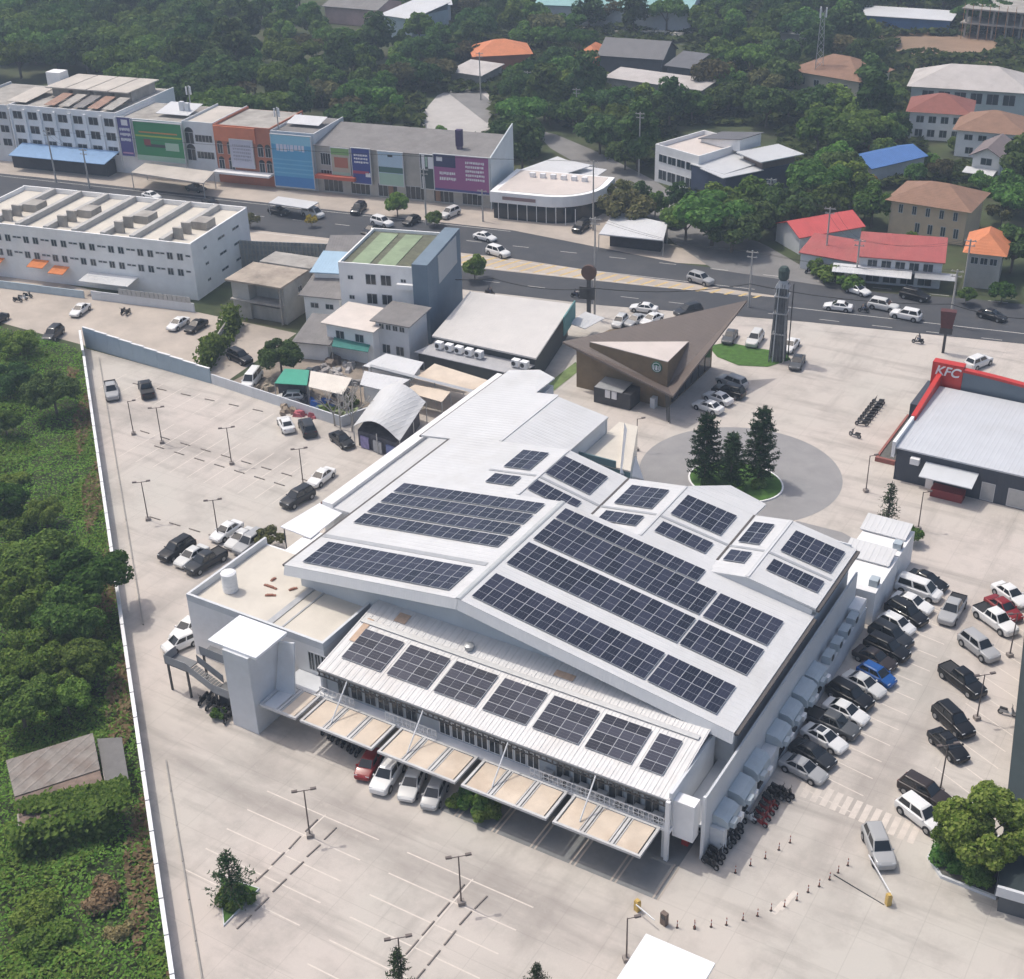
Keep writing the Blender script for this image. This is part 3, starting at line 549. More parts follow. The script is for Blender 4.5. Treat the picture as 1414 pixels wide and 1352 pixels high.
def house(name, label, pl, pr_, z, depth, kind='hip', rise=2.2, wm=None, rm=None, ov=.6, cat='house', group=None, wins=(), swins=(), z0=0., ridge='x', wglass=None):
    a, L, an = frame(pl, pr_, z); h = thing(name, label, cat, (a.x, a.y, 0), an, group)
    wm = wm or M_OFFW; rm = rm or M_TILEB
    MB().box(0, 0, z0, L, depth, z-.02).build('wall', wm, h)
    e = ov; x0, x1, y0, y1 = -e, L+e, -e, depth+e; r = MB(); zr = z+rise; zb = z-.0
    if kind == 'hip':
        if L >= depth: i = (y1-y0)/2; ra, rb_ = (x0+i, (y0+y1)/2, zr), (x1-i, (y0+y1)/2, zr)
        else: i = (x1-x0)/2; ra, rb_ = ((x0+x1)/2, y0+i, zr), ((x0+x1)/2, y1-i, zr)
        c = [(x0,y0,zb),(x1,y0,zb),(x1,y1,zb),(x0,y1,zb)]
        if L >= depth: r.face([c[0],c[1],rb_,ra]).face([c[2],c[3],ra,rb_]).face([c[1],c[2],rb_]).face([c[3],c[0],ra])
        else: r.face([c[0],c[1],ra]).face([c[2],c[3],rb_]).face([c[1],c[2],rb_,ra]).face([c[3],c[0],ra,rb_])
        r.face(c[::-1]); r.build('roof', rm, h)
    elif kind == 'gable':
        if ridge == 'x':
            m_ = (y0+y1)/2; r.slab([(x0,y0,zb),(x1,y0,zb),(x1,m_,zr),(x0,m_,zr)], .15).slab([(x0,m_+.01,zr),(x1,m_+.01,zr),(x1,y1,zb),(x0,y1,zb)], .15)
            for xx in (0, L-.1): MB().hexa([(xx,0,z-.021),(xx+.1,0,z-.021),(xx+.1,depth,z-.021),(xx,depth,z-.021)], [(xx,depth/2-.05,zr-.3),(xx+.1,depth/2-.05,zr-.3),(xx+.1,depth/2+.05,zr-.3),(xx,depth/2+.05,zr-.3)]).build('gable', wm, h)
        else:
            m_ = (x0+x1)/2; r.slab([(x0,y0,zb),(m_,y0,zr),(m_,y1,zr),(x0,y1,zb)], .15).slab([(m_+.01,y0,zr),(x1,y0,zb),(x1,y1,zb),(m_+.01,y1,zr)], .15)
            for yy in (0, depth-.1): MB().hexa([(0,yy,z-.021),(L,yy,z-.021),(L,yy+.1,z-.021),(0,yy+.1,z-.021)], [(L/2-.05,yy,zr-.3),(L/2+.05,yy,zr-.3),(L/2+.05,yy+.1,zr-.3),(L/2-.05,yy+.1,zr-.3)]).build('gable', wm, h)
        r.build('roof', rm, h)
    elif kind == 'shed':                              # rise > 0: higher at the back
        r.slab([(x0,y0,zb),(x1,y0,zb),(x1,y1,zr),(x0,y1,zr)], .15).build('roof', rm, h)
        if rise > 0: MB().hexa([(0,depth-.2,z-.021),(L,depth-.2,z-.021),(L,depth,z-.021),(0,depth,z-.021)], [(0,depth-.2,zr-.3),(L,depth-.2,zr-.3),(L,depth,zr-.3),(0,depth,zr-.3)]).build('wall', wm, h)
    else:                                            # flat with parapet
        MB().box(.25,.25,z-.019,L-.25,depth-.25,z+.03).build('roof', rm, h)
        if rise > 0: MB().box(0,0,z-.019,L,.24,z+rise).box(0,depth-.24,z-.019,L,depth,z+rise).box(0,.241,z-.019,.24,depth-.241,z+rise).box(L-.24,.241,z-.019,L,depth-.241,z+rise).build('parapet', wm, h)
    for n, zc, w_, hh, *mx in wins:
        fr = mx[0] if mx else (.08, .92)
        for i in range(n): window(h, L*(fr[0]+(fr[1]-fr[0])*(i+.5)/n), -.01, zc, w_, hh, '-y', gm=wglass)
    for n, zc, w_, hh, *mx in swins:
        fr = mx[0] if mx else (.08, .92)
        for i in range(n): window(h, L+.01, depth*(fr[0]+(fr[1]-fr[0])*(i+.5)/n), zc, w_, hh, '+x', gm=wglass)
    h['_L'] = L; return h
# ---- long white apartment block in front of the road
a0, L_, an_ = frame((-60, 303), (263, 338), 9.6)
wb = thing('apartment_block', 'long white three-storey block with roofless partition walls on top', 'building', (a0.x, a0.y, 0), an_)
D_ = 18.5
MB().box(0,0,0,L_,D_,9.0).build('wall', M_OFFW, wb)
MB().box(.3,.3,9.001,L_-.3,D_-.3,9.05).build('roof', M_BEIGE, wb)
pm = MB().box(0,0,9.001,L_,.28,9.7).box(0,D_-.28,9.001,L_,D_,9.9).box(0,.281,9.001,.28,D_-.281,9.8).box(L_-.28,.281,9.001,L_,D_-.281,9.8); pm.build('parapet', M_OFFW, wb)
for i in range(1, 8):
    x = L_-i*5.6; MB().box(x-.45,.3,9.06,x+.45,D_-.3,10.0).build('partition', mat('pale_grey_partition', (.46,.45,.43), .12, .6, .9, dirt=.5, dirtcol=(.3,.28,.26)), wb)
    if i % 2: [MB().box(*q_).build('stair_stub', M_OLD, wb) for q_ in ((x+.6,3,9.06,x+2.2,3.5,11.0),(x+.6,5.6,9.06,x+2.2,6.0,11.0),(x+1,8,9.06,x+3.8,11,10.4))]
for i in range(7):
    xb = L_-1.2-i*5.6
    for fl, zc in ((0, 7.3), (1, 4.6)):
        window(wb, xb-1.1-fl*.3, -.01, zc, 1.15, 1.25); window(wb, xb-3.0-fl*.3, -.01, zc, 1.15, 1.25)
        window(wb, xb+.4-fl*.3, -.01, zc+.3, .95, .4, bars=0, name='vent_window'); window(wb, xb-4.4-fl*.3, -.01, zc+.3, .95, .4, bars=0, name='vent_window')
for k, y in enumerate((4.0, 9.2, 14.0)):
    for zc in (7.7, 5.0, 2.2): window(wb, L_+.01, y, zc, 2.2 if k else 1.0, .5, '+x', bars=1, name='vent_window')
M_ORC = mat('orange_awning', (.62,.20,.06), .15, 1, .8)
for x, z, w_ in ((L_-31.5,3.4,3.2),(L_-27.4,2.7,3.0)):
    MB().slab([(x,-2.2,z),(x+w_,-2.2,z),(x+w_,-.05,z+.6),(x,-.05,z+.6)], .08).build('awning', M_ORC, wb)
for z, w_ in ((7.6,3.4),(5.2,4.2),(3.0,7.5)): MB().slab([(L_-47,-1.7,z),(L_-47+w_+2,-1.7,z),(L_-47+w_+2,-.05,z+.5),(L_-47,-.05,z+.5)], .08).build('awning', M_ORC, wb)
MB().slab([(L_-20.5,-3.4,2.5),(L_-11,-3.4,2.5),(L_-11,-.1,2.9),(L_-20.5,-.1,2.9)], .1).build('awning', M_ROOF, wb)
yw = thing('yard_wall', 'low pale wall with boards in front of the long white block', 'wall', (a0.x, a0.y, 0), an_)
MB().box(4,-4.6,0,L_-19,-4.4,1.3).build('wall', mat('pale_blue_wall', (.42,.50,.55), .1, .8), yw); MB().box(L_-17.5,-4.6,0,L_+2,-4.4,1.5).build('wall', M_GREYW, yw)
for i in range(16): MB().box(L_-12+i*.85,-4.65,1.52,L_-12+i*.85+.75,-4.55,2.5).build('board', M_STEEL, yw)
# ---- shop row on the far side of the road, facade at road offset 137
FR = 137.0
def unit(name, label, ptl, ptr, depth=13, wm=None, rm=None, par=.5, z=None, group=None, cat='building'):
    x0, z0 = FACE(*ptl, FR); x1, z1 = FACE(*ptr, FR); zz = z or (z0+z1)/2
    o = RW(x0, FR); h = thing(name, label, cat, (o.x, o.y, 0), TH, group); L = x1-x0
    MB().box(0,0,0,L-.03,depth,zz-par).build('wall', wm or M_OFFW, h); MB().box(.2,.2,zz-par+.001,L-.23,depth-.2,zz-par+.04).build('roof', rm or M_OLD, h)
    if par > 0: MB().box(0,0,zz-par+.001,L-.03,.2,zz).box(0,.201,zz-par+.001,.2,depth,zz).box(L-.23,.201,zz-par+.001,L-.03,depth,zz).build('parapet', wm or M_OFFW, h)
    return h, L, zz, x0
h, L, Z, X = unit('shophouse', 'white four-storey shophouse block with square recessed windows at the far left', (11,143), (159,157), 22, mat('white_shophouse', (.84,.84,.835), .06, .5, .8, dirt=.35, dirtcol=(.58,.57,.55), streak=.2), M_OLD)
n = 7; st = (Z-1.4)/3.9
for r in range(3):
    for i in range(n):
        zc = Z-2.1-r*2.95; window(h, L*(i+.5)/n, -.02, zc, L/n*.62, 1.7, gm=M_DGLASS, bars=1)
pil = MB()
for i in range(n+1): MB().box(max(0,L*i/n-.3),-.35,1.0,min(L-.03,L*i/n+.3),-.02,Z-.8).build('pilaster', M_OFFW, h)
for i in range(4):
    x = 4+i*5.3; MB().box(x,10,Z-.5,x+4.2,19,Z+1.6).build('stair_house', M_OLD, h); MB().box(x-.6,8.6,Z+1.61,x+4.4,20.5,Z+1.85).build('flat_roof', mat('pale_stained_slab', (.50,.46,.41), .12, .3, .9, dirt=.5, dirtcol=(.33,.30,.27)), h)
for i in range(5):
    MB().slab([(8+i*3.6,1.5,Z+.1),(10.6+i*3.6,1.5,Z+.1),(10.6+i*3.6,8.4,Z+.9),(8+i*3.6,8.4,Z+.9)], .08).build('roof_sheet', (mat('rusty_sheet', (.30,.18,.13), .3, 1.2), M_OLD, M_CEM)[i % 3], h)
MB().slab([(-2,2,Z+.1),(3,2,Z+.1),(3,12,Z+.7),(-2,12,Z+.7)], .1).build('roof_sheet', mat('pale_stained_slab', (.50,.46,.41)), h)
MB().box(-1,15,Z-.5,2.6,18,Z+3.2).build('stair_house', M_OFFW, h)
bx = MB().slab([(2,-5.5,3.3),(26,-5.5,3.3),(26.5,-.4,4.6),(2,-.4,4.6)], .12); bx.build('awning', M_BLUER if False else mat('blue_awning', (.20,.33,.52), .1, .8), h)
box('shop_front', (1,-3.4,0,25,-.4,2.9), mat('dark_shop', (.04,.042,.05), .3, 1), h)
hh, L, Z, X = unit('shophouse', 'grey-blue end shophouse cut by the left edge of the picture', (-60,139), (9,146), 18, M_GREYW)
for r in range(3):
    for i in range(4): window(hh, L*(i+.5)/4, -.02, Z-2.2-r*2.9, L/4*.7, 1.6, gm=M_DGLASS)
h2, L, Z, X = unit('shophouse', 'low shophouses hidden behind the big green billboard', (160,161), (250,170), 14, M_OFFW, M_OLD)
MB().slab([(L*.45,4,Z+.3),(L*.95,4,Z+.3),(L*.95,10,Z+1.2),(L*.45,10,Z+1.2)], .1).build('roof_sheet', M_ROOF, h2); [box('chimney', q_, M_GREYW, h2) for q_ in ((L*.74,6,Z-.5,L*.8,6.8,Z+2.4),(L*.83,6,Z-.5,L*.88,6.8,Z+2.2))]
h3, L, Z, X = unit('shophouse', 'pale grey shophouse with arched windows between the green billboard and the orange one', (250,166), (293,171), 14, M_GREYW, mat('pale_stained_slab', (.50,.46,.41)))
for r in range(2):
    window(h3, L*.2, -.02, Z-3.4-r*3.4, L*.28, 2.4, gm=M_DGLASS); window(h3, L*.66, -.02, Z-3.3-r*3.4, L*.56, 1.5, gm=M_DGLASS, bars=4)
    MB().tube((L*.2,-.04,Z-2.2-r*3.4),(L*.2,.1,Z-2.2-r*3.4),L*.14,16).build('window_arch', M_DGLASS, h3)
M_TERRA = mat('terracotta_render', (.42,.15,.085), .1, .6, .8)
h4, L, Z, X = unit('shophouse', 'orange-brown shophouse with arched windows and a white banner', (293.5,171), (372,178), 14, M_TERRA, M_OLD)
MB().box(.1,-.3,Z-3.2,L*.74,-.02,Z-.2).build('sign_band', mat('orange_sign', (.62,.20,.10), .08, .8), h4)
for r in range(2):
    for q in (.08,.26,.8,.93): window(h4, L*q, -.02, Z-4.9-r*3.2, L*.1, 2.0, gm=M_DGLASS); MB().tube((L*q,-.05,Z-3.9-r*3.2),(L*q,.1,Z-3.9-r*3.2),L*.05,12).build('window_arch', M_DGLASS, h4)
box('canopy', (0,-2.4,2.5,L,-.02,2.9), M_WHITE, h4)
h5, L, Z, X = unit('shophouse', 'shophouse behind the bright blue billboard', (372.5,180), (433,185), 13, M_GREYW, M_CEM)
MB().slab([(L*.1,5,Z+.2),(L*.85,5,Z+.2),(L*.85,9,Z+.9),(L*.1,9,Z+.9)], .1).build('roof_sheet', M_ROOF, h5)
x5, z5 = FACE(434,200,FR); x6, z6 = FACE(677,221,FR); o = RW(x5, FR); L = x6-x5; Z = (z5+z6)/2
h6 = thing('shophouse_row', 'two-storey row under one long grey roof with a white end wall', 'building', (o.x, o.y, 0), TH)
MB().box(0,0,0,L,11,Z).build('wall', mat('pale_beige_render', (.42,.40,.36), .15, .5, .85, dirt=.4, dirtcol=(.3,.28,.25)), h6); MB().slab([(-.2,-.3,Z+.05),(L-.02,-.3,Z+.05),(L-.02,11.5,Z+1.6),(-.2,11.5,Z+1.6)], .12).build('roof', M_CEM, h6)
MB().hexa([(L,-.5,0),(L+.25,-.5,0),(L+.25,11.8,0),(L,11.8,0)], [(L,-.5,Z+.5),(L+.25,-.5,Z+.5),(L+.25,11.8,Z+3.8),(L,11.8,Z+3.8)]).build('end_wall', mat('pale_blue_white_wall', (.55,.60,.62), .06, .5), h6)
window(h6, L*.06, -.02, Z-2.6, 2.2, 2.4, gm=M_DGLASS, bars=3); window(h6, L*.06, -.02, Z-5.4, 2.6, 1.2, gm=M_DGLASS, bars=3)
for i in range(6): window(h6, L*(.04+.16*i)+2, -.02, 1.6, 4.2, 2.6, gm=M_DGLASS, bars=3, name='shop_window')
MB().box(.3,-1.6,3.2,9,-.05,3.9).build('sign_band', mat('red_sign', (.45,.10,.06), .1, 1), h6)
for q in (.42, .69): MB().box(L*q,-.25,.5,L*q+1.0,-.02,Z-.3).build('pilaster', mat('brown_pilaster', (.25,.15,.10), .1, 1), h6)
# billboards: boards standing proud of the facades, with print as thin sheets
def board(name, label, q, cols, proud=.7, marks=()):
    ry = FR-proud; a = [FACE(*p, ry) for p in q]; x0 = (a[0][0]+a[3][0])/2; x1 = (a[1][0]+a[2][0])/2; zt = (a[0][1]+a[1][1])/2; zb = max((a[2][1]+a[3][1])/2, .4)
    o = RW(x0, ry, zb); b = thing(name, label, 'billboard', o, TH, 'billboards on the shop row'); W_, H_ = x1-x0, zt-zb
    MB().box(0,0,0,W_,.3,H_).build('panel', cols, b)
    fr = MB().box(-.15,-.06,-.15,W_+.15,.2,-.001).box(-.15,-.06,H_+.001,W_+.15,.2,H_+.15).box(-.15,-.06,0,-.001,.2,H_).box(W_+.001,-.06,0,W_+.15,.2,H_); fr.build('frame', M_ALU, b)
    for i in range(3):
        for z_ in (.3, H_-.6): box('bracket', (W_*(.15+.35*i),.3,z_,W_*(.15+.35*i)+.15,proud,z_+.15), M_STEEL, b)
    byc = {}
    for m_, u0, v0, u1, v1 in marks: byc.setdefault(m_.name, (m_, MB()))[1].box(W_*u0,-.012-.006*len(byc),H_*v0,W_*u1,-.002,H_*v1)
    for m_, k in byc.values(): k.build('print', m_, b)
    return b
def flat(nm, c, r=.6): return mat(nm, c, .04, .5, r)
M_PW = flat('print_white', (.72,.72,.74)); M_PP = flat('print_pink', (.55,.30,.45)); M_PG = flat('print_pale_green', (.35,.50,.40))
def text_marks(m_, u0, v0, u1, v1, rows, seed=1):
    rnd = random.Random(seed); out = []; dv = (v1-v0)/rows
    for r in range(rows):
        u = u0; vt = v1-dv*r
        while u < u1-.01:
            w_ = (u1-u0)*rnd.uniform(.05,.12); out.append((m_, u, vt-dv*rnd.uniform(.55,.72), min(u+w_, u1), vt-dv*.12)); u += w_+(u1-u0)*.03
    return out
board('billboard', 'narrow purple-blue vertical banner at the corner of the white shophouse', [(160,162),(178,163),(187,216),(170,215)], flat('deep_blue_print', (.075,.065,.24)), 1.0, text_marks(M_PW,.1,.35,.9,.75,3,2)+[(M_PW,.3,.8,.8,.95),(M_PP,.1,.06,.9,.1)])
board('billboard', 'large green billboard with a yellow line and a pale figure', [(184,168),(250,172),(256,228),(190,218)], flat('green_print', (.03,.22,.085)), 1.2,
      [(flat('print_lime', (.35,.45,.06)),.02,.62,.98,.66),(flat('print_orange', (.5,.22,.05)),.1,.72,.9,.755),(flat('print_dark', (.04,.05,.05)),.2,.36,.68,.44),(flat('print_maroon', (.22,.05,.05)),.18,.4,.32,.56),(M_PG,.62,.3,.9,.5),(M_PG,0,.0,1,.13)])
board('billboard', 'white vertical banner in the middle of the orange-brown shophouse', [(318,193),(349,195),(350,233),(320,229)], flat('pale_lilac_print', (.50,.50,.58)), .5, text_marks(flat('print_grey', (.3,.3,.36)),.1,.2,.9,.85,5,3))
board('billboard', 'bright sky-blue billboard with wave stripes and pale lettering', [(373,187),(431,188),(432,262),(381,255)], flat('sky_blue_print', (.085,.33,.55)), 1.2,
      [(flat('print_aqua', (.25,.52,.66)),0,.82,1,1),(flat('print_blue2', (.04,.20,.48)),0,.0,1,.2)]+[(flat('print_aqua2', (.16,.42,.62)),0,.26+.085*i,1,.285+.085*i) for i in range(4)]+text_marks(flat('print_lav', (.60,.62,.72)),.12,.62,.85,.85,1,5))
board('billboard', 'green and cream food poster beside the grey window', [(456,204),(480,206),(486,247),(460,245)], flat('cream_print', (.45,.42,.33)), .4, [(flat('print_green2', (.20,.36,.12)),0,.78,1,1),(M_PG,0,0,1,.2),(flat('print_red2', (.4,.14,.09)),.15,.35,.9,.7)])
board('billboard', 'dark blue vertical banner with white lettering on the row', [(484,203),(509,208),(514,256),(489,251)], flat('navy_print', (.03,.05,.24)), .8, text_marks(M_PW,.12,.55,.9,.85,3,6)+[(flat('print_red3', (.35,.04,.1)),0,.28,.9,.36),(M_PW,.7,.2,.98,.32)])
board('billboard', 'landscape picture poster with sky and green hills on the row', [(522,209),(556,212),(557,257),(524,255)], flat('pale_sky_print', (.42,.55,.66)), .5, [(flat('print_hill', (.06,.14,.12)),0,.38,1,.55),(M_PG,0,0,1,.36),(flat('print_dark', (.04,.05,.05)),.4,.86,.6,.93)])
board('billboard', 'narrow black and white vertical panels beside the magenta billboard', [(580,213),(597,215),(600,262),(582,259)], flat('charcoal_print', (.04,.06,.06)), .6, [(M_PW,.1,.55,.35,1),(M_PW,.6,.6,1,.95),(M_PW,.1,0,.3,.35),(M_PG,.4,.65,.55,.95)])
board('billboard', 'big magenta billboard with a navy corner panel and white script', [(599,212),(675,220),(675,269),(600,262)], flat('magenta_print', (.30,.095,.24)), .9,
      [(flat('print_navy', (.025,.03,.10)),0,.66,.4,1),(M_PW,.05,.82,.16,.94)]+text_marks(M_PW,.58,.3,.92,.88,5,8)+text_marks(M_PW,.1,.25,.4,.55,2,9)+[(flat('print_blue3', (.04,.05,.2)),0,-.0,1,.06)])
MB().slab([RW(*RP(180,238,3.4),3.4),RW(*RP(283,253,3.4),3.4),RW(*RP(297,236,3.9),3.9),RW(*RP(196,224,3.9),3.9)], .18)
cn = thing('forecourt_canopy', 'pale flat canopy over the forecourt below the green billboard', 'canopy', RW(-128, 134))
q = [RW(*RP(181,238,3.6),3.6), RW(*RP(281,253,3.6),3.6), RW(*RP(296,237,3.6),3.6), RW(*RP(200,225,3.6),3.6)]
MB().slab(q, .2).build('roof', mat('pale_stained_slab', (.50,.46,.41)), cn, world=True)
for p in q: MB().tube((p.x*.99+cn.location.x*.01,p.y*.99+cn.location.y*.01,0),(p.x*.99+cn.location.x*.01,p.y*.99+cn.location.y*.01,3.45),.09).build('post', M_STEEL, cn, world=True)
cn = thing('forecourt_canopy', 'small bright white canopy below the sky-blue billboard', 'canopy', RW(-93, 134))
q = [P(371,280,2.6), P(425,288,2.6), P(440,279,2.6), P(384,271,2.6)]
MB().slab(q, .15).build('roof', M_ROOF, cn, world=True)
for p in q: MB().tube((p.x,p.y,0),(p.x,p.y,2.45),.06).build('post', M_STEEL, cn, world=True)
# ---- curved white showroom at the end of the row
sx0, sx1 = FACE(681,262,132)[0], FACE(815,280,132)[0]
sh = thing('showroom', 'white single-storey showroom with a curved corner and rooftop air units', 'building', RW(sx0, 132), TH); L = sx1-sx0
def rounded(L, D, r, off=0, n=8):
    pts = [(0-off,-off), (L-r,-off)]+[(L-r+(r+off)*sin(i*pi/2/n), r-(r+off)*cos(i*pi/2/n)) for i in range(1, n+1)]+[(L+off, D), (-off, D)]; return pts
MB().prism(rounded(L,14,9), 0, 3.2).build('glass_wall', M_DGLASS, sh); MB().prism(rounded(L,14,9,.5), 3.201, 5.2).build('fascia', M_OFFW, sh)
MB().prism(rounded(L,13.4,8.6,-.6), 5.201, 5.26).build('roof', mat('pinkish_roof_screed', (.58,.52,.48), .08, .3, .9), sh)
for i in range(6): MB().box(L*(.2+.11*i),9.5,5.27,L*(.2+.11*i)+1,10.3,6.1).build('condenser', M_WHITE, sh)
for i in range(9): x = L*(i+.5)/10; MB().box(x-.06,-.06,0,x+.06,-.001,3.2).build('mullion', M_WHITE, sh)
MB().box(2,-.62,3.9,8.5,-.505,4.5).build('sign_lettering', flat('sign_mauve', (.25,.17,.17)), sh)
hb = thing('shed', 'low white corrugated roofs behind the curved showroom', 'building', P(770, 235))
MB().slab([P(712,238,4.2),P(765,245,4.2),P(818,228,4.8),P(770,218,4.8)], .15).slab([P(775,242,3.6),P(815,250,3.6),P(838,234,3.9),P(800,228,3.9)], .15).build('roof', M_ROOF, hb, world=True)
MB().prism([tuple(P(*q_,0)[:2]) for q_ in ((716,262),(764,268),(810,258),(770,242))], 0, 3.9).build('wall', M_GREYW, hb, world=True)
# ---- roadside pavilion
pv = thing('roadside_pavilion', 'open roadside stall with a white low-pitched roof near the big tree', 'stall', P(872, 340), TH)
q = [P(827,323,3.0), P(916,332,3.0), P(922,308,3.9), P(848,292,3.9)]
MB().slab(q, .18).build('roof', M_ROOF, pv, world=True)
for a in q: MB().tube((a.x,a.y,0),(a.x,a.y,2.9),.08).build('post', M_STEEL, pv, world=True)
MB().prism([tuple(P(*p_,0)[:2]) for p_ in ((842,340),(912,348),(920,330),(856,322))], 0, 2.2).build('back_room', mat('dark_shop', (.04,.042,.05)), pv, world=True)
# ---- grey tower house, concrete shell, small houses
h = house('tower_house', 'tall narrow house with green stripes on its roof and a blank blue-grey side wall', (467,366), (572,374), 11.2, 15.5, 'flat', .5, M_OFFW, M_MOSS, cat='house', swins=())
L = h['_L']
for i in range(2): MB().box(L*(.14+.34*i),1,11.24,L*(.38+.34*i),14.5,11.34).build('roof_strip', M_GREENR, h)
for q, zc in ((.15,9.4),(.42,9.3),(.62,9.3),(.85,9.4),(.42,6.2),(.62,6.2),(.15,6.2)): window(h, L*q, -.02, zc, 1.7 if .3 < q < .7 else .9, 1.7 if .3 < q < .7 else .7, gm=M_DGLASS)
MB().box(L-.02,-1,0,L+2.4,15.5,12.6).build('side_wall', M_BLUEG, h); MB().box(L+2.41,4.0,7.8,L+2.5,13.2,12.2).build('blank_hoarding', mat('pale_hoarding', (.46,.48,.49), .04, .5), h)
MB().box(L*.78,-.9,8.4,L-.05,-.02,9.2).build('balcony', M_OFFW, h); MB().box(L*.8,-1.5,4.9,L+.3,-1.02,5.3).build('balcony', M_GREYW, h)
h = house('house', 'small house with a flat patched brown roof and dark first-floor windows', (518,441), (563,449), 6.6, 5.5, 'shed', .5, M_GREYW, M_CEM, wins=((4,5.7,.9,.9),(2,2.2,1.4,1.5)))
h = house('house', 'small white house with a pale flat roof', (450,444), (514,456), 5.6, 6.5, 'shed', .4, M_OFFW, mat('pale_patched_roof', (.62,.56,.51), .1, .5, .8), wins=((2,3.9,1.5,1.3),))
h = house('house', 'house with a brown-grey cement roof between the shell and the tower house', (419,406), (468,411), 5.0, 9, 'shed', 2.2, M_OFFW, M_CEM, wins=((2,3.3,1.4,.9),))
h = house('house', 'lean-to with a small pale blue metal roof behind the brown roof', (434,374), (472,376), 7.2, 6, 'shed', .9, M_OFFW, mat('pale_blue_roof', (.32,.46,.58), .06, .6, .5, ribs=('x', .5)))
h = house('house', 'grey cement roof beside the road behind the pale blue roof', (452,352), (500,352), 7.0, 6, 'shed', 1.0, M_OFFW, M_CEM)
h = house('house', 'low outhouse with brown cement roof and white wall', (410,470), (452,474), 2.9, 7, 'shed', 1.2, M_WHITE, M_CEM)
a, L, an = frame((316,386), (386,397), 6.4)
sh2 = thing('concrete_shell', 'unfinished stained concrete house with an open floor and flat roof slab', 'house', (a.x, a.y, 0), an)
MB().box(0,.4,0,L*.34,10,6.2).box(L*.34+.01,2.4,0,L-.2,10,6.2).build('wall', mat('raw_render', (.42,.41,.38), .15, .5, .9, dirt=.6, dirtcol=(.2,.18,.16), streak=.2), sh2)
MB().box(-.6,-.3,6.201,L+.4,7.8,6.5).build('roof_slab', mat('blotched_slab', (.40,.34,.28), .2, .3, .95, dirt=.85, dirtcol=(.10,.085,.07)), sh2); MB().box(-.2,-.1,3.0,L,2.39,3.25).build('floor_slab', M_OLD, sh2)
MB().box(L*.345,.9,.0,L-.3,1.1,2.3).build('screen', mat('raw_render', (.42,.41,.38)), sh2); MB().box(.3,8.2,5.0,L+.5,13,6.6).build('parapet', M_OLD, sh2); MB().box(L-.19,.5,0,L+.3,13,6.19).build('wall', mat('raw_render', (.42,.41,.38)), sh2)
for y in (5, 8.5): window(sh2, L+.31, y, 4.4, 1.2, 1.0, '+x', gm=M_DGLASS)
for x in (L-.4,): MB().box(x,.02,0,x+.28,.3,2.99).box(x,.02,3.26,x+.28,.3,6.2).build('column', M_OLD, sh2)
lw = thing('lattice_wall', 'tall stained wall of concrete blocks beside the road', 'wall', P(345, 372), TH)
A_, B_ = P(335,372), P(480,378)
MB().hexa([A_, B_, B_+RY*.25, A_+RY*.25], [q+Vector((0,0,5.2)) for q in (A_, B_, B_+RY*.25, A_+RY*.25)]).build('wall', mat('blockwork', (.30,.31,.31), .15, .5, .9, dirt=.5, dirtcol=(.2,.2,.2)), lw, world=True)
for i in range(28):
    p = A_.lerp(B_, i/27); MB().hexa([p, p+RX*.2, p+RX*.2-RY*.14, p-RY*.14], [q_+Vector((0,0,5.25)) for q_ in (p, p+RX*.2, p+RX*.2-RY*.14, p-RY*.14)]).build('pier', M_OLD, lw, world=True)
for i in range(1, 6):
    z = i*.9; MB().hexa([q_+Vector((0,0,z)) for q_ in (A_-RY*.1, B_-RY*.1, B_, A_)], [q_+Vector((0,0,z+.12)) for q_ in (A_-RY*.1, B_-RY*.1, B_, A_)]).build('course', M_OLD, lw, world=True)
# ---- restaurant with pale roof and dark rear, next to the cafe
rs = thing('restaurant', 'dark-walled restaurant with a broad pale roof and rooftop air units along its rear', 'building', (-44, 68, 0))
MB().slab([(-50.7,60.4,4.6),(-33.4,60.7,4.6),(-37.9,79.4,5.0),(-54.4,76.6,5.0)], .25).build('roof', mat('pale_warm_metal_roof', (.60,.575,.545), .05, .3, .5, dirt=.5, dirtcol=(.48,.46,.44), ribs=('x', .5)), rs, world=True)
MB().prism([(-50.3,61.0),(-33.9,61.2),(-38.3,78.8),(-53.8,76.0)], 0, 4.3).build('wall', mat('dark_slate_wall', (.05,.06,.062), .15, 1, .7), rs, world=True)
MB().slab([(-52.0,57.6,2.9),(-34.6,57.8,2.9),(-33.9,61.1,3.3),(-50.6,60.9,3.3)], .12).build('rear_roof', mat('grey_rear_roof', (.40,.40,.41), .1, .6, .7, ribs=('x', .5)), rs, world=True)
MB().prism([(-51.6,58.0),(-34.9,58.2),(-34.3,60.9),(-50.8,60.8)], 0, 2.7).build('wall', mat('dark_slate_wall', (.05,.06,.062)), rs, world=True)
for x in (-49.5,-47.8,-46.1,-44.4,-42.7,-36.6,-35.2):
    MB().box(x,59.2,3.32,x+1.1,60.1,4.3).build('condenser', M_WHITE, rs, world=True); MB().tube((x+.4,59.19,3.8),(x+.4,59.14,3.8),.33,12).build('fan', M_DSTEEL, rs, world=True)
MB().hexa([(-37.6,79.6,2.6),(-36.0,73.2,2.6),(-35.8,73.2,2.6),(-37.4,79.6,2.6)], [(-37.6,79.6,5.6),(-36.0,73.2,5.6),(-35.8,73.2,5.6),(-37.4,79.6,5.6)]).build('side_sign', mat('teal_panel', (.10,.25,.25), .1, .8), rs, world=True)
MB().slab([(-37.2,77,3.0),(-34.4,77,2.6),(-33.6,82,2.6),(-37.0,82,3.0)], .1).build('awning', M_ROOF, rs, world=True)
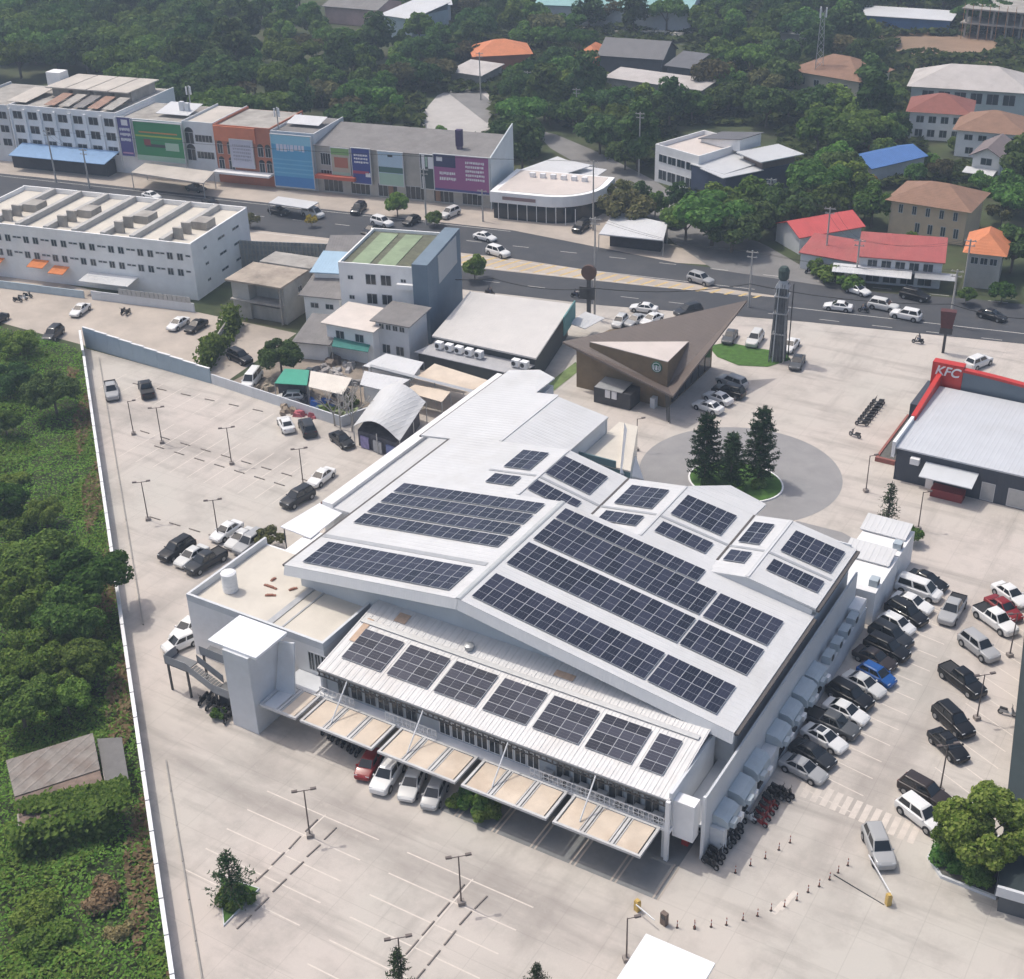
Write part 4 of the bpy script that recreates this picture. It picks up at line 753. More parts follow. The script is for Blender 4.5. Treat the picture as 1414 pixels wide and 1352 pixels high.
# ---- angular cafe
cf = thing('cafe', 'angular cafe with a swooping brown triangular roof and a brown timber box', 'building', (-20, 68, 0))
M_BRN = mat('brown_metal_roof', (.135,.108,.095), .06, .5, .55, ribs=('y', .5)); M_TIM = mat('brown_timber_cladding', (.20,.145,.085), .12, .9, .8, ribs=('x', .3))
T1, T2, T3 = Vector((-30.4,62.9,6.9)), Vector((-11.8,59.4,4.3)), Vector((-10.1,79.6,10.8))
TC = Vector((-14.35,63.1,3.5))
MB().slab([T1, TC, T3], .3).build('roof', M_BRN, cf, world=True); MB().slab([T1, T2, TC], .3).build('roof', M_BRN, cf, world=True); MB().slab([T2, T3, TC], .3).build('roof', M_BRN, cf, world=True)
nrm = (TC-T1).cross(T3-T1).normalized(); zp = lambda x, y: T1.z-((x-T1.x)*nrm.x+(y-T1.y)*nrm.y)/nrm.z
def pwall(pts, m, name, t=.0):
    b = [(x, y, 0) for x, y in pts]; c = [(x, y, min(7.4, max(3.0, zp(x, y)-.4))) for x, y in pts]; MB().hexa(b, c).build(name, m, cf, world=True)
pwall([(-28.6,63.7),(-14.5,63.7),(-14.5,78.6),(-26,68.6)], M_TIM, 'wall')
bq = [Vector((-26.6,63.8,0)), Vector((-14.3,62.9,0)), Vector((-14.6,70.2,0))]
k = MB(); top = [Vector((p.x,p.y,7.25)) for p in bq]; bot = [Vector((p.x,p.y,min(7.0,zp(p.x,p.y))-.3)) for p in bq]
for i in range(3): j = (i+1)%3; k.face([bot[i], bot[j], top[j], top[i]])
k.build('roof_box', M_TIM, cf, world=True); MB().slab([v+Vector((0,0,.06)) for v in top], .12).build('roof_box_top', mat('pinkish_roof_screed', (.58,.52,.48)), cf, world=True)
lg = MB().idx(0).tube((-15.9,63.02,6.15),(-15.9,62.86,6.15),.78,28).idx(1).tube((-15.9,62.86,6.15),(-15.9,62.845,6.15),.66,28).idx(0).tube((-15.9,62.845,6.15),(-15.9,62.83,6.15),.56,28).idx(1)
lg.tube((-15.9,62.83,6.3),(-15.9,62.815,6.3),.17,14).box(-16.07,62.812,5.72,-15.73,62.829,6.14).box(-16.36,62.812,5.8,-16.2,62.829,6.4).box(-15.6,62.812,5.8,-15.44,62.829,6.4)
lg.build('round_sign', [flat('sign_green', (.015,.13,.075)), M_PW], cf, world=True)
MB().box(-24.2,60.6,0,-18.6,63.6,2.3).build('service_bay', mat('dark_service_bay', (.055,.055,.06), .2, 1), cf, world=True); MB().slab([(-24.0,60.4,2.5),(-19.8,60.4,2.5),(-19.8,63.6,2.7),(-24.0,63.6,2.7)], .1).build('awning', M_STEEL, cf, world=True)
for x in (-22.4,-21.4): MB().box(x,60.45,1.2,x+.75,60.58,2.3).build('door_sign', M_PW, cf, world=True)
for x in (-23.9, -18.8): MB().tube((x,60.7,0),(x,60.7,2.3),.06).build('post', M_DSTEEL, cf, world=True)
for i in range(6): MB().box(-14.48,65+i*2.2,.3,-14.4,66.9+i*2.2,3.1).build('window', M_DGLASS, cf, world=True)
for i in range(3): MB().tube((-12.9+.35*i,60.3-.3*i,0),(-13.2+.35*i,60.2-.3*i,4.0),.07,6).build('column', M_DSTEEL, cf, world=True)
MB().box(-16.6,62.6,0,-15.9,63.6,1.5).build('cabinet', M_GREYW, cf, world=True)
sheet('cafe_lawn', PS((978,478),(1005,473),(1045,481),(1085,487),(1092,497),(1060,507),(1020,505),(990,493)), .05, M_LAWN)
sheet('cafe_verge', PS((733,548),(795,500),(800,512),(752,550)), .05, mat('thin_verge', (.16,.22,.08), .4, .6, .95))
MB().prism([tuple(P(*q_)[:2]) for q_ in ((735,546),(792,482),(796,484),(740,548))], 0, .5)
# ---- red and grey chicken restaurant
kf = thing('fast_food_restaurant', 'slate grey restaurant with a red tower lettered KFC and a pale ribbed roof', 'building', (28, 70, 0))
M_SLATE = mat('slate_cladding', (.045,.055,.075), .08, .8, .6, ribs=('x', .4)); M_KRED = mat('bright_red_panel', (.50,.030,.022), .06, .6, .5)
MB().slab([(18.2,58.9,4.6),(46,58.9,4.6),(46,77.2,5.0),(18.2,77.2,5.0)], .2).build('roof', mat('pale_blue_grey_roof', (.52,.54,.57), .04, .4, .5, ribs=('x', .55), dirt=.4, dirtcol=(.42,.42,.42)), kf, world=True)
MB().box(18.3,59.2,0,46,77,4.38).build('wall', M_SLATE, kf, world=True)
MB().box(17.75,58.8,3.2,18.15,66.5,5.3).build('parapet', M_WHITE, kf, world=True)
MB().hexa([(17.7,66.52,3.2),(18.3,66.52,3.2),(18.3,77.6,3.2),(17.7,77.6,3.2)], [(17.7,66.52,5.4),(18.3,66.52,5.4),(18.3,77.6,6.6),(17.7,77.6,6.6)]).build('red_parapet', M_KRED, kf, world=True)
MB().box(16.9,77.62,0,20.9,78.9,8.1).build('tower', M_KRED, kf, world=True); MB().box(15.6,74,0,17.6,82,3.2).build('front_room', M_SLATE, kf, world=True)
n = 14; arc = [(20.92+(46-20.92)*i/n, 7.7-2.9*(i/n)**1.6) for i in range(n+1)]; k = MB()
for i in range(n):
    (xa, za), (xb, zb) = arc[i], arc[i+1]
    k.idx(0).hexa([(xa,77.7,4.0),(xb,77.7,4.0),(xb,78.3,4.0),(xa,78.3,4.0)], [(xa,77.7,za-.35),(xb,77.7,zb-.35),(xb,78.3,zb-.35),(xa,78.3,za-.35)])
    k.idx(1).hexa([(xa,77.6,za-.349),(xb,77.6,zb-.349),(xb,78.5,zb-.349),(xa,78.5,za-.349)], [(xa,77.6,za),(xb,77.6,zb),(xb,78.5,zb),(xa,78.5,za)])
k.build('arched_parapet', [mat('slate_back', (.13,.165,.195), .06, .6), M_KRED], kf, world=True)
cu = bpy.data.curves.new('lettering', 'FONT'); cu.body = 'KFC'; cu.size = 1.75; cu.extrude = .04; cu.align_x = 'CENTER'; cu.align_y = 'CENTER'; cu.shear = .25; cu.offset = .03
to = bpy.data.objects.new('t_', cu); COL.objects.link(to); bpy.context.view_layer.update(); me = bpy.data.meshes.new_from_object(to.evaluated_get(bpy.context.evaluated_depsgraph_get())); bpy.data.objects.remove(to)
me.materials.clear(); me.materials.append(M_PW); lo = link('lettering', me, kf, Vector((18.9,77.55,7.0))-Vector((28,70,0))); lo.rotation_euler = (pi/2, 0, 0)
MB().slab([(22.0,56.2,2.9),(28.3,56.2,2.9),(28.3,59.1,3.5),(22.0,59.1,3.5)], .12).build('awning', mat('pale_awning', (.55,.57,.59), .05, .6), kf, world=True)
MB().box(22.3,58.9,0,23.2,59.15,3.2).build('side_panel', M_WHITE, kf, world=True); MB().box(23.4,57.2,0,27.2,58.8,1.1).build('delivery_box', mat('dark_red_box', (.22,.03,.03), .15, 1), kf, world=True)
for x in (29.6, 33.2): window(kf, x-28, 59.19-70, 1.3, 2.6 if x > 30 else 1.6, 2.4, gm=M_STEEL, name='shutter', bars=0)
for x in (20.2, 36.5): MB().box(x,58.4,3.0,x+1.1,59.1,3.8).build('condenser', M_WHITE, kf, world=True)
tr2 = thing('planted_terrace', 'brick-edged terrace with grey plants along the restaurant side', 'planter', (15.6, 68, 0))
MB().box(14.9,62.5,0,17.4,62.9,.6).box(14.9,62.9,0,15.2,76,.6).build('wall', mat('brick_red_edge', (.28,.10,.08), .15, 1), tr2, world=True)
MB().box(15.2,62.9,0,17.6,76,.45).build('bed', mat('dark_bed', (.10,.10,.09), .4, 2), tr2, world=True)
# ---- sheds between the yard and the hall
bs = thing('vaulted_shed', 'white barrel-vaulted open shed beside the car park', 'shed', (-47, 34, 0))
q0, q1 = P(488,588,3.0), P(552,610,3.0); q2 = P(588,556,3.0); ax1 = (q1-q0); ax2 = (q2-q1); k = MB(); n = 12; prof = []
for i in range(n+1): t_ = i/n; prof.append((t_, 1.7*sin(pi*t_)+.15*(t_ > .95)))
for i in range(n):
    (t0, z0), (t1, z1) = prof[i], prof[i+1]; a = q0+ax1*t0+Vector((0,0,z0)); b = q0+ax1*t1+Vector((0,0,z1)); k.slab([a, b, b+ax2, a+ax2], .06)
k.build('roof', M_ROOF, bs, world=True)
for t_ in (0, .5, 1):
    for s_ in (0, .5, 1):
        p = q0+ax1*t_+ax2*s_; MB().tube((p.x,p.y,0),(p.x,p.y,3.0),.07).build('post', M_STEEL, bs, world=True)
p0, p1 = q0+ax2*.05+ax1*.05, q0+ax1*.9+ax2*.9
MB().prism([tuple((q0+ax1*u+ax2*v)[:2]) for u, v in ((.06,.04),(.9,.04),(.9,.9),(.06,.9))], 0, 2.3).build('stored_goods', mat('dark_stored_goods', (.06,.06,.075), .5, 1.5), bs, world=True)
for i in range(3): MB().prism([tuple((q0+ax1*u+ax2*v)[:2]) for u, v in ((.12+.28*i,.01),(.3+.28*i,.01),(.3+.28*i,.035),(.12+.28*i,.035))], .1, 1.7).build('stacked_bags', (mat('lilac_bags', (.25,.22,.40), .2, 2), mat('grey_bags', (.35,.36,.38), .2, 2), mat('blue_bags', (.12,.15,.3), .2, 2))[i], bs, world=True)
for i, (lab, q, z, m_) in enumerate((('larger flat white sheet roof behind the vaulted shed', [(501,505),(568,523),(585,500),(533,488)], 3.4, M_ROOF), ('lower flat white sheet roof touching the vaulted shed', [(497,531),(538,541),(566,524),(503,512)], 3.2, M_ROOF),
        ('beige cloth canopy stretched beside the row of motorbikes', [(565,528),(640,543),(680,527),(600,502)], 3.0, M_AWN), ('lower strip of beige cloth canopy above the walkway', [(556,540),(610,555),(622,541),(573,531)], 2.8, M_AWN),
        ('small green roofed shelter in the yard', [(379,529),(424,532),(427,511),(393,509)], 2.9, mat('green_sheet', (.03,.30,.20), .1, .8, .5)), ('cream sheet roof joined to the green shelter', [(426,534),(473,545),(486,522),(429,512)], 2.9, mat('cream_sheet', (.66,.61,.54), .08, .6)),
        ('teal netting roof in front of the small white house', [(458,478),(508,486),(513,470),(462,464)], 2.9, mat('teal_net', (.03,.17,.15), .2, 1)))):
    c = P(sum(a[0] for a in q)/4, sum(a[1] for a in q)/4); s_ = thing('canopy', lab, 'canopy', (c.x, c.y, 0))
    qq = [P(*a, z+(.5 if j > 1 else 0)) for j, a in enumerate(q)]; MB().slab(qq, .08).build('roof', m_, s_, world=True)
    for a in qq: MB().tube((a.x,a.y,0),(a.x,a.y,a.z-.08),.06).build('post', M_STEEL, s_, world=True)
    if i in (0, 1, 4): MB().prism([((a.x*.85+c.x*.15), (a.y*.85+c.y*.15)) for a in qq], 0, z-.5).build('wall', M_OFFW if i < 2 else mat('dark_stored_goods', (.06,.06,.075)), s_, world=True)
bw = thing('boundary_beam', 'grey steel beam carried over the passage beside the hall', 'beam', P(560, 520))
MB().hexa([P(510,506,3.6),P(690,552,3.6),P(692,548,3.6),P(512,503,3.6)], [P(510,506,4.0),P(690,552,4.0),P(692,548,4.0),P(512,503,4.0)]).build('beam', M_STEEL, bw, world=True)
for a in ((512,506),(600,528),(688,551)): p = P(*a, 3.6); MB().tube((p.x,p.y,0),(p.x,p.y,3.6),.09).build('post', M_STEEL, bw, world=True)
sheet('yard', [(-73.5,40.6),(-50.5,38.2),(-47,45),(-46,56.5),(-72,60)], .015, mat('yard_dirt', (.26,.22,.18), .35, .3, .95, dirt=.6, dirtcol=(.12,.11,.09)))
for i, (px, py, c, nm) in enumerate(((437,558,(.03,.12,.42),'heap under a bright blue tarpaulin'),(428,573,(.45,.12,.14),'heap of pinkish red bags by the yard wall'),(452,571,(.16,.22,.08),'heap of green sacks at the yard corner'),(470,560,(.13,.09,.07),'heap of brown scrap beside the bare tree'),(447,512,(.30,.28,.27),'heap of pale scrap metal'),(412,556,(.07,.07,.08),'heap of dark scrap'),(480,508,(.34,.33,.33),'heap of grey poles and junk'),(470,540,(.1,.1,.1),'heap of black bins'),(398,565,(.25,.2,.15),'heap of planks beside the pale car'),(462,520,(.4,.38,.36),'heap of white sheets near the cream roof'),(425,520,(.08,.1,.12),'heap of dark drums behind the green shelter'),(455,500,(.2,.16,.13),'heap of brown boards below the teal net'),(490,530,(.28,.27,.26),'heap of grey pipes by the white sheet roofs'),(445,565,(.05,.09,.2),'small heap of blue crates near the tarpaulin'),(478,572,(.2,.24,.12),'heap of green nets at the yard end'),(372,535,(.3,.26,.2),'heap of sand by the white van'))):
    p = P(px, py); o = thing('junk_heap', nm, 'junk', (p.x, p.y, 0), .3*i, 'junk in the yard'); rnd = random.Random(i)
    m_ = mat('junk_%d' % i, c, .35, 2.5, .8)
    for j in range(9):
        x, y = rnd.uniform(-1.6,1.6), rnd.uniform(-1.1,1.1); s_ = rnd.uniform(.3,.8); MB().hexa([(x-s_,y-s_*.7,0),(x+s_,y-s_*.6,0),(x+s_*.9,y+s_*.7,0),(x-s_*.8,y+s_*.6,0)], [(x-s_*.7,y-s_*.5,s_*rnd.uniform(.5,1.3)),(x+s_*.6,y-s_*.5,s_*rnd.uniform(.5,1.3)),(x+s_*.7,y+s_*.5,s_*rnd.uniform(.5,1.3)),(x-s_*.6,y+s_*.5,s_*rnd.uniform(.5,1.3))]).build('piece', m_, o)
# ---- houses behind the road on the right
def hs(lab, pl, pr_, z, d, **k): return house('house', lab, pl, pr_, z, d, **k)
M_LEMON = mat('cream_render', (.56,.50,.40), .08, .5, .8)
h = hs('tan two-storey house with a broad brown hipped roof', (1231,275), (1336,291), 6.3, 10.5, kind='hip', rise=2.6, wm=M_TAN, rm=M_TILEB, ov=.9, wins=((5,4.9,.8,1.6,(.05,.95)),(4,1.9,.9,1.8,(.3,.98))))
h = hs('maroon metal-roofed shophouse at the bend of the road', (1187,353), (1302,362), 4.6, 6, kind='shed', rise=1.9, wm=M_GREYW, rm=M_MAROON, ov=.4, wins=((5,3.4,1.6,1.4),(4,1.3,2.2,2.0)))
MB().slab([(-4,-2.8,2.6),(8.5,-2.8,2.4),(8.5,-.1,2.9),(-4,-.1,3.1)], .1).build('awning', M_ROOF, h); MB().slab([(9,-2,2.3),(15.5,-2,2.3),(15.5,-.1,2.8),(9,-.1,2.8)], .1).build('awning', M_STEEL, h)
h = hs('bright red hipped roof house behind the utility poles', (1105,327), (1190,312), 3.2, 7.5, kind='gable', rise=1.7, wm=M_GREYW, rm=M_RED, ov=.5)
h = hs('maroon lean-to roof joining the red house', (1106,348), (1186,362), 2.9, 6.5, kind='shed', rise=1.2, wm=M_GREYW, rm=M_MAROON, ov=.3)
h = hs('orange hipped roof house beside the dark tree', (1337,347), (1384,352), 6.0, 8.5, kind='hip', rise=2.5, wm=mat('raw_render', (.42,.41,.38)), rm=M_ORANGE, ov=.8, wins=((3,4.6,1.2,1.2),))
h = hs('white apartment house with long pale hipped roof', (1259,118), (1420,128), 6.6, 15, kind='hip', rise=3.6, wm=mat('mint_white_render', (.52,.58,.57), .06, .6), rm=mat('weathered_pale_roof', (.47,.44,.42), .12, .3, .8, dirt=.6, dirtcol=(.28,.25,.23)), ov=1.0, wins=((6,4.6,2.6,2.4),))
h = hs('white house with a dark red hipped roof', (1257,153), (1338,158), 6.0, 11, kind='hip', rise=2.8, wm=M_WHITE, rm=M_TILER, ov=.9, wins=((4,4.4,1.6,1.5),(4,1.5,1.6,1.6)))
h = hs('white house with a red-brown roof at the right edge', (1322,178), (1414,186), 5.6, 12, kind='hip', rise=2.9, wm=M_WHITE, rm=M_TILEB, ov=.9, wins=((4,4.1,1.7,1.2),(3,1.4,1.6,1.4)))
h = hs('small white gabled house with a mauve-grey roof', (1344,214), (1382,219), 4.9, 10, kind='gable', rise=1.9, ridge='y', wm=M_WHITE, rm=mat('mauve_grey_tiles', (.19,.155,.155), .1, .6, .85), ov=.7, wins=((1,3.9,2.2,1.4),))
MB().slab([(-1,-3,2.2),(5,-3,2.2),(5,-.1,2.6),(-1,-.1,2.6)], .1).build('awning', M_ROOF, h)
h = hs('long low roof of bright blue metal among the trees', (1204,232), (1277,215), 3.2, 8, kind='gable', rise=1.4, wm=M_GREYW, rm=M_BLUER, ov=.5)
h = hs('house with a brown roof beside the lattice mast', (1092,96), (1186,112), 5.6, 14, kind='hip', rise=3.4, wm=M_LEMON, rm=M_TILEB, ov=.9, wins=((4,3.5,1.5,1.5),))
h = hs('small brown-roofed outbuilding below the lattice mast', (1120,146), (1160,150), 3.0, 6, kind='hip', rise=1.6, wm=M_LEMON, rm=M_TILEB)
h = hs('white modern house with terraces and a grey roof', (905,205), (965,222), 6.6, 14, kind='flat', rise=.9, wm=M_WHITE, rm=mat('pinkish_roof_screed', (.58,.52,.48)), cat='house', wins=((4,5.0,2.2,1.6),(4,1.7,2.2,2.0)))
MB().slab([(3,9,7.4),(14,9,9.4),(14,16,9.4),(3,16,7.4)], .15).build('upper_roof', M_DARKR, h); MB().box(3.4,9.4,6.7,13.6,15.6,7.2).hexa([(3.4,9.4,7.2),(13.6,9.4,7.2),(13.6,15.6,7.2),(3.4,15.6,7.2)],[(3.4,9.4,7.25),(13.6,9.4,9.15),(13.6,15.6,9.15),(3.4,15.6,7.25)]).build('upper_wall', M_WHITE, h)
h = hs('navy blue showroom house with a pale sloping roof and white lettering', (955,226), (1000,240), 5.8, 11, kind='shed', rise=.3, wm=mat('navy_render', (.045,.065,.12), .08, .6, .6), rm=mat('pale_grey_metal', (.52,.53,.54), .05, .4, .5, ribs=('x', .5)), ov=.2)
a, L, an = frame((1002,245), (1102,225), 5.6)
nv = thing('navy_building', 'navy blue building front with faint white lettering', 'building', (a.x, a.y, 0), an); MB().box(0,0,0,L,7,5.6).build('wall', mat('navy_render', (.045,.065,.12)), nv)
MB().box(-1,-.5,5.61,L*.5,7,5.75).build('roof', mat('pale_grey_metal', (.52,.53,.54)), nv); MB().box(L*.52,.5,5.61,L-.5,6.5,7.2).build('upper_room', mat('brown_cladding', (.20,.15,.13), .1, 1), nv); MB().box(L*.45,-.6,7.21,L+.8,7.4,7.4).build('upper_roof', mat('pale_grey_metal', (.52,.53,.54)), nv)
for u0, v0, u1, v1 in [m_[1:] for m_ in text_marks(M_PW,.25,.35,.72,.62,1,4)]: MB().box(L*u0,-.06,5.6*v0,L*u1,-.002,5.6*v1).build('sign_lettering', M_PW, nv)
# ---- far background
hs('dark grey gabled warehouse near the top of the picture', (828,76), (914,82), 5.2, 12, kind='gable', rise=3.2, wm=M_DARKR, rm=M_DARKR, ov=.6)
hs('small dark grey lean-to beside the dark warehouse', (921,90), (952,94), 4.4, 9, kind='shed', rise=1.6, wm=M_DARKR, rm=M_DARKR)
hs('low pale-roofed shed in front of the dark warehouse', (838,106), (968,124), 3.2, 7, kind='shed', rise=.8, wm=M_OLD, rm=mat('weathered_pale_roof', (.47,.44,.42)))
hs('orange hipped roof house among trees near the top', (655,78), (733,74), 4.4, 12, kind='hip', rise=2.8, wm=M_TERRA, rm=M_ORANGE)
hs('orange roof half hidden by trees left of the dark warehouse', (795,78), (826,80), 4.2, 10, kind='hip', rise=2.4, wm=M_TERRA, rm=M_ORANGE)
hs('grey low shed roofs beside the far lane', (622,98), (664,104), 3.2, 9, kind='shed', rise=.9, wm=M_OLD, rm=mat('weathered_pale_roof', (.47,.44,.42)))
hs('long pale teal warehouse roof at the top edge', (740,6), (952,14), 6, 26, kind='gable', rise=2.6, wm=M_GREYW, rm=M_TEALR)
hs('white bright metal roof at the top edge', (582,8), (622,6), 6, 22, kind='gable', rise=2, wm=M_GREYW, rm=M_ROOF)
hs('pale blue-white shed at the top edge left of the bright roof', (527,20), (568,26), 6, 16, kind='shed', rise=2, wm=mat('pale_blue_wall', (.42,.50,.55)), rm=M_ROOF)
hs('pink and white small houses at the top edge', (448,8), (520,14), 5, 14, kind='gable', rise=2, wm=mat('pink_render', (.52,.36,.34), .15, .3), rm=M_CEM)
hs('long white-roofed site hut with blue wall at the top right', (1186,20), (1312,28), 3.4, 9, kind='shed', rise=.8, wm=mat('site_blue', (.07,.16,.33), .2, .3), rm=M_ROOF)
hs('white shed roofs between palms at the top', (1076,44), (1128,50), 3.6, 8, kind='shed', rise=1, wm=M_OLD, rm=M_ROOF)
a, L, an = frame((1335,10), (1430,18), 8)
cs = thing('construction_frame', 'open concrete building frame under construction at the top right corner', 'building', (a.x, a.y, 0), an)
for z in (3.8, 7.6): MB().box(-1,-1,z,L+6,16,z+.35).build('floor_slab', M_OLD, cs)
for i in range(6):
    for y in (0, 7, 14): MB().box(i*L/5,y,0,i*L/5+.5,y+.5,3.79).box(i*L/5,y,4.16,i*L/5+.5,y+.5,7.59).build('column', M_OLD, cs)
for i in range(9): MB().box(i*L/8,-2.2,0,i*L/8+.12,-2.08,9.5).build('scaffold_pole', mat('scaffold_orange', (.45,.22,.08), .2, 1), cs)
rp = thing('rubble_field', 'field of pale stacked slabs below the teal warehouse', 'rubble', P(870, 40)); rnd = random.Random(3)
for i in range(70):
    p = P(rnd.uniform(805,955), rnd.uniform(24,50)); s_ = rnd.uniform(.8,2); MB().box(p.x-s_,p.y-.5,0,p.x+s_,p.y+.5,rnd.uniform(.3,.9)).build('slab', M_BEIGE, rp, world=True)
# ---- left-hand scrub: half-ruined sheds
rn = thing('ruined_shed', 'long shed with a rusty corrugated roof swallowed by creepers', 'shed', P(80, 1090))
MB().slab([P(8,1050,3.2),P(20,1100,2.6),P(138,1062,2.6),P(128,1012,3.2)], .1).build('roof', mat('grey_rust_corrugated', (.25,.225,.20), .25, 1, .9, dirt=.7, dirtcol=(.17,.115,.09), ribs=('x', .9)), rn, world=True)
MB().slab([P(20,1102,2.6),P(30,1145,3.0),P(150,1110,3.0),P(138,1064,2.6)], .1).build('roof', mat('brown_debris_roof', (.17,.125,.10), .4, 1, .95), rn, world=True)
MB().prism([tuple(P(*q_,0)[:2]) for q_ in ((24,1080),(34,1180),(150,1150),(136,1045))], 0, 2.4).build('wall', M_OLD, rn, world=True)
MB().slab([P(134,1020,2.4),P(146,1082,2.2),P(178,1078,2.2),P(168,1018,2.4)], .1).build('side_roof', mat('grey_felt', (.16,.155,.15), .15, 1, .9), rn, world=True); MB().prism([tuple(P(*q_,0)[:2]) for q_ in ((140,1050),(150,1105),(176,1100),(168,1048))], 0, 2.0).build('wall', M_OLD, rn, world=True)
# ---- boundary walls
wl = thing('boundary_wall', 'long white-topped wall between the car park and the overgrown plot', 'wall', (*wall_pt(0), 0))
nv2 = Vector((-LD.y, LD.x)).normalized()
for i in range(38):
    a, b = wall_pt(i/38*1.2), wall_pt((i+1)/38*1.2-.0012); o_ = nv2*-.12
    MB().prism([tuple(a+o_), tuple(b+o_), tuple(b-o_), tuple(a-o_)], 0, 1.9 if i > 1 else 2.8).build('panel', M_GREYW, wl, world=True)
    MB().prism([tuple(a+o_*1.5), tuple(b+o_*1.5), tuple(b-o_*1.5), tuple(a-o_*1.5)], 1.901 if i > 1 else 2.801, 2.0 if i > 1 else 2.9).build('coping', M_WHITE, wl, world=True)
kb = thing('kerb_strip', 'raised pale kerb strip running along the inside of the long wall', 'kerb', (*wall_pt(.05), 0)); n_in = nv2
for i in range(30):
    if 15 < i < 21: continue
    a, b = wall_pt(.04+i*.036), wall_pt(.04+(i+1)*.036-.0008); o1 = n_in*2.0; o2 = n_in*2.13
    MB().prism([tuple(a+o1), tuple(b+o1), tuple(b+o2), tuple(a+o2)], 0, .18).build('kerb', mat('dark_kerb', (.30,.285,.265), .15, 1), kb, world=True)
M_BW = mat('blue_grey_wall_paint', (.33,.41,.47), .06, .5, .75)
fw = thing('boundary_wall', 'tall blue-grey wall at the far end of the car park', 'wall', (-101, 40.4, 0))
q = [Vector((-101.5,40.55)), Vector((-75.6,39.9))]
for i in range(10):
    a = q[0].lerp(q[1], i/10); b = q[0].lerp(q[1], (i+1)/10-.001); hh_ = 3.3-.11*i
    MB().prism([tuple(a), tuple(b), (b.x,b.y+.22), (a.x,a.y+.22)], 0, hh_).build('panel', M_BW, fw, world=True); MB().prism([(a.x,a.y-.05),(b.x,b.y-.05),(b.x,b.y+.27),(a.x,a.y+.27)], hh_+.001, hh_+.1).build('coping', M_WHITE, fw, world=True)
fw = thing('boundary_wall', 'lower pale grey wall beside the junk yard', 'wall', (-75, 39.8, 0)); q = [Vector((-75.4,39.85)), Vector((-51.0,38.0))]
for i in range(9):
    a = q[0].lerp(q[1], i/9); b = q[0].lerp(q[1], (i+1)/9-.001)
    MB().prism([tuple(a), tuple(b), (b.x,b.y+.2), (a.x,a.y+.2)], 0, 1.55).build('panel', M_GREYW, fw, world=True)
fw = thing('boundary_wall', 'short grey wall closing the end of the junk yard', 'wall', (-50.6, 40, 0)); MB().prism([(-50.9,38.0),(-50.6,38.0),(-47.6,45.5),(-47.9,45.5)], 0, 1.5).build('panel', M_GREYW, fw, world=True)
# ---- right edge and bottom edge
db = thing('dark_roofed_building', 'dark flat-roofed building cut by the right edge, pale fascia at its near end', 'building', (50, 15, 0))
a, b = P(1378,1222,3.0), P(1414,880,3.0); dx = Vector((14,1.5,0)); dirn = (b-a)
MB().slab([a, a+dx, b+dirn*.25+dx, b+dirn*.25], .3).build('roof', mat('dark_green_grey_felt', (.022,.034,.036), .15, .4, .8), db, world=True)
MB().prism([(a.x+.3,a.y+.3),(a.x+13.8,a.y+1.7),(b.x+dirn.x*.25+13.8,b.y+dirn.y*.25),(b.x+dirn.x*.25+.3,b.y+dirn.y*.25)], 0, 2.7).build('wall', mat('dark_wall', (.10,.11,.12), .1, 1), db, world=True)
MB().hexa([a+Vector((0,-.3,-.9)), a+dx+Vector((0,-.3,-.9)), a+dx+Vector((0,-.02,-.9)), a+Vector((0,-.02,-.9))], [a+Vector((0,-.3,.05)), a+dx+Vector((0,-.3,.05)), a+dx+Vector((0,-.02,.05)), a+Vector((0,-.02,.05))]).build('fascia', M_GREYW, db, world=True)
kq = thing('kiosk', 'kiosk with a plain white flat roof cut by the bottom edge', 'kiosk', (27.5, -27.5, 0))
MB().box(24.75,-32,3.5,30.4,-23.45,3.72).build('roof', mat('bright_white_slab', (.80,.81,.83)), kq, world=True); MB().box(25.4,-31.4,0,29.8,-24.1,3.49).build('wall', M_GREYW, kq, world=True)
for x in (25.9, 29.0): MB().box(x,-24.09,.6,x+.8,-24.02,2.6).build('window', M_DGLASS, kq, world=True)
ORD = ('first','second','third','fourth','fifth','sixth','seventh','eighth','ninth','tenth','eleventh','twelfth','thirteenth','fourteenth','fifteenth','sixteenth')
# ================================================================ vehicles
M_TYRE = mat('tyre_rubber', (.018,.018,.019), .1, 3, .85); M_RIM = mat('alloy_rim', (.35,.36,.37), .05, 3, .35, metal=.6)
M_CGL = glassmat('car_glass', (.012,.015,.018), .06, .7); M_HEAD = glassmat('headlamp', (.55,.57,.58), .1); M_TAIL = glassmat('tail_lamp', (.22,.012,.012), .2); M_BLK = mat('black_trim', (.02,.02,.021), .1, 3, .7)
PAINT = {'white': (.72,.72,.71), 'pearl': (.60,.60,.585), 'silver': (.36,.365,.37), 'grey': (.085,.09,.095), 'dark': (.022,.025,.03), 'black': (.006,.0065,.008), 'brown': (.035,.026,.024), 'red': (.22,.014,.016), 'blue': (.012,.085,.30), 'bronze': (.16,.13,.115)}
def pm_(c): return paint('car_paint_'+c, PAINT[c])
KIND = {  # L, W, H, belt, nose z, tail z, wind base, rear base, roof front, roof rear, wheel r
 'sedan': (4.5,1.78,1.46,.93,.74,.92,1.02,-1.62,.22,-.92,.32), 'hatch': (3.95,1.70,1.52,.95,.78,.98,1.08,-1.86,.35,-1.42,.31), 'suv': (4.75,1.88,1.80,1.10,.95,1.08,1.12,-2.22,.42,-1.86,.37),
 'pickup': (5.3,1.88,1.80,1.08,.98,1.06,1.28,-.72,.62,-.45,.38), 'van': (4.95,1.88,1.96,1.08,.92,1.06,1.72,-2.36,.92,-2.2,.34), 'double': (5.3,1.88,1.82,1.08,.98,1.06,1.28,-1.0,.62,-.74,.38)}
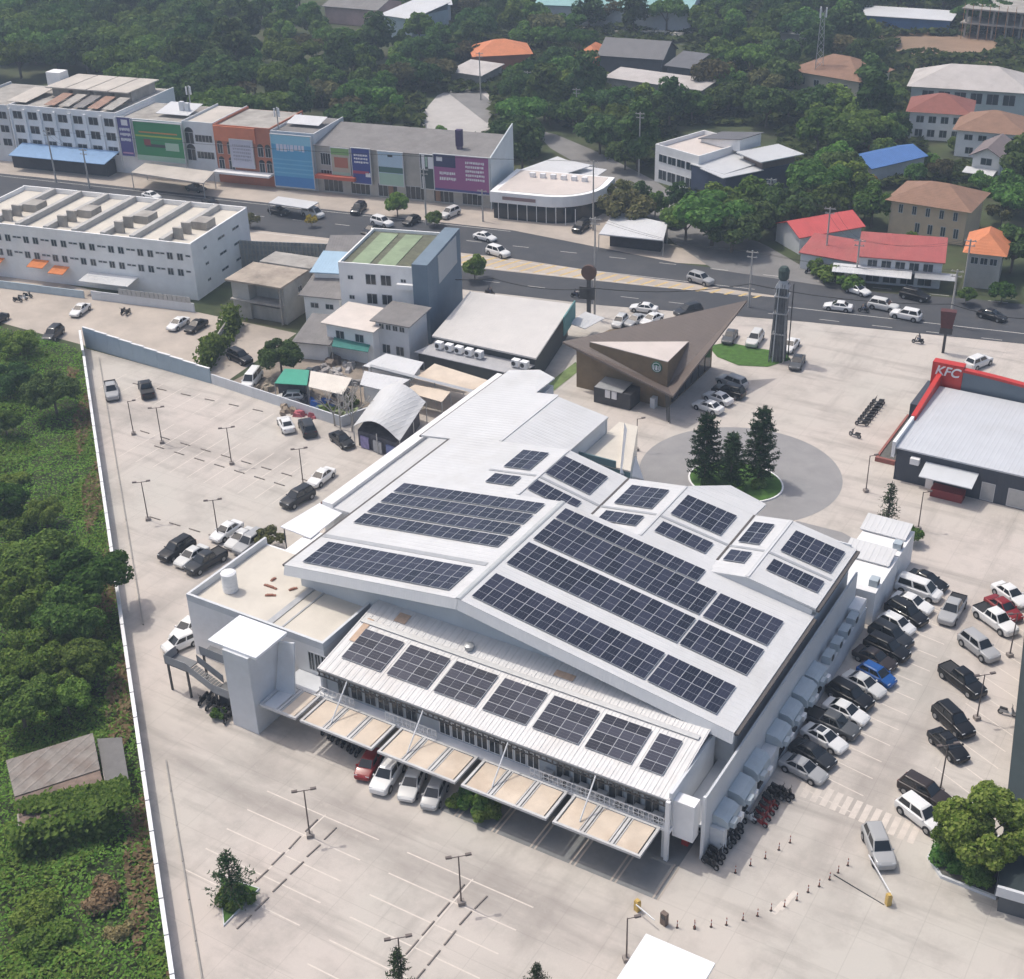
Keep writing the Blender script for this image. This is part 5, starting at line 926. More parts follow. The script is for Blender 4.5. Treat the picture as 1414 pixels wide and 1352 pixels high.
def car_model(kind):
    L, W, H, zb, zn, zt, wb, rb, rf, rr, r = KIND[kind]; w = W/2; z0 = .22; bed = kind in ('pickup', 'double')
    st = [(-L/2,zt-.16,.80),(-L/2+.12,zt,.93),(-L/2+.5,zt+.01,.99),(rb,zb,1.0),(wb,zb,1.0),(L/2-.75,(zb+zn)/2+.02,.985),(L/2-.25,zn,.93),(L/2,zn-.16,.78)]
    k = MB(); ring = []
    for x, t, f in st:
        q = w*f; zlo = z0+(.1 if abs(x) > L/2-.05 else 0); s = [(q*.88,zlo),(q*.985,zlo+.13),(q,zlo+.34),(q*.975,t-.07),(q*.87,t)]
        ring.append([(x,y,z) for y, z in s]+[(x,-y,z) for y, z in s[::-1]])
    b0 = len(k.v)
    for R__ in ring: k.v += R__
    m_ = len(ring[0])
    for i in range(len(ring)-1):
        for j in range(m_): a = b0+i*m_+j; b = b0+i*m_+(j+1)%m_; k.f.append((b,a,a+m_,b+m_)); k.m.append(0)
    k.f.append(tuple(b0+j for j in range(m_))); k.f.append(tuple(b0+(len(ring)-1)*m_+j for j in range(m_))[::-1]); k.m += [0,0]
    wB, wR = w*.86, w*.68; zr = H-.07
    lo = [(rb,-wB,zb-.03),(wb,-wB,zb-.03),(wb,wB,zb-.03),(rb,wB,zb-.03)]; hi = [(rr,-wR,zr),(rf,-wR,zr),(rf,wR,zr),(rr,wR,zr)]; tp = [(rr+.14,-wR+.1,H),(rf-.16,-wR+.1,H),(rf-.16,wR-.1,H),(rr+.14,wR-.1,H)]
    k.hexa(lo, hi).hexa([(x,y,z-.001) for x, y, z in hi], tp)
    for s in (-1, 1): k.box(wb-.28, s*w*.98-.07, zb-.02, wb-.12, s*w*.98+.07, zb+.12)      # mirrors
    k.mi = 1
    for sx in (L/2-.92, -L/2+.9):                                                       # dark wheel arches
        for s in (-1, 1): k.tube((sx, s*(w-.03), r+.02), (sx, s*(w+.012), r+.02), r+.075, 14)
    k.box(-L/2+.3,-w*.8,z0-.04,L/2-.3,w*.8,z0+.02)
    body = k.mesh('body_'+kind, [pm_('white'), M_BLK])
    bm = bmesh.new(); bm.from_mesh(body); bmesh.ops.remove_doubles(bm, verts=bm.verts, dist=.0005)
    ed = [e for e in bm.edges if len(e.link_faces) == 2 and e.calc_face_angle(0) > .3 and all(f.material_index == 0 for f in e.link_faces)]
    bmesh.ops.bevel(bm, geom=ed, offset=.055, segments=2, profile=.6, affect='EDGES', clamp_overlap=True); bm.to_mesh(body); bm.free()
    body.set_sharp_from_angle(angle=rad(40)); body.polygons.foreach_set('use_smooth', [True]*len(body.polygons))
    parts = [('body', body, None)]
    lo = [Vector(p) for p in lo]; hi = [Vector(p) for p in hi]
    def pane(a, b, c, d, u0, u1, v0, v1, nm):                                             # a,b bottom; d,c top
        def at(u, v): return (a.lerp(b, u)).lerp(d.lerp(c, u), v)
        n = (b-a).cross(d-a).normalized()*.014; return (nm, MB().hexa([at(u0,v0)-n*.5,at(u1,v0)-n*.5,at(u1,v1)-n*.5,at(u0,v1)-n*.5],[at(u0,v0)+n,at(u1,v0)+n,at(u1,v1)+n,at(u0,v1)+n]).mesh(nm, M_CGL), None)
    parts.append(pane(lo[1], lo[2], hi[2], hi[1], .05, .95, .10, .97, 'windscreen')); parts.append(pane(lo[3], lo[0], hi[0], hi[3], .08, .92, .18, .94, 'rear_window'))
    for A, B, C, D in ((lo[0], lo[1], hi[1], hi[0]), (lo[2], lo[3], hi[3], hi[2])):
        for u0, u1 in ((.06,.46),(.52,.92)): parts.append(pane(A, B, C, D, u0, u1, .16, .90, 'side_window'))
    wm = MB().idx(0).tube((0,-.1,0),(0,.1,0),r,16).idx(1).tube((0,-.115,0),(0,.115,0),r*.62,12).mesh('wheel', [M_TYRE, M_RIM])
    for sx in (L/2-.92, -L/2+.9):
        for s in (-1, 1): parts.append(('wheel', wm, (sx, s*(w-.07), r)))
    hl = MB().box(-.06,-.16,-.07,.05,.16,.07).mesh('headlight', M_HEAD); tl = MB().box(-.04,-.12,-.1,.06,.12,.1).mesh('tail_light', M_TAIL)
    for s in (-1, 1): parts.append(('headlight', hl, (L/2-.16, s*w*.66, zn-.12))); parts.append(('tail_light', tl, (-L/2+.06, s*w*.68, zt-.2)))
    if bed: parts.append(('load_bed', MB().box(-L/2+.16,-w*.80,zt-.03,rb-.1,w*.80,zt+.025).idx(0).box(-L/2+.12,-w*.86,zt,rb-.06,-w*.8,zt+.1).box(-L/2+.12,w*.8,zt,rb-.06,w*.86,zt+.1).box(-L/2+.08,-w*.86,zt,-L/2+.14,w*.86,zt+.1).mesh('load_bed', M_BLK), None))
    return parts
MODELS = {k: car_model(k) for k in KIND}
def place_parts(parts, t, colm):
    for nm, me, loc in parts:
        o = link(nm, me, t, loc)
        if nm == 'body': o.material_slots[0].link = 'OBJECT'; o.material_slots[0].material = colm
def car(kind, col, rear, front, label, name=None, z=.7, group=None):
    a, b = P(*rear, z), P(*front, z); c = (a+b)/2
    t = thing(name or {'sedan': 'sedan_car', 'hatch': 'hatchback_car', 'suv': 'sport_utility_car', 'pickup': 'pickup_truck', 'double': 'pickup_truck', 'van': 'minivan'}[kind], label, {'pickup': 'pickup', 'double': 'pickup', 'van': 'van'}.get(kind, 'car'), (c.x, c.y, .03), atan2(b.y-a.y, b.x-a.x), group)
    place_parts(MODELS[kind], t, pm_(col)); return t
def zc(o, s): return lambda a: (o[0]+a[0]/s, o[1]+a[1]/s)
A_ = zc((1060,720), 3.754)
G1 = 'cars parked along the east side of the hall'
for kind, col, r, f, lab in (
 ('sedan','black',(735,262),(925,345),'black car at the far end of the row, behind the long white van'), ('van','white',(672,312),(898,392),'long white van parked nose out near the end of the row'),
 ('sedan','white',(648,378),(855,462),'white sedan parked right beside the long white van'), ('suv','black',(640,430),(800,520),'black car between the white sedan and the white hatchback'),
 ('hatch','white',(585,488),(755,570),'white hatchback parked between two dark cars near the white annex'), ('suv','dark',(555,548),(725,635),'dark grey sport utility car just below the white hatchback'),
 ('suv','black',(515,608),(725,705),'long black sport utility car beside the dark grey one'), ('sedan','brown',(460,660),(655,752),'very dark brown car next to the bright blue car'),
 ('hatch','blue',(490,752),(642,832),'small bright blue car parked in the shade of the hall'), ('sedan','pearl',(410,792),(590,888),'off-white car parked just below the blue car'),
 ('suv','black',(335,852),(520,950),'black car between two white cars in the shaded row'), ('sedan','white',(300,932),(515,1032),'white sedan above the dark grey pickup in the shaded row'),
 ('double','grey',(205,988),(468,1105),'dark grey pickup with an open bed in the shaded row'), ('sedan','white',(190,1062),(402,1178),'white sedan with a dark sunroof below the grey pickup'),
 ('sedan','dark',(125,1140),(345,1262),'dark car second from the near end of the shaded row'), ('sedan','silver',(75,1222),(298,1335),'pale silver sedan at the near end of the shaded row')):
    t = car(kind, col, A_(r), A_(f), lab, group=G1)
    if 'sunroof' in lab: MB().box(-.75,-.42,1.462,-.05,.42,1.468).build('sunroof', M_CGL, t)
G2 = 'cars across the drive on the east side'
for kind, col, r, f, lab in (
 ('double','silver',(1002,378),(912,535),'silver pickup driving away from the row with its bed uphill'), ('sedan','white',(1190,325),(1330,425),'white sedan at the right edge above the red car'),
 ('sedan','red',(1145,388),(1305,505),'dark red car squeezed between the white sedan and the white pickup'), ('double','white',(1085,438),(1280,578),'white pickup with a black load bed'),
 ('suv','silver',(995,568),(1200,728),'silver estate-like sport utility car parked alone'), ('double','black',(905,742),(1118,902),'black pickup with a box in its load bed'),
 ('suv','black',(888,958),(1042,1102),'upper of the two black cars parked side by side'), ('sedan','black',(850,1070),(1030,1242),'lower of the two black cars parked side by side')):
    car(kind, col, A_(r), A_(f), lab, group=G2)
B_ = zc((1180,860), 3.38)
car('suv','brown',B_((252,745)),B_((405,830)),'dark brown car half under the tree by the planter', group=G2); car('suv','white',B_((232,832)),B_((392,955)),'white sport utility car half under the tree by the planter', group=G2)
car('suv','silver',B_((78,952)),B_((150,1135)),'silver sport utility car driving towards the exit barrier')
C_ = zc((100,400), 3.755); G3 = 'cars in the west car park'
for kind, col, r, f, lab in (('double','silver',(192,470),(212,575),'silver pickup in the far corner of the west car park'), ('double','black',(400,565),(365,462),'black pickup beside the silver one in the far corner'),
 ('sedan','white',(1132,742),(1082,645),'white car parked against the low yard wall'), ('suv','dark',(1243,762),(1195,662),'dark sport utility car parked against the low yard wall'),
 ('sedan','white',(1345,925),(1232,1012),'white sedan beside the lamp near the hall corridor'), ('suv','dark',(1242,1035),(1092,1118),'dark sport utility car beside the lamp near the hall corridor'),
 ('sedan','white',(602,138),(492,208),'white car in the court beyond the tall wall'), ('sedan','black',(702,148),(578,222),'black car beside the white one in the court beyond the tall wall'),
 ('suv','black',(805,318),(932,378),'black car under cover in the junk yard'), ('van','white',(962,425),(898,505),'white covered van in the junk yard'), ('hatch','pearl',(1160,552),(1095,556),'pale car at the edge of the junk yard')):
    car(kind, col, C_(r), C_(f), lab, group=G3)
D_ = zc((280,300), 3.755); car('sedan','black',D_((675,1115)),D_((768,1185)),'black car parked by the vaulted shed', group=G3)
E_ = zc((200,680), 3.755)
for kind, col, r, f, lab in (('suv','black',(245,245),(85,342),'black car at the outer end of the left cluster'), ('sedan','pearl',(312,280),(170,372),'off-white car between two dark ones in the left cluster'), ('double','dark',(405,305),(228,405),'dark pickup at the near end of the left cluster'),
 ('sedan','white',(492,150),(352,243),'white car with a lamp post across it'), ('sedan','pearl',(565,185),(428,283),'off-white car in the middle of the three by the potted trees'), ('suv','silver',(612,215),(480,305),'silver car nearest to the potted trees'),
 ('sedan','white',(262,662),(180,730),'white car behind the low block near the outside stair'), ('hatch','white',(255,742),(112,805),'white car parked beside the outside stair')):
    car(kind, col, E_(r), E_(f), lab, group=G3)
F_ = zc((0,250), 4.159); car('sedan','white',F_((515,695)),F_((402,778)),'white car parked in front of the long white block', group=G3); car('sedan','dark',F_((20,770)),F_((-60,815)),'dark car cut by the left edge of the picture', group=G3)
Q_ = zc((0,440), 2.938); car('suv','dark',Q_((248,32)),Q_((182,92)),'dark car on the court near the leafy tree', group=G3)
H_ = zc((420,820), 4.507)
for kind, col, r, f, lab in (('hatch','red',(445,985),(362,1125),'dark red car under the front canopy'), ('suv','white',(568,1050),(470,1200),'white sport utility car under the front canopy beside the red car'), ('sedan','pearl',(705,1095),(640,1245),'middle white sedan under the front canopy'), ('hatch','silver',(845,1165),(778,1305),'pale silver car under the front canopy next to the shrubs')):
    car(kind, col, H_(r), H_(f), lab, group='cars under the front canopy')
I_ = zc((760,350), 3.755)
for kind, col, r, f, lab in (('sedan','white',(902,818),(735,762),'near white car in the cafe parking row'), ('sedan','white',(942,772),(796,718),'second white car in the cafe parking row'), ('suv','black',(1012,735),(838,690),'black sport utility car in the cafe parking row'), ('suv','silver',(1012,690),(872,640),'silver-roofed car at the far end of the cafe parking row'),
 ('sedan','grey',(955,385),(905,470),'dark grey car beyond the cafe lawn'), ('suv','pearl',(1090,400),(1030,485),'off-white car beside the power pole near the cafe'), ('sedan','white',(1278,435),(1212,512),'white car just right of the tall sign pillar'), ('sedan','grey',(1302,515),(1258,605),'grey car in front of the tall sign pillar'),
 ('sedan','white',(550,288),(418,272),'white sedan leaving the cafe forecourt'), ('hatch','pearl',(388,318),(332,378),'off-white car beside the round totem sign'), ('sedan','silver',(468,330),(415,358),'silver car half hidden by the cafe roof edge'), ('sedan','white',(552,325),(498,352),'white car mostly hidden behind the cafe roof'), ('suv','dark',(762,285),(668,308),'dark car mostly hidden behind the cafe roof'),
 ('suv','silver',(700,108),(858,156),'silver sport utility car on the main road above the cafe')):
    car(kind, col, I_(r), I_(f), lab, group='cars around the cafe')
J_ = zc((640,150), 3.863); K_ = zc((330,120), 3.863); N_ = zc((0,80), 3.863); O_ = zc((1000,150), 3.4155); GR = 'cars along the main road'
for z_, kind, col, r, f, lab in ((J_,'suv','white',(115,742),(255,785),'white sport utility car on the road behind the tower house tree'), (J_,'sedan','white',(58,668),(172,695),'white sedan at the kerb below the magenta billboard'), (J_,'suv','black',(662,605),(592,652),'black car parked in front of the curved showroom'),
 (K_,'van','pearl',(325,655),(465,692),'off-white minibus below the small white canopy'), (K_,'sedan','black',(150,648),(275,672),'black sedan below the small white canopy'), (K_,'suv','dark',(678,615),(595,685),'dark sport utility car in front of the shop row'), (K_,'suv','white',(698,702),(828,738),'white sport utility car on the road below the row tree'),
 (K_,'sedan','black',(745,742),(665,778),'black car behind the roof of the tower house'), (K_,'hatch','black',(965,692),(875,732),'black hatchback beside the row tree'), (K_,'suv','pearl',(1165,655),(1085,690),'pale car parked below the magenta billboard'),
 (N_,'sedan','white',(755,718),(862,748),'white car on the road below the forecourt canopy'), (N_,'sedan','black',(1075,752),(1175,788),'black car on the road right of the white one'), (N_,'sedan','grey',(985,682),(1105,702),'grey car in the shade of the forecourt canopy'),
 (O_,'sedan','white',(565,832),(692,872),'white sedan at the kerb below the red roofs'), (O_,'sedan','white',(608,938),(468,922),'white sedan heading left on the near lane'), (O_,'suv','pearl',(688,915),(815,940),'pale car ahead of the motorbike on the road'), (O_,'suv','white',(928,985),(788,958),'white sport utility car last in the near lane'),
 (O_,'suv','black',(835,865),(965,895),'black car parked under the awning of the maroon house'), (O_,'sedan','black',(1190,952),(1338,992),'black sedan at the right end of the road')):
    car(kind, col, z_(r), z_(f), lab, group=GR)
car('suv','white',(1343,503),(1360,496),'white car behind the arched red parapet', group=GR)
# ================================================================ motorbikes
def bike_parts():
    wl_ = MB().idx(0).tube((0,-.055,0),(0,.055,0),.28,14).idx(1).tube((0,-.06,0),(0,.06,0),.17,10).mesh('wheel', [M_TYRE, M_RIM])
    b = MB().hexa([(-.55,-.13,.3),(.15,-.16,.28),(.15,.16,.28),(-.55,.13,.3)], [(-.75,-.12,.66),(-.05,-.14,.62),(-.05,.14,.62),(-.75,.12,.66)]).hexa([(.1,-.15,.26),(.45,-.15,.26),(.45,.15,.26),(.1,.15,.26)], [(.1,-.15,.32),(.5,-.12,.32),(.5,.12,.32),(.1,.15,.32)]).hexa([(.42,-.17,.3),(.56,-.12,.3),(.56,.12,.3),(.42,.17,.3)], [(.34,-.19,.92),(.46,-.13,.95),(.46,.13,.95),(.34,.19,.92)]).hexa([(.5,-.07,.5),(.9,-.07,.5),(.9,.07,.5),(.5,.07,.5)], [(.52,-.05,.6),(.82,-.05,.6),(.82,.05,.6),(.52,.05,.6)])
    s = MB().hexa([(-.75,-.13,.665),(0,-.14,.625),(0,.14,.625),(-.75,.13,.665)], [(-.72,-.1,.8),(-.05,-.11,.74),(-.05,.11,.74),(-.72,.1,.8)]); f = MB().tube((.4,0,.95),(.68,0,.3),.04)
    h = MB().tube((.36,-.34,1.03),(.38,.34,1.03),.03).tube((.38,0,.9),(.38,0,1.05),.04).tube((.33,-.3,1.05),(.3,-.34,1.2),.015).tube((.33,.3,1.05),(.3,.34,1.2),.015)
    return [('body', b.mesh('bike_body', pm_('black')), None), ('seat', s.mesh('seat', M_BLK), None), ('fork', f.mesh('fork', M_DSTEEL), None), ('handlebar', h.mesh('handlebar', M_BLK), None), ('wheel', wl_, (.66,0,.28)), ('wheel', wl_, (-.6,0,.28))]
BIKE = bike_parts()
def bike(px, py, ang, col, label, group, off=None):
    p = P(px, py, .4) if off is None else off; t = thing('motorbike', label, 'motorbike', (p.x, p.y, .03), ang, group); place_parts(BIKE, t, pm_(col)); return t
rnd = random.Random(5)
a, b = P(978,1196), P(1022,1132)
for i in range(10): p = a.lerp(b, i/9); bike(0,0,-.25+rnd.uniform(-.12,.12), rnd.choice(('black','dark','black','grey')), ORD[i]+' dark motorbike from the hall corner in the rank along its side', 'motorbikes in the rank beside the hall', Vector((p.x+rnd.uniform(-.2,.2),p.y,0)))
for i, (x, y) in enumerate(((1048,1133),(1053,1124),(1058,1116),(1063,1108))): bike(x,y,-.3,'red',ORD[i]+' of the red motorbikes in the rank beside the hall','motorbikes in the rank beside the hall')
for i, (x, y) in enumerate(((1064,1103),(1070,1096),(1075,1090),(1080,1098),(1085,1094))): bike(x,y,-.2,'black',ORD[i]+' black motorbike beyond the red ones in the rank beside the hall','motorbikes in the rank beside the hall')
bike(1033,1127,-.3,'white','white motorbike between the dark and the red ones','motorbikes in the rank beside the hall')
for i in range(8): p = P(452,1010).lerp(P(498,1040), i/7); bike(0,0,-1.5+rnd.uniform(-.15,.15),rnd.choice(('black','dark','brown')),ORD[i]+' dark motorbike from the left in the rank under the front canopy','motorbikes under the front canopy',p)
for i in range(8): p = P(286,968).lerp(P(322,992), i/7); bike(0,0,-1.4+rnd.uniform(-.3,.3),rnd.choice(('black','dark','grey')),ORD[i]+' dark motorbike from the left beside the outside stair','motorbikes beside the outside stair',Vector((p.x+rnd.uniform(-.3,.3),p.y+rnd.uniform(-.8,.8),0)))
for i in range(8): p = P(1190,588).lerp(P(1213,558), i/7); bike(0,0,3.3+rnd.uniform(-.1,.1),rnd.choice(('black','dark','grey')),ORD[i]+' dark motorbike from the near end beside the red and grey restaurant','motorbikes beside the restaurant',p)
bike(1181,600,2.9,'grey','grey motorbike parked alone below the restaurant rank','motorbikes beside the restaurant')
for i in range(12): p = P(628,509).lerp(P(672,523), i/11); bike(0,0,-1.55+rnd.uniform(-.1,.1),rnd.choice(('black','dark')),ORD[i]+' dark motorbike from the left behind the dark-walled restaurant','motorbikes behind the dark-walled restaurant',p)
for i, (x, y) in enumerate(((24,414),(31,411),(38,408))): bike(x,y,.3,('black','white','dark')[i],('black','white','dark grey')[i]+' motorbike in front of the long white block','motorbikes by the white block')
for x, y in ((170,430),(177,431)): bike(x,y,-1.2,'black',('left' if x < 175 else 'right')+' black motorbike near the gate in front of the long white block','motorbikes by the white block')
bike(1391,983,.1,'silver','silver scooter standing alone near the dark roof','motorbikes in the drive')
# riders: one skinned body shared by the motorbikes that are on the move
def rider_mesh():
    J = {'pel': (-.25,0,.82), 'wst': (-.22,0,1.0), 'chs': (-.12,0,1.25), 'nck': (-.06,0,1.42), 'hd': (-.02,0,1.56), 'hdt': (-.01,0,1.68)}
    for s, n in ((1,'l'), (-1,'r')): J.update({'hp'+n: (-.22,.12*s,.80), 'kn'+n: (.2,.19*s,.78), 'an'+n: (.18,.17*s,.40), 'ft'+n: (.36,.17*s,.36), 'sh'+n: (-.1,.2*s,1.34), 'el'+n: (.08,.3*s,1.12), 'ha'+n: (.34,.3*s,1.07)})
    nm = list(J); E = [('pel','wst'),('wst','chs'),('chs','nck'),('nck','hd'),('hd','hdt')]
    for n in 'lr': E += [('pel','hp'+n),('hp'+n,'kn'+n),('kn'+n,'an'+n),('an'+n,'ft'+n),('chs','sh'+n),('sh'+n,'el'+n),('el'+n,'ha'+n)]
    me = bpy.data.meshes.new('rider'); me.from_pydata([J[k] for k in nm], [(nm.index(a), nm.index(b)) for a, b in E], []); o = bpy.data.objects.new('r_', me); COL.objects.link(o)
    o.modifiers.new('s', 'SKIN'); me.skin_vertices or None
    R0 = {'pel': .15, 'wst': .14, 'chs': .16, 'nck': .06, 'hd': .11, 'hdt': .10}
    for i, k in enumerate(nm):
        r = R0.get(k) or {'hp': .1, 'kn': .075, 'an': .05, 'ft': .05, 'sh': .075, 'el': .055, 'ha': .045}[k[:2]]; me.skin_vertices[0].data[i].radius = (r, r); me.skin_vertices[0].data[i].use_root = k == 'pel'
    o.modifiers.new('u', 'SUBSURF').levels = 1; bpy.context.view_layer.update()
    out = bpy.data.meshes.new_from_object(o.evaluated_get(bpy.context.evaluated_depsgraph_get())); bpy.data.objects.remove(o)
    out.materials.clear()
    for m_ in (mat('skin', (.30,.18,.12), .1, 3), mat('dark_shirt', (.05,.055,.07), .2, 3), mat('blue_trousers', (.05,.07,.13), .2, 3), mat('helmet', (.06,.06,.065), .1, 3, .3)): out.materials.append(m_)
    for p in out.polygons: c = p.center; p.material_index = 3 if c.z > 1.5 else (2 if c.z < .9 else (0 if c.x > .1 else 1))
    out.polygons.foreach_set('use_smooth', [True]*len(out.polygons)); return out
RID = rider_mesh()
for x, y, ang, lab in ((1118,374,-2.2,'on the side street'), (1193,428,pi+TH,'between the cars on the near lane'), (1268,471,pi+TH,'at the kerb by the red tower'), (676,404,TH,'beside the tower house'), (795,408,TH,'on the near lane beside the totem sign')):
    b = bike(x, y, ang, 'black', 'ridden black motorbike '+lab, 'motorbikes being ridden'); t = tag(link('person', RID, None, b.location, ang), 'rider in dark clothes and helmet '+lab, 'person')
# ================================================================ lamps, poles, cones
M_LAMPP = mat('brown_lamp_post', (.13,.105,.095), .1, 2, .6)
def lamp(px, py, h=5.3, label='', heads=2, ang=None):
    p = P(px, py); t = thing('street_lamp', label, 'street lamp', (p.x, p.y, 0), ang if ang is not None else .75, 'lamp posts of the car parks')
    MB().box(-.28,-.28,0,.28,.28,.35).build('base', mat('lamp_base', (.25,.22,.2), .1, 2), t); MB().tube((0,0,.35),(0,0,h),.075,8,.055).build('pole', M_LAMPP, t)
    MB().tube((-.75 if heads == 2 else 0,0,h-.05),(.75,0,h-.05),.04,6).build('arm', M_LAMPP, t)
    for s in ((-1, 1) if heads == 2 else (1,)): MB().hexa([(s*.6-.05,-.16,h-.02),(s*1.05,-.16,h-.0),(s*1.05,.16,h-.0),(s*.6-.05,.16,h-.02)] if s > 0 else [(-1.05,-.16,h),(-.55,-.16,h-.02),(-.55,.16,h-.02),(-1.05,.16,h)], [(s*.6-.05,-.12,h+.1),(s*1.05,-.1,h+.12),(s*1.05,.1,h+.12),(s*.6-.05,.12,h+.1)] if s > 0 else [(-1.05,-.1,h+.12),(-.55,-.12,h+.1),(-.55,.12,h+.1),(-1.05,.1,h+.12)]).build('lamp_head', M_LAMPP, t)
for x, y, l in ((224,612,'second lamp post from the far corner of the west car park'),(320,641,'lamp post in the middle of the dashed row in the west car park'),(419,671,'lamp post between the white sedan and the dark car'),(204.7,718,'lamp post standing alone near the long wall'),(302,744,'lamp post in front of the white cars'),(428,1155,'lamp post beside the front row of wheel stops near the small pine'),(637,1248,'lamp post in the middle of the front car park'),(556,1362,'lamp post at the bottom edge beside a bare sapling'),
                (1348.6,993,'lamp post beside the two black cars'),(1298,1092,'lamp post rising behind the lower black car'),(1394,906,'lamp post right of the silver estate car')): lamp(x, y, 5.3, l)
for x, y, l, h in ((184.7,600,'plain single lamp post nearest to the far corner of the west car park',5.0),(865,1326,'single-headed lamp post next to the white kiosk',4.6),(1195.5,679,'thin lamp post beside the restaurant path',5.0),(1267.7,731,'thin lamp post beside the bare pine and the annex',5.0),(879,622,'thin lamp post behind the glass prow',4.6)): lamp(x, y, h, l, 1)
M_CONC = mat('concrete_pole', (.40,.39,.37), .12, 1, .85)
POLES = [((821,436),(820,300),'tall power pole behind the round totem sign'),((819,318),(819,222),'power pole at the far kerb in front of the showroom'),((882,243),(884,155),'power pole beside the white modern house'),((796,176),(796,122),'pole beside the side street among trees'),((664,138),(664,72),'pole at the edge of the far car park'),((729,136),(729,98),'short pole behind the dark round tree'),
         ((1034,424),(1041,346),'power pole near the sharp roof tip of the cafe'),((1061,308),(1064,246),'power pole left of the red roofs'),((1139,366),(1147,286),'power pole standing in front of the bright red roof'),((1311,450),(1319,372),'power pole at the kerb above the red tower'),((78,252),(60,180),'leaning power pole in front of the blue awning'),((124,260),(118,205),'power pole right of the blue awning'),
         ((667,306),(665,262),'white pole in front of the magenta billboard'),((1181,392),(1183,330),'pole in front of the maroon roof'),((1330,402),(1336,330),'pole between the maroon and the orange roofs'),((563,482),(560,428),'pale pole in front of the tower house'),((589,310),(588,232),'sign mast beside the tower house'),((994,248),(995,205),'pole in front of the navy house')]
PT = []
for b, tp, l in POLES:
    p = P(*b); h = HG(b, tp); t = thing('utility_pole', l, 'utility pole', (p.x, p.y, 0), TH, 'power poles'); PT.append((p, h))
    MB().tube((0,0,0),(0,0,h),.19,8,.12).build('pole', M_CONC, t)
    for z, w_ in ((h-.3,.95),(h-1.1,.8)):
        MB().box(-w_,-.06,z-.06,w_,.06,z+.06).build('crossarm', M_CONC, t)
        for x in (-w_*.8, 0 if z > h-.5 else w_*.1, w_*.8): MB().tube((x,0,z+.06),(x,0,z+.26),.05,6).build('insulator', M_CONC, t)
def cable(a, b, sag, r, label, n=10):
    k = MB(); pts = [a.lerp(b, i/n)-Vector((0,0,sag*4*(i/n)*(1-i/n))) for i in range(n+1)]
    for i in range(n): k.tube(pts[i], pts[i+1], r, 5)
    tag(k.build('cable', M_BLK), label, 'cable', 'overhead cables')
CP = [P(560,372,6.2), P(679,384,6.2), P(821,398,6.2), P(1036,392,6.2), P(1313,420,6.2), P(1470,440,6.2)]
for i in range(5): cable(CP[i], CP[i+1], .9, .07, ('cable bundle behind the tower house','cable bundle left of the totem sign','cable bundle over the road from the totem sign to the cafe tip','cable bundle over the road from the cafe tip to the red tower','cable bundle over the road beyond the red tower')[i])
for i, j in ((0,6),(6,9),(1,10),(10,11),(7,8),(8,13),(13,14)):
    (a, ha), (b, hb) = PT[i], PT[j]
    for o_ in (-.8, .8): cable(a+Vector((o_*cos(TH),o_*sin(TH),ha-.1)), b+Vector((o_*cos(TH),o_*sin(TH),hb-.1)), 1.1, .02, ('left' if o_ < 0 else 'right')+' thin power line starting at the '+' '.join(POLES[i][2].split(' ')[:8]))
# delineator posts
for i, (x, y) in enumerate([(935,1281),(959,1280)]+[(940+a/2.983, 1000+b/2.983) for a, b in ((57,843),(125,835),(188,827),(256,807),(316,790),(372,768),(427,752),(478,725),(524,692),(570,668),(613,640),(648,612),(688,582),(225,612),(287,582),(348,553),(404,518),(450,488))]):
    p = P(x, y); t = thing('delineator_post', ORD[i if i < 15 else i-15]+(' delineator post from the ticket machine in the long curved line' if i < 15 else ' delineator post from the hall in the short upper line'), 'bollard', (p.x, p.y, 0), 0, 'delineator posts')
    MB().tube((0,0,0),(0,0,.04),.13,10,.1).build('foot', M_BLK, t); MB().tube((0,0,.07),(0,0,.8),.05,8,.04).build('post', mat('red_post', (.28,.09,.06), .2, 3), t); MB().tube((0,0,.5),(0,0,.62),.056,8).build('band', M_PW, t)
# barriers
for (x, y), lab, ang in (((1226,1249),'yellow barrier box by the planter exit', 2.3), ((880,1257),'yellow barrier box in front of the hall corner', -.35)):
    p = P(x, y); t = thing('barrier_gate', lab, 'barrier', (p.x, p.y, 0), ang); MB().box(-.22,-.2,0,.22,.2,1.05).box(-.18,-.16,1.05,.18,.16,1.15).build('housing', mat('yellow_paint', (.52,.36,.10), .1, 2, .5), t)
    MB().box(.1,-.3,.85,4.6 if x > 1000 else 2.2,-.22,.95).build('arm', M_WSTEEL, t)
    if x > 1000: MB().tube((0,.3,.0),(3.9,3.0,.05),.05).build('stay', M_DSTEEL, t)
p = P(917,1276); t = thing('ticket_post', 'brown ticket machine post beside the yellow barrier', 'machine', (p.x, p.y, 0), -.3); MB().box(-.28,-.2,0,.28,.2,1.25).build('cabinet', mat('brown_cabinet', (.16,.12,.10), .1, 2), t); MB().box(-.2,-.215,.7,.2,-.202,1.1).build('screen', M_DGLASS, t)
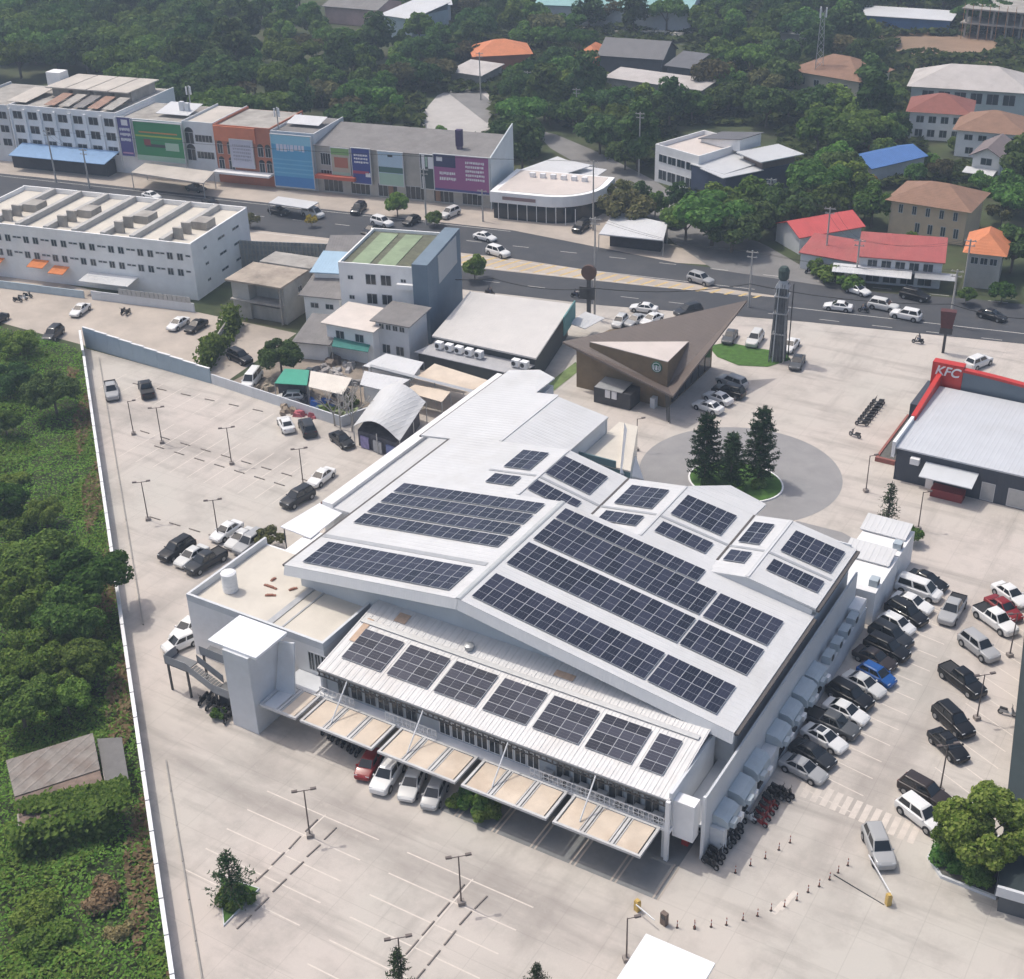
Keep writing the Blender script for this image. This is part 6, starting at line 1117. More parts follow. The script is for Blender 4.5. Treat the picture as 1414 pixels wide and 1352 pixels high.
# wheel stops
M_STOP = mat('wheel_stop', (.23,.205,.185), .2, 2, .85); ST = MB().hexa([(-.85,-.08,0),(.85,-.08,0),(.85,.08,0),(-.85,.08,0)], [(-.82,-.05,.11),(.82,-.05,.11),(.82,.05,.11),(-.82,.05,.11)]).mesh('wheel_stop', M_STOP)
def stop(a, b, lab):
    a, b = P(*a), P(*b); c = (a+b)/2; o = link('wheel_stop', ST, None, (c.x, c.y, .002), atan2(b.y-a.y, b.x-a.x)); tag(o, lab, 'wheel stop', 'parking wheel stops')
S_ = zc((240,1020), 3.367); stall = MB(); cross = MB()
for i, (a, b) in enumerate([((615,430),(665,380)),((535,515),(590,455)),((455,590),(515,530)),((375,670),(440,610)),((700,470),(755,415)),((620,550),(680,495)),((543,630),(602,575)),((462,712),(522,655)),((380,800),(440,740)),((300,880),(355,828)),((1300,740),(1350,680)),((1228,825),(1280,765)),((1155,915),(1210,850)),((1083,1000),(1135,940)),((1010,1085),(1062,1025)),((1400,790),(1455,735)),((1330,865),(1383,805)),((1258,960),(1310,895)),((1180,1055),(1238,985)),((1110,1140),(1165,1075))]):
    stop(S_(a), S_(b), ORD[(0,1,2,3,0,1,2,3,4,5,0,1,2,3,4,0,1,2,3,4)[i]]+' wheel stop from the hall in the '+('left' if i < 4 or 9 < i < 15 else 'right')+' line of the '+('left' if i < 10 else 'middle')+' double row')
for n, a, b, lab in ((9,(200,597),(424,664),'upper dashed row'),(7,(220,618),(386,669),'lower dashed row'),(4,(214,716),(296,741),'short dashed row'),(6,(190,531),(356,567),'row by the yard wall')):
    for i in range(n):
        t_ = i/(n-1); c = Vector(a).lerp(Vector(b), t_); d = (Vector(b)-Vector(a)).normalized()*7; stop(tuple(c-d), tuple(c+d), ORD[i]+' wheel stop from the left in the '+lab+', west car park')
# painted stall lines
def sline(a, b): pline(P(*a), P(*b), .12, .008, stall)
for u0, cnt in ((S_((700,360)), 5), (S_((1385,660)), 6)):
    for i in range(cnt):
        c = P(*u0)+Vector((-.3,-2.72*i,0)); pline(c+Vector((-6.2,0,0)), c+Vector((6.2,0,0)), .13, .008, stall)
    c = P(*u0); pline(c+Vector((0,.2,0)), c+Vector((-.3,-2.72*(cnt-1),0)), .13, .014, stall)
for i in range(10): t_ = i/9; c = Vector((203,608)).lerp(Vector((412,670)), t_); p = P(*c); pline(p+Vector((0,5.2,0)), p+Vector((0,-5.2,0)), .12, .014, stall)
for i in range(9): p = P(*Vector((168,520)).lerp(Vector((372,575)), i/8)); pline(p+Vector((0,1.0,0)), p+Vector((0,-4.6,0)), .12, .008, stall)
for i in range(15): p = Vector((28.2, 1.4+i*2.55, 0)); pline(p, p+Vector((5.0,-.9,0)), .12, .008, stall)
for i in range(17): p = Vector((37.6, 2+i*2.6, 0)); pline(p, p+Vector((5,-2.6,0)), .12, .008, stall)
for i in range(12): p = P(*Vector((1115,1090)).lerp(Vector((1262,1152)), i/11)); cross.face([(p.x-.28,p.y-1.2,.016),(p.x+.28,p.y-1.2,.016),(p.x+.28,p.y+1.2,.016),(p.x-.28,p.y+1.2,.016)])
for a, b in (((1077,1257),(1099,1231)),((1068,1262),(1082,1246))): pline(P(*a), P(*b), .45, .016+.006*(a[0] > 1070), stall)
stall.build('stall_marking', M_STALL, bpy.data.objects['pavement']); cross.build('crossing_marking', mat('faded_crossing', (.585,.53,.475), .1, 1.5, .8), bpy.data.objects['pavement'])
# ================================================================ signs and masts
p = P(813,440); t = thing('totem_sign', 'dark totem pole with a round brown sign beside the cafe', 'sign', (p.x, p.y, 0), TH); h = HG((813,440),(816,366))
MB().box(-.3,-.2,0,.3,.2,h-1.5).build('post', M_DSTEEL, t); MB().tube((0,-.25,h-1.2),(0,.25,h-1.2),1.2,20).build('round_board', mat('brown_board', (.11,.06,.045), .15, 2), t); MB().box(-1.5,-.2,h-5.6,.9,.2,h-3.6).build('square_board', M_DSTEEL, t)
p = P(1302,487); t = thing('totem_sign', 'dark red totem pole sign above the red tower', 'sign', (p.x, p.y, 0), TH); h = HG((1302,487),(1303,428))
MB().box(-.2,-.2,0,.2,.2,h-2).build('post', M_DSTEEL, t); MB().hexa([(-.8,-.5,h-2.6),(.8,-.5,h-2.6),(.8,.5,h-2.6),(-.8,.5,h-2.6)], [(-1.1,-.6,h),(1.1,-.6,h),(1.1,.6,h),(-1.1,.6,h)]).build('board', mat('dark_maroon_board', (.09,.025,.025), .2, 2), t); MB().box(-.9,-.3,h-3.6,.9,.3,h-2.65).build('lower_board', M_DSTEEL, t)
p = P(1073,497); t = thing('metal_pillar', 'tall grey metal-clad pillar with a dark head on the cafe lawn', 'sign', (p.x, p.y, 0), .2); h = HG((1073,497),(1077,368))
MB().hexa([(-.75,-.75,0),(.75,-.75,0),(.75,.75,0),(-.75,.75,0)], [(-.6,-.6,h-2.6),(.6,-.6,h-2.6),(.6,.6,h-2.6),(-.6,.6,h-2.6)]).build('core', mat('dark_grey_core', (.10,.115,.125), .4, 1.2, .5), t)
rnd = random.Random(11)
for s_ in range(4):
    a = s_*pi/2
    for q in range(5):
        o_ = -.95+q*.475; top_ = h-2.4-rnd.uniform(0,3.2)*(q in (0, 4)); R2 = Matrix.Rotation(a, 3, 'Z')
        MB().tube(R2@Vector((o_*1.12,-1.05,0)), R2@Vector((o_*.8,-.74,top_)), .09, 5, .06).build('cladding_bar', rnd.choice((M_STEEL, mat('pale_cladding', (.55,.58,.6), .1, 1, .4), mat('dark_cladding', (.12,.13,.14), .1, 1, .5))), t)
for z in (h*.3, h*.52, h*.7): MB().box(-1.0,-1.0,z,1.0,1.0,z+.14).build('ring', M_STEEL, t)
MB().hexa([(-1.0,-.8,h-3.0),(1.0,-.8,h-3.0),(1.0,.8,h-3.0),(-1.0,.8,h-3.0)], [(-.45,-.45,h-2.0),(.45,-.45,h-2.0),(.45,.45,h-2.0),(-.45,.45,h-2.0)]).build('shoulder', M_STEEL, t)
MB().tube((0,0,h-2.0),(0,0,h-1.7),.5,10,.75).tube((0,0,h-1.7),(0,0,h-.5),.75,10,.8).tube((0,0,h-.5),(0,0,h),.8,10,.5).build('head', mat('dark_green_head', (.035,.06,.055), .2, 1.5), t)
MB().tube((1.5,.2,0),(1.5,.2,h-2.5),.09,6).build('side_post', M_DSTEEL, t)
p = P(1126,132); t = thing('lattice_mast', 'slim grey lattice telecom mast among the far trees', 'mast', (p.x, p.y, 0)); h = HG((1126,132),(1131,14))
L3 = [(1.5*cos(a), 1.5*sin(a)) for a in (.3,2.4,4.5)]
for x, y in L3: MB().tube((x,y,0),(x*.35,y*.35,h),.09,6).build('leg', M_STEEL, t)
for i in range(12):
    z = h*i/12; z2 = h*(i+1)/12; f, f2 = 1-.65*i/12, 1-.65*(i+1)/12
    for s in range(3): (xa, ya), (xb, yb) = L3[s], L3[(s+1)%3]; MB().tube((xa*f,ya*f,z),(xb*f2,yb*f2,z2),.05,4).build('brace', M_STEEL, t)
for s in range(3): a = .3+2.1*s; MB().box(cos(a)*.9-.15,sin(a)*.9-.15,h-1.6,cos(a)*.9+.15,sin(a)*.9+.15,h+.6).build('antenna', M_WHITE, t)
p = P(635,212,9); t = thing('sign_pillar', 'slim purple pylon rising behind the row roof', 'sign', (p.x, p.y, 0), TH); MB().box(-.5,-.4,0,.5,.4,13.5).build('post', mat('purple_pylon', (.13,.10,.16), .1, 1), t); MB().box(-.6,-.5,10.5,.6,.5,13.6).build('board', mat('dark_purple_board', (.06,.04,.10), .1, 1), t)
for (x, y, z, lab) in ((265,158,9.5,'rooftop antenna mast on the grey shophouse'),(386,190,9.5,'rooftop antenna mast above the blue billboard')):
    p = P(x, y, z); t = thing('antenna_mast', lab, 'antenna', (p.x, p.y, z)); MB().tube((0,0,0),(0,0,6),.12).build('pole', M_STEEL, t)
    for a in (0, 2.1, 4.2): MB().box(cos(a)*.5-.12,sin(a)*.5-.12,4.2,cos(a)*.5+.12,sin(a)*.5+.12,5.9).build('antenna', M_WHITE, t)
# outside stair at the front left corner
st = thing('outside_stair', 'grey steel outside stair with landings at the front left corner of the hall', 'stair', (-27, -14, 0))
for i in range(11): MB().box(-28.6+i*.3,-15.8,2.1+i*.0+.17*(10-i)*.62,-28.32+i*.3,-14.5,2.16+.17*(10-i)*.62).build('tread', mat('stair_steel', (.16,.165,.17), .1, 1, .5, metal=.3), st, world=True)
for b in ((-31.4,-15.9,3.3,-28.6,-14.2,3.42),(-25.4,-15.9,1.95,-23.4,-14.0,2.07),(-28.4,-13.9,4.2,-22.5,-12.4,4.32)): MB().box(*b).build('landing', mat('stair_steel', (.16,.165,.17), .1, 1, .5, metal=.3), st, world=True)
for a, b in (((-31.4,-15.9,3.42),(-28.6,-15.9,3.42)),((-28.6,-15.9,3.42),(-25.4,-15.9,2.07)),((-25.4,-15.9,2.07),(-23.4,-15.9,2.07)),((-31.4,-15.9,3.42),(-31.4,-14.2,3.42)),((-28.4,-13.95,4.32),(-22.5,-13.95,4.32)),((-28.6,-14.3,3.42),(-25.4,-14.3,2.07))):
    a, b = Vector(a), Vector(b); MB().hexa([a,b,b+Vector((0,.06,0)),a+Vector((.06,0,0))],[a+Vector((0,0,.95)),b+Vector((0,0,.95)),b+Vector((0,.06,.95)),a+Vector((.06,0,.95))]).build('side_panel', mat('stair_panel', (.30,.31,.32), .1, 1, .5), st, world=True)
for x, y, z in ((-31.2,-15.7,3.3),(-28.7,-15.7,3.3),(-25.2,-15.7,1.95),(-23.5,-15.7,1.95),(-28.2,-13.7,4.2)): MB().box(x-.09,y-.09,0,x+.09,y+.09,z).build('post', M_DSTEEL, st, world=True)
MB().box(-25.2,-15.4,0,-22.5,-12.6,1.9).build('under_stair_store', mat('dark_shop', (.04,.042,.05)), st, world=True)
aw = thing('corridor_awning', 'bright white awning roof over the west entrance beside the potted trees', 'canopy', (-33, 5, 0))
MB().slab([P(387,727,4.8),P(428.6,743,4.4),P(482,701,4.4),P(454.6,686.6,4.8)], .12).build('roof', mat('bright_white_slab', (.80,.81,.83)), aw, world=True)
for q in ((392,727),(430,741),(478,702)): p = P(*q, 4.4); MB().tube((p.x,p.y,0),(p.x,p.y,4.3),.07).build('post', M_DSTEEL, aw, world=True)
# ================================================================ vegetation
G_DARK = leafmat('leaves_dark', (.035,.078,.026), (.10,.165,.055)); G_MID = leafmat('leaves_mid', (.05,.115,.026), (.145,.235,.06)); G_LITE = leafmat('leaves_light', (.07,.155,.028), (.19,.29,.07)); G_OLIVE = leafmat('leaves_olive', (.075,.085,.035), (.18,.17,.08)); G_NEED = leafmat('needles', (.02,.045,.022), (.055,.095,.04), .15); G_YEL = leafmat('leaves_yellow', (.20,.17,.03), (.38,.28,.05)); G_DRY = leafmat('leaves_dry', (.22,.17,.085), (.36,.29,.16))
M_BARK = mat('bark', (.13,.105,.085), .3, 2, .95)
def leaves(n, fn, size, seed, name, m_, asp=1.5):
    rd = random.Random(seed); v = []; f = []
    for i in range(n):
        p, nr = fn(rd); nr = (nr+Vector((rd.gauss(0,.45),rd.gauss(0,.45),rd.gauss(0,.45)+.25))).normalized()
        t = nr.cross(Vector((rd.uniform(-1,1),rd.uniform(-1,1),rd.uniform(-1,1)))).normalized(); b = nr.cross(t); s = size*rd.uniform(.55,1.35)/2; k = len(v)
        v += [tuple(p+t*s*asp), tuple(p+b*s+nr*s*.2), tuple(p-t*s*asp), tuple(p-b*s+nr*s*.2)]; f.append((k,k+1,k+2,k+3))
    me = bpy.data.meshes.new(name); me.from_pydata(v, [], f); me.materials.append(m_); me.update(); return me
def lobes(seed, n, R, zc_, H, lr, flat_=1.0):
    rd = random.Random(seed); out = []
    for i in range(n):
        a = rd.uniform(0, 2*pi); q = R*math.sqrt(rd.uniform(.02, 1)); z = zc_+H*rd.uniform(-.5,.5)*(1-.5*(q/R)**2)+H*.22*(1-(q/R)**2)
        out.append((Vector((q*cos(a), q*sin(a), z)), lr*rd.uniform(.65,1.2)))
    def fn(r):
        c, rad_ = r.choice(out); d = Vector((r.gauss(0,1), r.gauss(0,1), r.gauss(.25,1)*flat_)).normalized(); return c+Vector((d.x,d.y,d.z*flat_))*rad_*r.uniform(.72,1.05), d
    fn.l = out; return fn
def trunk(h, r, fn, seed, nl=6):
    k = MB(); k.tube((0,0,-.1),(0,0,h*.45),r,8,r*.75); rd = random.Random(seed)
    for c, q in fn.l[:nl]: m_ = Vector((c.x*.4,c.y*.4,h*.45+(c.z-h*.45)*.5)); k.tube((0,0,h*.42),m_,r*.55,6,r*.35); k.tube(m_,c,r*.35,5,r*.12)
    return k.mesh('trunk', M_BARK)
TREES = {}
def tree_type(key, h, R, zc_, H, lr, nl, n, size, m_, r=.22, flat_=1., seed=1):
    fn = lobes(seed, nl, R, zc_, H, lr, flat_); TREES[key] = (trunk(h, r, fn, seed), leaves(n, fn, size, seed, 'crown', m_), zc_)
tree_type('dome', 9, 4.6, 6.6, 2.6, 1.35, 34, 4600, .55, G_MID, .3, .75, 1); tree_type('dome2', 9, 4.2, 6.4, 3.4, 1.3, 34, 4600, .55, G_DARK, .3, .9, 2); tree_type('round', 7, 2.7, 4.7, 3.0, 1.0, 26, 3200, .45, G_MID, .2, 1, 3)
tree_type('round2', 7, 2.6, 4.6, 3.4, .95, 26, 3200, .45, G_LITE, .2, 1, 4); tree_type('tall', 10, 2.5, 6.6, 5.2, 1.4, 18, 2800, .55, G_DARK, .24, 1, 5); tree_type('olive', 7.5, 3.4, 5.2, 2.6, 1.3, 16, 1900, .5, G_OLIVE, .2, .8, 6)
tree_type('bush', 2, 1.25, 1.1, 1.0, .75, 9, 1300, .3, G_MID, .06, .9, 7); tree_type('bush2', 2, 1.3, 1.1, 1.1, .7, 9, 1300, .3, G_LITE, .06, .9, 8); tree_type('yellow', 4, 1.8, 2.6, 1.6, .9, 9, 900, .4, G_YEL, .1, .8, 9)
tree_type('near1', 8, 3.7, 5.2, 3.4, 1.1, 44, 12000, .30, G_MID, .25, .9, 10); tree_type('near2', 8, 4.0, 5.0, 3.6, 1.15, 46, 12000, .30, G_DARK, .25, .9, 11); tree_type('near3', 7, 3.4, 4.4, 3.2, .95, 42, 11000, .27, G_LITE, .2, .95, 12); tree_type('nbush', 2, 1.7, 1.2, 1.2, .9, 14, 4200, .24, G_LITE, .07, .9, 13); tree_type('nbush2', 2, 1.6, 1.1, 1.2, .9, 14, 4200, .24, G_MID, .07, .9, 14); tree_type('dry', 2, 1.7, .9, .9, .8, 10, 1500, .26, G_DRY, .05, .8, 15); tree_type('street', 7, 3.1, 4.7, 3.6, .85, 46, 16000, .22, leafmat('leaves_street', (.07,.14,.02), (.24,.31,.08), .45), .16, .9, 16)
TR = random.Random(21); LOW = {'dome': 1.6, 'dome2': 1.6, 'round': 1.2, 'round2': 1.3, 'tall': 1.4, 'olive': 1.3}
def tree(key, p, s, label, group=None, name='tree', cat='tree'):
    tk_, cr, _ = TREES[key]; t = thing(name, label, cat, (p.x, p.y, -LOW.get(key, 0)*s), TR.uniform(0, 6.28), group); t.scale = (s*TR.uniform(.92,1.1), s*TR.uniform(.92,1.1), s*TR.uniform(.9,1.08))
    link('trunk', tk_, t); link('crown', cr, t); return t
def treeC(key, px, py, s, label, group=None, **k): return tree(key, P(px, py, (TREES[key][2]-LOW.get(key, 0))*s), s, label, group, **k)
# the wood behind the shop row
LOOK = {'dome': 'broad green', 'dome2': 'broad dark', 'tall': 'slim dark', 'round': 'rounded green', 'round2': 'rounded bright green', 'olive': 'thin olive-coloured'}
WC = {}
def uniq(lab):
    WC[lab] = WC.get(lab, 0)+1; return lab
yy = [178,158,139,121,104,88,72,57,43,29,15,1,-14]
for r, y in enumerate(yy):
    x = -30+17*(r % 3); stp = 55-1.0*r
    while x < 565:
        lim = 92 if x < 150 else 100+(x-150)*.35 if x < 270 else 158 if x < 430 else 176
        if y < lim-TR.uniform(0,12) and not (x > 440 and y < 30) and not (x > 345 and x < 400 and y < 14):
            key = TR.choice(('dome','dome2','dome2','tall','dome','dome2') if x < 330 else ('round','round2','dome','tall','dome2','olive')); sc = TR.uniform(1.15,1.55)*(1.0 if x < 330 else .85)
            lab = LOOK[key]+' tree of the wood, '+('far left' if x < 130 else 'left of centre' if x < 300 else 'above the orange building' if x < 430 else 'by the car park')+', '+('front edge' if y > lim-34 else 'deep inside' if y > 45 else 'top edge')
            treeC(key, x+TR.uniform(-14,14), y+TR.uniform(-5,5), sc, uniq(lab), 'trees of the wood behind the shop row')
        x += stp
# trees among the houses
EXC = [(1180,186,1306,252),(1335,205,1414,262),(545,104,718,212),(560,195,692,322),(810,36,985,132),(892,150,1115,268),(1078,62,1196,135),(1235,84,1414,250),(1192,198,1290,244),(1085,285,1325,410),(1208,232,1352,335),(552,112,708,204),(795,16,965,52),(676,208,842,318),(818,285,930,350),(1200,26,1414,100),(645,50,750,90),(790,55,830,86),(616,84,676,118),(1322,300,1414,372),(560,0,640,40),(1060,36,1135,56),(1180,0,1320,34),(1020,0,1066,44)]
def blocked(x, y, m=2):
    if any(a+m <= x <= c-m and b+m*.6 <= y <= d-m*.6 for a, b, c, d in EXC): return True
    t_ = max(0, min(1, ((x-745)*(1140-745)+(y-185)*(392-185))/((1140-745)**2+(392-185)**2))); return hypot(x-(745+395*t_), y-(185+207*t_)) < 26
pts = []; tries = 0
while len(pts) < 132 and tries < 6000:
    tries += 1; x, y = TR.uniform(565,1414), TR.uniform(-8,300); dmin = 18+.08*y
    if blocked(x, y) or (y > 262 and not 830 < x < 1240) or any(hypot(x-a, (y-b)*1.6) < dmin for a, b in pts): continue
    pts.append((x, y)); key = TR.choice(('round','round2','dome','dome2','tall','olive','round','dome2'))
    lab = LOOK[key]+' tree '+('left of the warehouse' if x < 815 else 'near the warehouse' if x < 985 and y < 140 else 'around the lattice mast' if x < 1235 and y < 150 else 'behind the modern house' if x < 1110 else 'among the houses on the right')+', '+('at the top' if y < 60 else 'halfway up' if y < 150 else 'nearer the road')
    treeC(key, x, y, TR.uniform(.85,1.2)*(1.0 if key in ('dome','dome2') else 1.2), uniq(lab), 'trees among the houses')
for key, x, y, s, lab in (('dome2',715,180,1.15,'large dark round tree in front of the far car park'),('dome2',690,192,.8,'dark tree at the left side of the big round tree'),('round2',610,184,.6,'small round tree at the edge of the far car park'),('dome',985,292,1.25,'broad spreading tree beside the road near the pavilion'),('dome2',1012,312,1.0,'dark tree joined to the broad spreading one'),('dome',948,300,.85,'tree just right of the open pavilion'),
    ('olive',852,262,.95,'olive-coloured tree behind the showroom'),('tall',885,275,.65,'slim dark tree between the showroom and the pavilion'),('round2',905,282,.75,'bright tree behind the open pavilion'),('tall',935,268,.6,'slim dark cypress-like tree near the modern house'),('dome2',1092,290,.85,'dark tree left of the bright red roof'),('round',1180,258,1.0,'tree above the red roofs'),('dome2',1160,232,.95,'dark tree beside the navy building'),('round',1195,285,.7,'tree touching the tan house'),
    ('dome2',1402,338,1.0,'dark tree covering the orange roof corner'),('dome',1398,268,.95,'tree at the right edge beyond the tan house'),('olive',1385,292,.7,'olive tree right of the tan house'),('round',1385,402,.6,'hedge-like dark tree at the right kerb'),('round',1335,408,.45,'low dense shrub at the right kerb'),('round2',1258,330,.4,'shrub between the tan house and the maroon roof'),('round2',548,282,.75,'green tree in front of the shop row'),('round',600,300,.5,'small tree left of the magenta billboard'),('round2',655,368,.72,'bright bushy tree beside the tower house'),
    ('near2',386,488,.72,'dense round tree in the junk yard'),('round',1300,172,.7,'tree in front of the dark red roofed house'),('round2',1322,198,.6,'bright tree between two white houses'),('yellow',1212,205,1.0,'yellow-flowering tree beside the blue roof'),('yellow',1200,250,.8,'second yellow-flowering tree below the blue roof'),('round',1265,240,.7,'tree right of the blue roof'),('olive',1300,232,.7,'pale tree behind the tan house'),('round',1355,250,.65,'tree left of the small gabled house'),('tall',1240,178,.7,'dark tree left of the white houses'),('round',1220,205,.8,'tree above the blue roof'),('round2',1285,222,.6,'bright tree near the small gabled house'),
    ('round',1110,318,.5,'shrub at the side street corner'),('bush',1150,378,1.4,'low hedge shrub along the side street'),('bush',1130,370,1.2,'second hedge shrub along the side street'),('bush2',1172,388,1.3,'hedge shrub at the corner of the maroon house'),('yellow',430,303,.55,'yellowish roadside shrub beside the minibus'),('olive',345,303,.45,'thin olive tree beside the long white block'),('olive',735,125,.9,'bare brownish tree near the far lane')):
    treeC(key, x, y, s, lab)
# low scrub between the houses
rd = random.Random(31); v = []; f = []
while len(f) < 60000:
    px, py = rd.uniform(430,1430), rd.uniform(-12,318)
    if blocked(px, py, 40) or (py > 215 and px < 835) or (py > 150 and px < 560) or (px < 560 and py < 100) or (py > 262 and not 925 < px < 1110): continue
    p = P(px, py); hgt_ = max(0, .9+1.3*sin(p.x*.21+.6)*cos(p.y*.17)+.8*sin(p.x*.47-p.y*.39)); p.z = min(1.9, hgt_*rd.uniform(.4,.9)+.05)
    nr = Vector((rd.gauss(0,.5), rd.gauss(0,.5), 1)).normalized(); t = nr.cross(Vector((rd.uniform(-1,1),rd.uniform(-1,1),.2))).normalized(); b = nr.cross(t); q = 1.5*rd.uniform(.4,1.4)/2; k = len(v)
    v += [tuple(p+t*q*1.5), tuple(p+b*q), tuple(p-t*q*1.5), tuple(p-b*q)]; f.append((k,k+1,k+2,k+3))
me = bpy.data.meshes.new('scrub'); me.from_pydata(v, [], f); me.materials.append(leafmat('scrub_leaves', (.03,.055,.016), (.12,.145,.05)))
tag(link('scrub', me), 'low green scrub filling the ground between the far houses', 'scrub', None, 'stuff')
# creeper on the corner wall
cw = thing('creeper_wall', 'wall corner smothered in green creeper beside the court', 'hedge', P(300, 480))
def hf(a, b, hmax, wid):
    a, b = Vector(a), Vector(b)
    def fn(r): t_ = r.random(); p = a.lerp(b, t_)+Vector((r.gauss(0,wid),r.gauss(0,wid),r.uniform(.1,hmax)*(.8+.3*sin(t_*9)))); return p, Vector((r.gauss(0,.5),-1,.5)).normalized()
    return fn
A_, B_ = P(283,512), P(326,448); link('foliage', leaves(3800, hf(A_-cw.location, B_-cw.location, 3.6, .55), .42, 4, 'foliage', G_LITE), cw); MB().hexa([A_,B_,B_+Vector((.2,.1,0)),A_+Vector((.2,.1,0))],[q+Vector((0,0,2.6)) for q in (A_,B_,B_+Vector((.2,.1,0)),A_+Vector((.2,.1,0)))]).build('wall', M_OLD, cw, world=True)
# overgrown plot on the left: mounded ground cover, then trees and bushes
def inside_left(x, y):                                   # signed distance to the wall line, positive on the plot side
    return -((Vector((x, y))-wall_pt(0)).dot(nv2))
def mound(x, y): return .5+.5*sin(x*.23+1.3)*cos(y*.19)+.3*sin(x*.61+y*.47)+.22*cos(x*.9-y*.83)
def gc(seed, n, size, m_, name, ymin, ymax, wmax, test=lambda x, y, s: True):
    rd = random.Random(seed); v = []; f = []
    while len(f) < n:
        t_ = rd.uniform(-.12, 1.22); s = rd.uniform(.2, wmax); c = wall_pt(t_)-nv2*s
        if not (ymin < c.y < ymax) or not test(c.x, c.y, s): continue
        z = max(.05, mound(c.x, c.y))*min(1, s/2.5)*.8+rd.uniform(0,.3); p = Vector((c.x, c.y, z)); nr = Vector((rd.gauss(0,.5), rd.gauss(0,.5), 1)).normalized(); t = nr.cross(Vector((rd.uniform(-1,1),rd.uniform(-1,1),.2))).normalized(); b = nr.cross(t); q = size*rd.uniform(.5,1.4)/2; k = len(v)
        v += [tuple(p+t*q*1.6), tuple(p+b*q), tuple(p-t*q*1.6), tuple(p-b*q)]; f.append((k,k+1,k+2,k+3))
    me = bpy.data.meshes.new(name); me.from_pydata(v, [], f); me.materials.append(m_); return me
tag(link('undergrowth', gc(1, 120000, .21, leafmat('weeds', (.075,.175,.028), (.19,.32,.07), .35), 'undergrowth', -60, 39, 36)), 'low green weeds covering the plot beyond the long wall', 'undergrowth', None, 'stuff')
tag(link('tall_weeds', gc(2, 60000, .24, G_LITE, 'tall_weeds', -60, 36, 34, lambda x, y, s: sin(x*.31)*cos(y*.27+.8) > .05)), 'brighter patches of tall weeds in the plot beyond the wall', 'weeds', None, 'stuff')
tag(link('dry_grass', gc(3, 5000, .35, G_DRY, 'dry_grass', -60, 34, 2.6, lambda x, y, s: sin(x*.9+y*.6) > -.2)), 'dry brown grass along the foot of the long wall', 'grass', None, 'stuff')
GL = 'trees on the overgrown plot'
for key, x, y, s, lab in (('near2',72,540,.82,'dark tree near the far corner of the overgrown plot'),('near3',24,470,.75,'bright leafy tree at the court edge, cut by the left edge'),('near1',60,775,1.05,'large tree in the middle of the overgrown plot'),('near1',120,795,.95,'large tree overhanging the long wall'),('near3',25,830,1.0,'bright tree at the left edge below the large one'),('near1',95,850,.85,'tree below the one overhanging the wall'),('near3',45,900,.85,'bright tree in the lower part of the thicket'),('near1',110,915,.7,'small tree beside the wall in the thicket'),('near1',25,965,.8,'bushy tree at the left edge above the shed'),('near3',90,960,.65,'bright bushy tree just above the ruined shed'),
     ('near1',5,580,.55,'dark tree at the left edge near the court'),('near1',8,690,.6,'small tree at the left edge halfway down the plot'),('near3',60,705,.55,'bright young tree in front of the dark thicket'),('near2',15,520,.7,'dark tree behind the bright leafy one')): treeC(key, x, y, s, lab, GL)
for i in range(40):
    x, y = TR.uniform(5,125), TR.uniform(560,1345)
    if 1000 < y < 1165 or (y > 1165 and i % 4) or (560 < y < 720 and i % 2): continue
    if y > 1165: x += 40
    treeC(TR.choice(('nbush','nbush2','nbush')), x, y, TR.uniform(.5,1.0), ('large' if TR.random() < .5 else 'small')+' leafy bush on the overgrown plot, '+('beside the thicket' if y > 720 and y < 1000 else 'bottom end' if y > 1165 else 'far end'), 'bushes on the overgrown plot', name='bush', cat='bush')
for x, y, s in ((150,1235,.9),(168,1290,.6)): treeC('dry', x, y, s, ('larger' if s > .7 else 'smaller')+' dry brown bush against the long wall of the overgrown plot', 'dry bushes', name='bush', cat='bush')
cr_ = thing('creeper', 'green creeper spilling over the front of the ruined shed', 'creeper', P(80, 1140))
def cfn(r):
    u, v_ = r.random(), r.random(); u = u**.6; q = P(26+u*146, 1112+80*v_*(.2+.8*u)-u*30, 3.0)-cr_.location
    if v_ > .4: q = P(28+u*126, 1185-u*33, 0)-cr_.location; q.z = r.uniform(.1,3.0); q += Vector((r.gauss(0,.3), r.gauss(-.1,.35), 0))
    return q+Vector((r.gauss(0,.3),r.gauss(0,.3),r.uniform(0,.5))), Vector((0,-.6,.8))
link('foliage', leaves(12000, cfn, .34, 9, 'foliage', G_LITE), cr_)
# tree in the right-hand planter
pl = thing('tree_planter', 'kerbed planter bed around the big street tree', 'planter', P(1335, 1190)); q = PS((1280,1185),(1298,1213),(1375,1243),(1392,1160),(1310,1140))
MB().prism([tuple(a[:2]) for a in q], 0, .3).build('kerb', M_GREYW, pl, world=True); c = sum((a for a in q), Vector())/5; MB().prism([tuple((c+(a-c)*.93)[:2]) for a in q], .301, .34).build('bed', mat('dark_bed', (.10,.10,.09)), pl, world=True)
tree('street', P(1350,1205), 1.1, 'leafy street tree overhanging the two parked cars at the right'); treeC('nbush2', 1312, 1185, .7, 'shrub under the left side of the street tree', name='bush', cat='bush'); treeC('nbush2', 1350, 1200, .8, 'dark shrub under the middle of the street tree', name='bush', cat='bush'); tree('street', P(1322,1190), .72, 'smaller tree leaning over the planter edge')
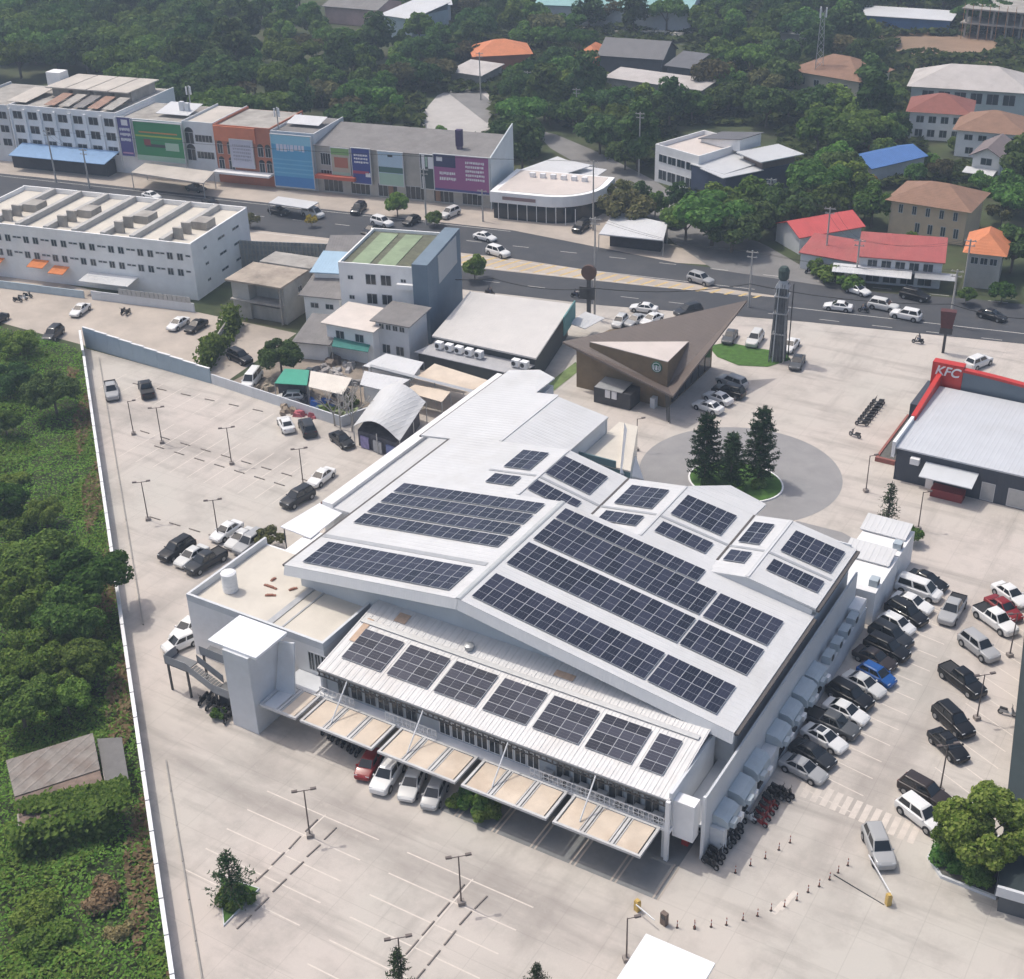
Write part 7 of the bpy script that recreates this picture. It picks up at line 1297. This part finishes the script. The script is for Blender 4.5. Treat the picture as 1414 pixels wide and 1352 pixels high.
# tall island pines and other araucarias
def pine_type(key, h, R, tiers, seed, dens, gap=1.0, shape=1.0):
    rd = random.Random(seed); v = []; f = []; k = MB(); k.tube((0,0,0),(0,0,h),.15,8,.03)
    for i in range(tiers):
        z = h*(.10+.86*i/tiers); r0 = R*((1-i/tiers)**shape*.92+.12); nb = 7 if i < tiers*.8 else 5; a0 = rd.uniform(0,6)
        for b in range(nb):
            if rd.random() > gap: continue
            a = a0+2*pi*b/nb+rd.uniform(-.2,.2); ln = r0*rd.uniform(.75,1.1); rise = ln*rd.uniform(.12,.35); e = Vector((cos(a)*ln, sin(a)*ln, z+rise)); s0 = Vector((0,0,z)); k.tube(s0, e, .03, 4, .01)
            for j in range(dens):
                t_ = rd.uniform(.18,1.02); p = s0.lerp(e, t_)+Vector((rd.gauss(0,.10),rd.gauss(0,.10),rd.gauss(.02,.08))); d = Vector((rd.gauss(0,1),rd.gauss(0,1),rd.gauss(.4,.6))).normalized(); n_ = d.cross(Vector((rd.gauss(0,1),rd.gauss(0,1),rd.gauss(0,1)))).normalized(); q = len(v); l_ = rd.uniform(.14,.32); w_ = .05
                v += [tuple(p-n_*w_), tuple(p+n_*w_), tuple(p+d*l_+n_*w_*.5), tuple(p+d*l_-n_*w_*.5)]; f.append((q,q+1,q+2,q+3))
    me = bpy.data.meshes.new('crown'); me.from_pydata(v, [], f); me.materials.append(G_NEED); TREES[key] = (k.mesh('trunk', M_BARK), me, h/2)
pine_type('pineA', 9.2, 2.15, 16, 3, 95, .88, .5); pine_type('pineB', 8.4, 1.85, 15, 4, 95, .88, .55); pine_type('pineC', 6.0, 2.2, 11, 5, 26, .8, 1.0); pine_type('pineS', 6.5, 1.35, 14, 6, 16, .7, .6)
for key, x, y, s, lab in (('pineA',973,664,1.0,'left one of the three tall pines on the grass island'),('pineB',1008,672,1.0,'middle, shorter pine on the grass island'),('pineA',1047,666,1.12,'right and tallest pine on the grass island'),('pineC',323,1245,1.0,'small spreading pine in the triangular bed of the front car park'),('pineS',1224,728,1.0,'thin bare-looking pine beside the white annex'),('pineS',553,1372,.8,'sparse pine sapling at the bottom edge beside the lamp'),('pineC',742,1372,.62,'pine top showing at the bottom edge')):
    tree(key, P(x, y), s, lab, name='pine_tree')
for x, y, s, l in ((980,668,.5,'left'),(1018,672,.6,'middle'),(1048,668,.5,'right')): treeC('nbush2', x, y, s, l+' shrub at the foot of the island pines', name='bush', cat='bush')
tb = thing('triangular_bed', 'triangular kerbed bed holding the small spreading pine', 'planter', P(325, 1250)); q = PS((303,1210),(309,1280),(359,1228)); c = sum((a for a in q), Vector())/3
MB().prism([tuple(a[:2]) for a in q], 0, .15).build('kerb', M_GREYW, tb, world=True); MB().prism([tuple((c+(a-c)*.93)[:2]) for a in q], .151, .19).build('lawn', M_LAWN, tb, world=True)
for x, y, l in ((318,1240,'left'),(335,1238,'right')): treeC('nbush2', x, y, .55, l+' shrub under the small spreading pine', name='bush', cat='bush')
# potted trees, hedge and yard plants
for key, x, y, s, lab in (('olive',372,742,.42,'grey-green potted tree beside the white awning'),('olive',360,765,.32,'small potted tree on the low block roof edge'),('round',1260,738,.36,'round clipped shrub at the corner of the annex'),('bush2',660,1108,.9,'shrub between the parked cars under the canopy'),('bush',645,1100,.8,'dark shrub beside the silver car under the canopy'),('bush',675,1122,.8,'second shrub under the canopy'),('bush2',632,1108,.55,'teal-green shrub in front of the silver car'),('bush',300,985,.5,'dark plant beside the outside stair'),('bush',485,552,.8,'plant growing by the bare tree'),('bush2',455,566,.6,'small bright plant in the junk yard')): treeC(key, x, y, s, lab)
bt = thing('bare_tree', 'pale leafless branching tree at the corner of the junk yard', 'tree', P(478, 590)); k = MB(); rd = random.Random(8)
def br(p, d, l, r, n):
    e = p+d*l; k.tube(p, e, r, 5, r*.7)
    if n:
        for i in range(3): br(e, (d+Vector((rd.gauss(0,.45),rd.gauss(0,.45),rd.gauss(.15,.3)))).normalized(), l*.75, r*.65, n-1)
for i in range(5): br(Vector((rd.uniform(-2.2,2.2),rd.uniform(-1.5,1.5),0)), Vector((rd.gauss(0,.15),rd.gauss(0,.15),1)).normalized(), 2.0, .13, 3)
k.build('branches', mat('pale_bark', (.38,.36,.33), .15, 2), bt)
# ================================================================ haze
hz = MB().box(-2050,-1050,-4,2050,3550,88)
hm_ = bpy.data.materials.new('haze'); hm_.use_nodes = True; hn = hm_.node_tree.nodes; hn.clear()
ho = hn.new('ShaderNodeOutputMaterial'); pv_ = hn.new('ShaderNodeVolumePrincipled'); pv_.inputs['Color'].default_value = (.66,.81,1,1); pv_.inputs['Density'].default_value = .00045; pv_.inputs['Anisotropy'].default_value = .1
hm_.node_tree.links.new(pv_.outputs[0], ho.inputs['Volume'])
tag(hz.build('haze', hm_), kind='stuff')

# trees that share a description are told apart by counting from the left
def to_px(p):
    d = Vector(p)-Vector((CX, CY, CH)); return 707+FPX*d.dot(AR)/d.dot(AF), 676+FPX*d.dot(AD)/d.dot(AF)
by = {}
for o in COL.objects:
    if o.parent is None and o.get('group') in ('trees of the wood behind the shop row', 'trees among the houses', 'bushes on the overgrown plot'): by.setdefault(o['label'], []).append(o)
for lab, os_ in by.items():
    if len(os_) > 1:
        bush = 'bush' in lab; os_.sort(key=lambda o: to_px(o.location)[1 if bush else 0])
        for i, o in enumerate(os_): o['label'] = lab+', '+ORD[i]+(' from the top' if bush else ' from left')
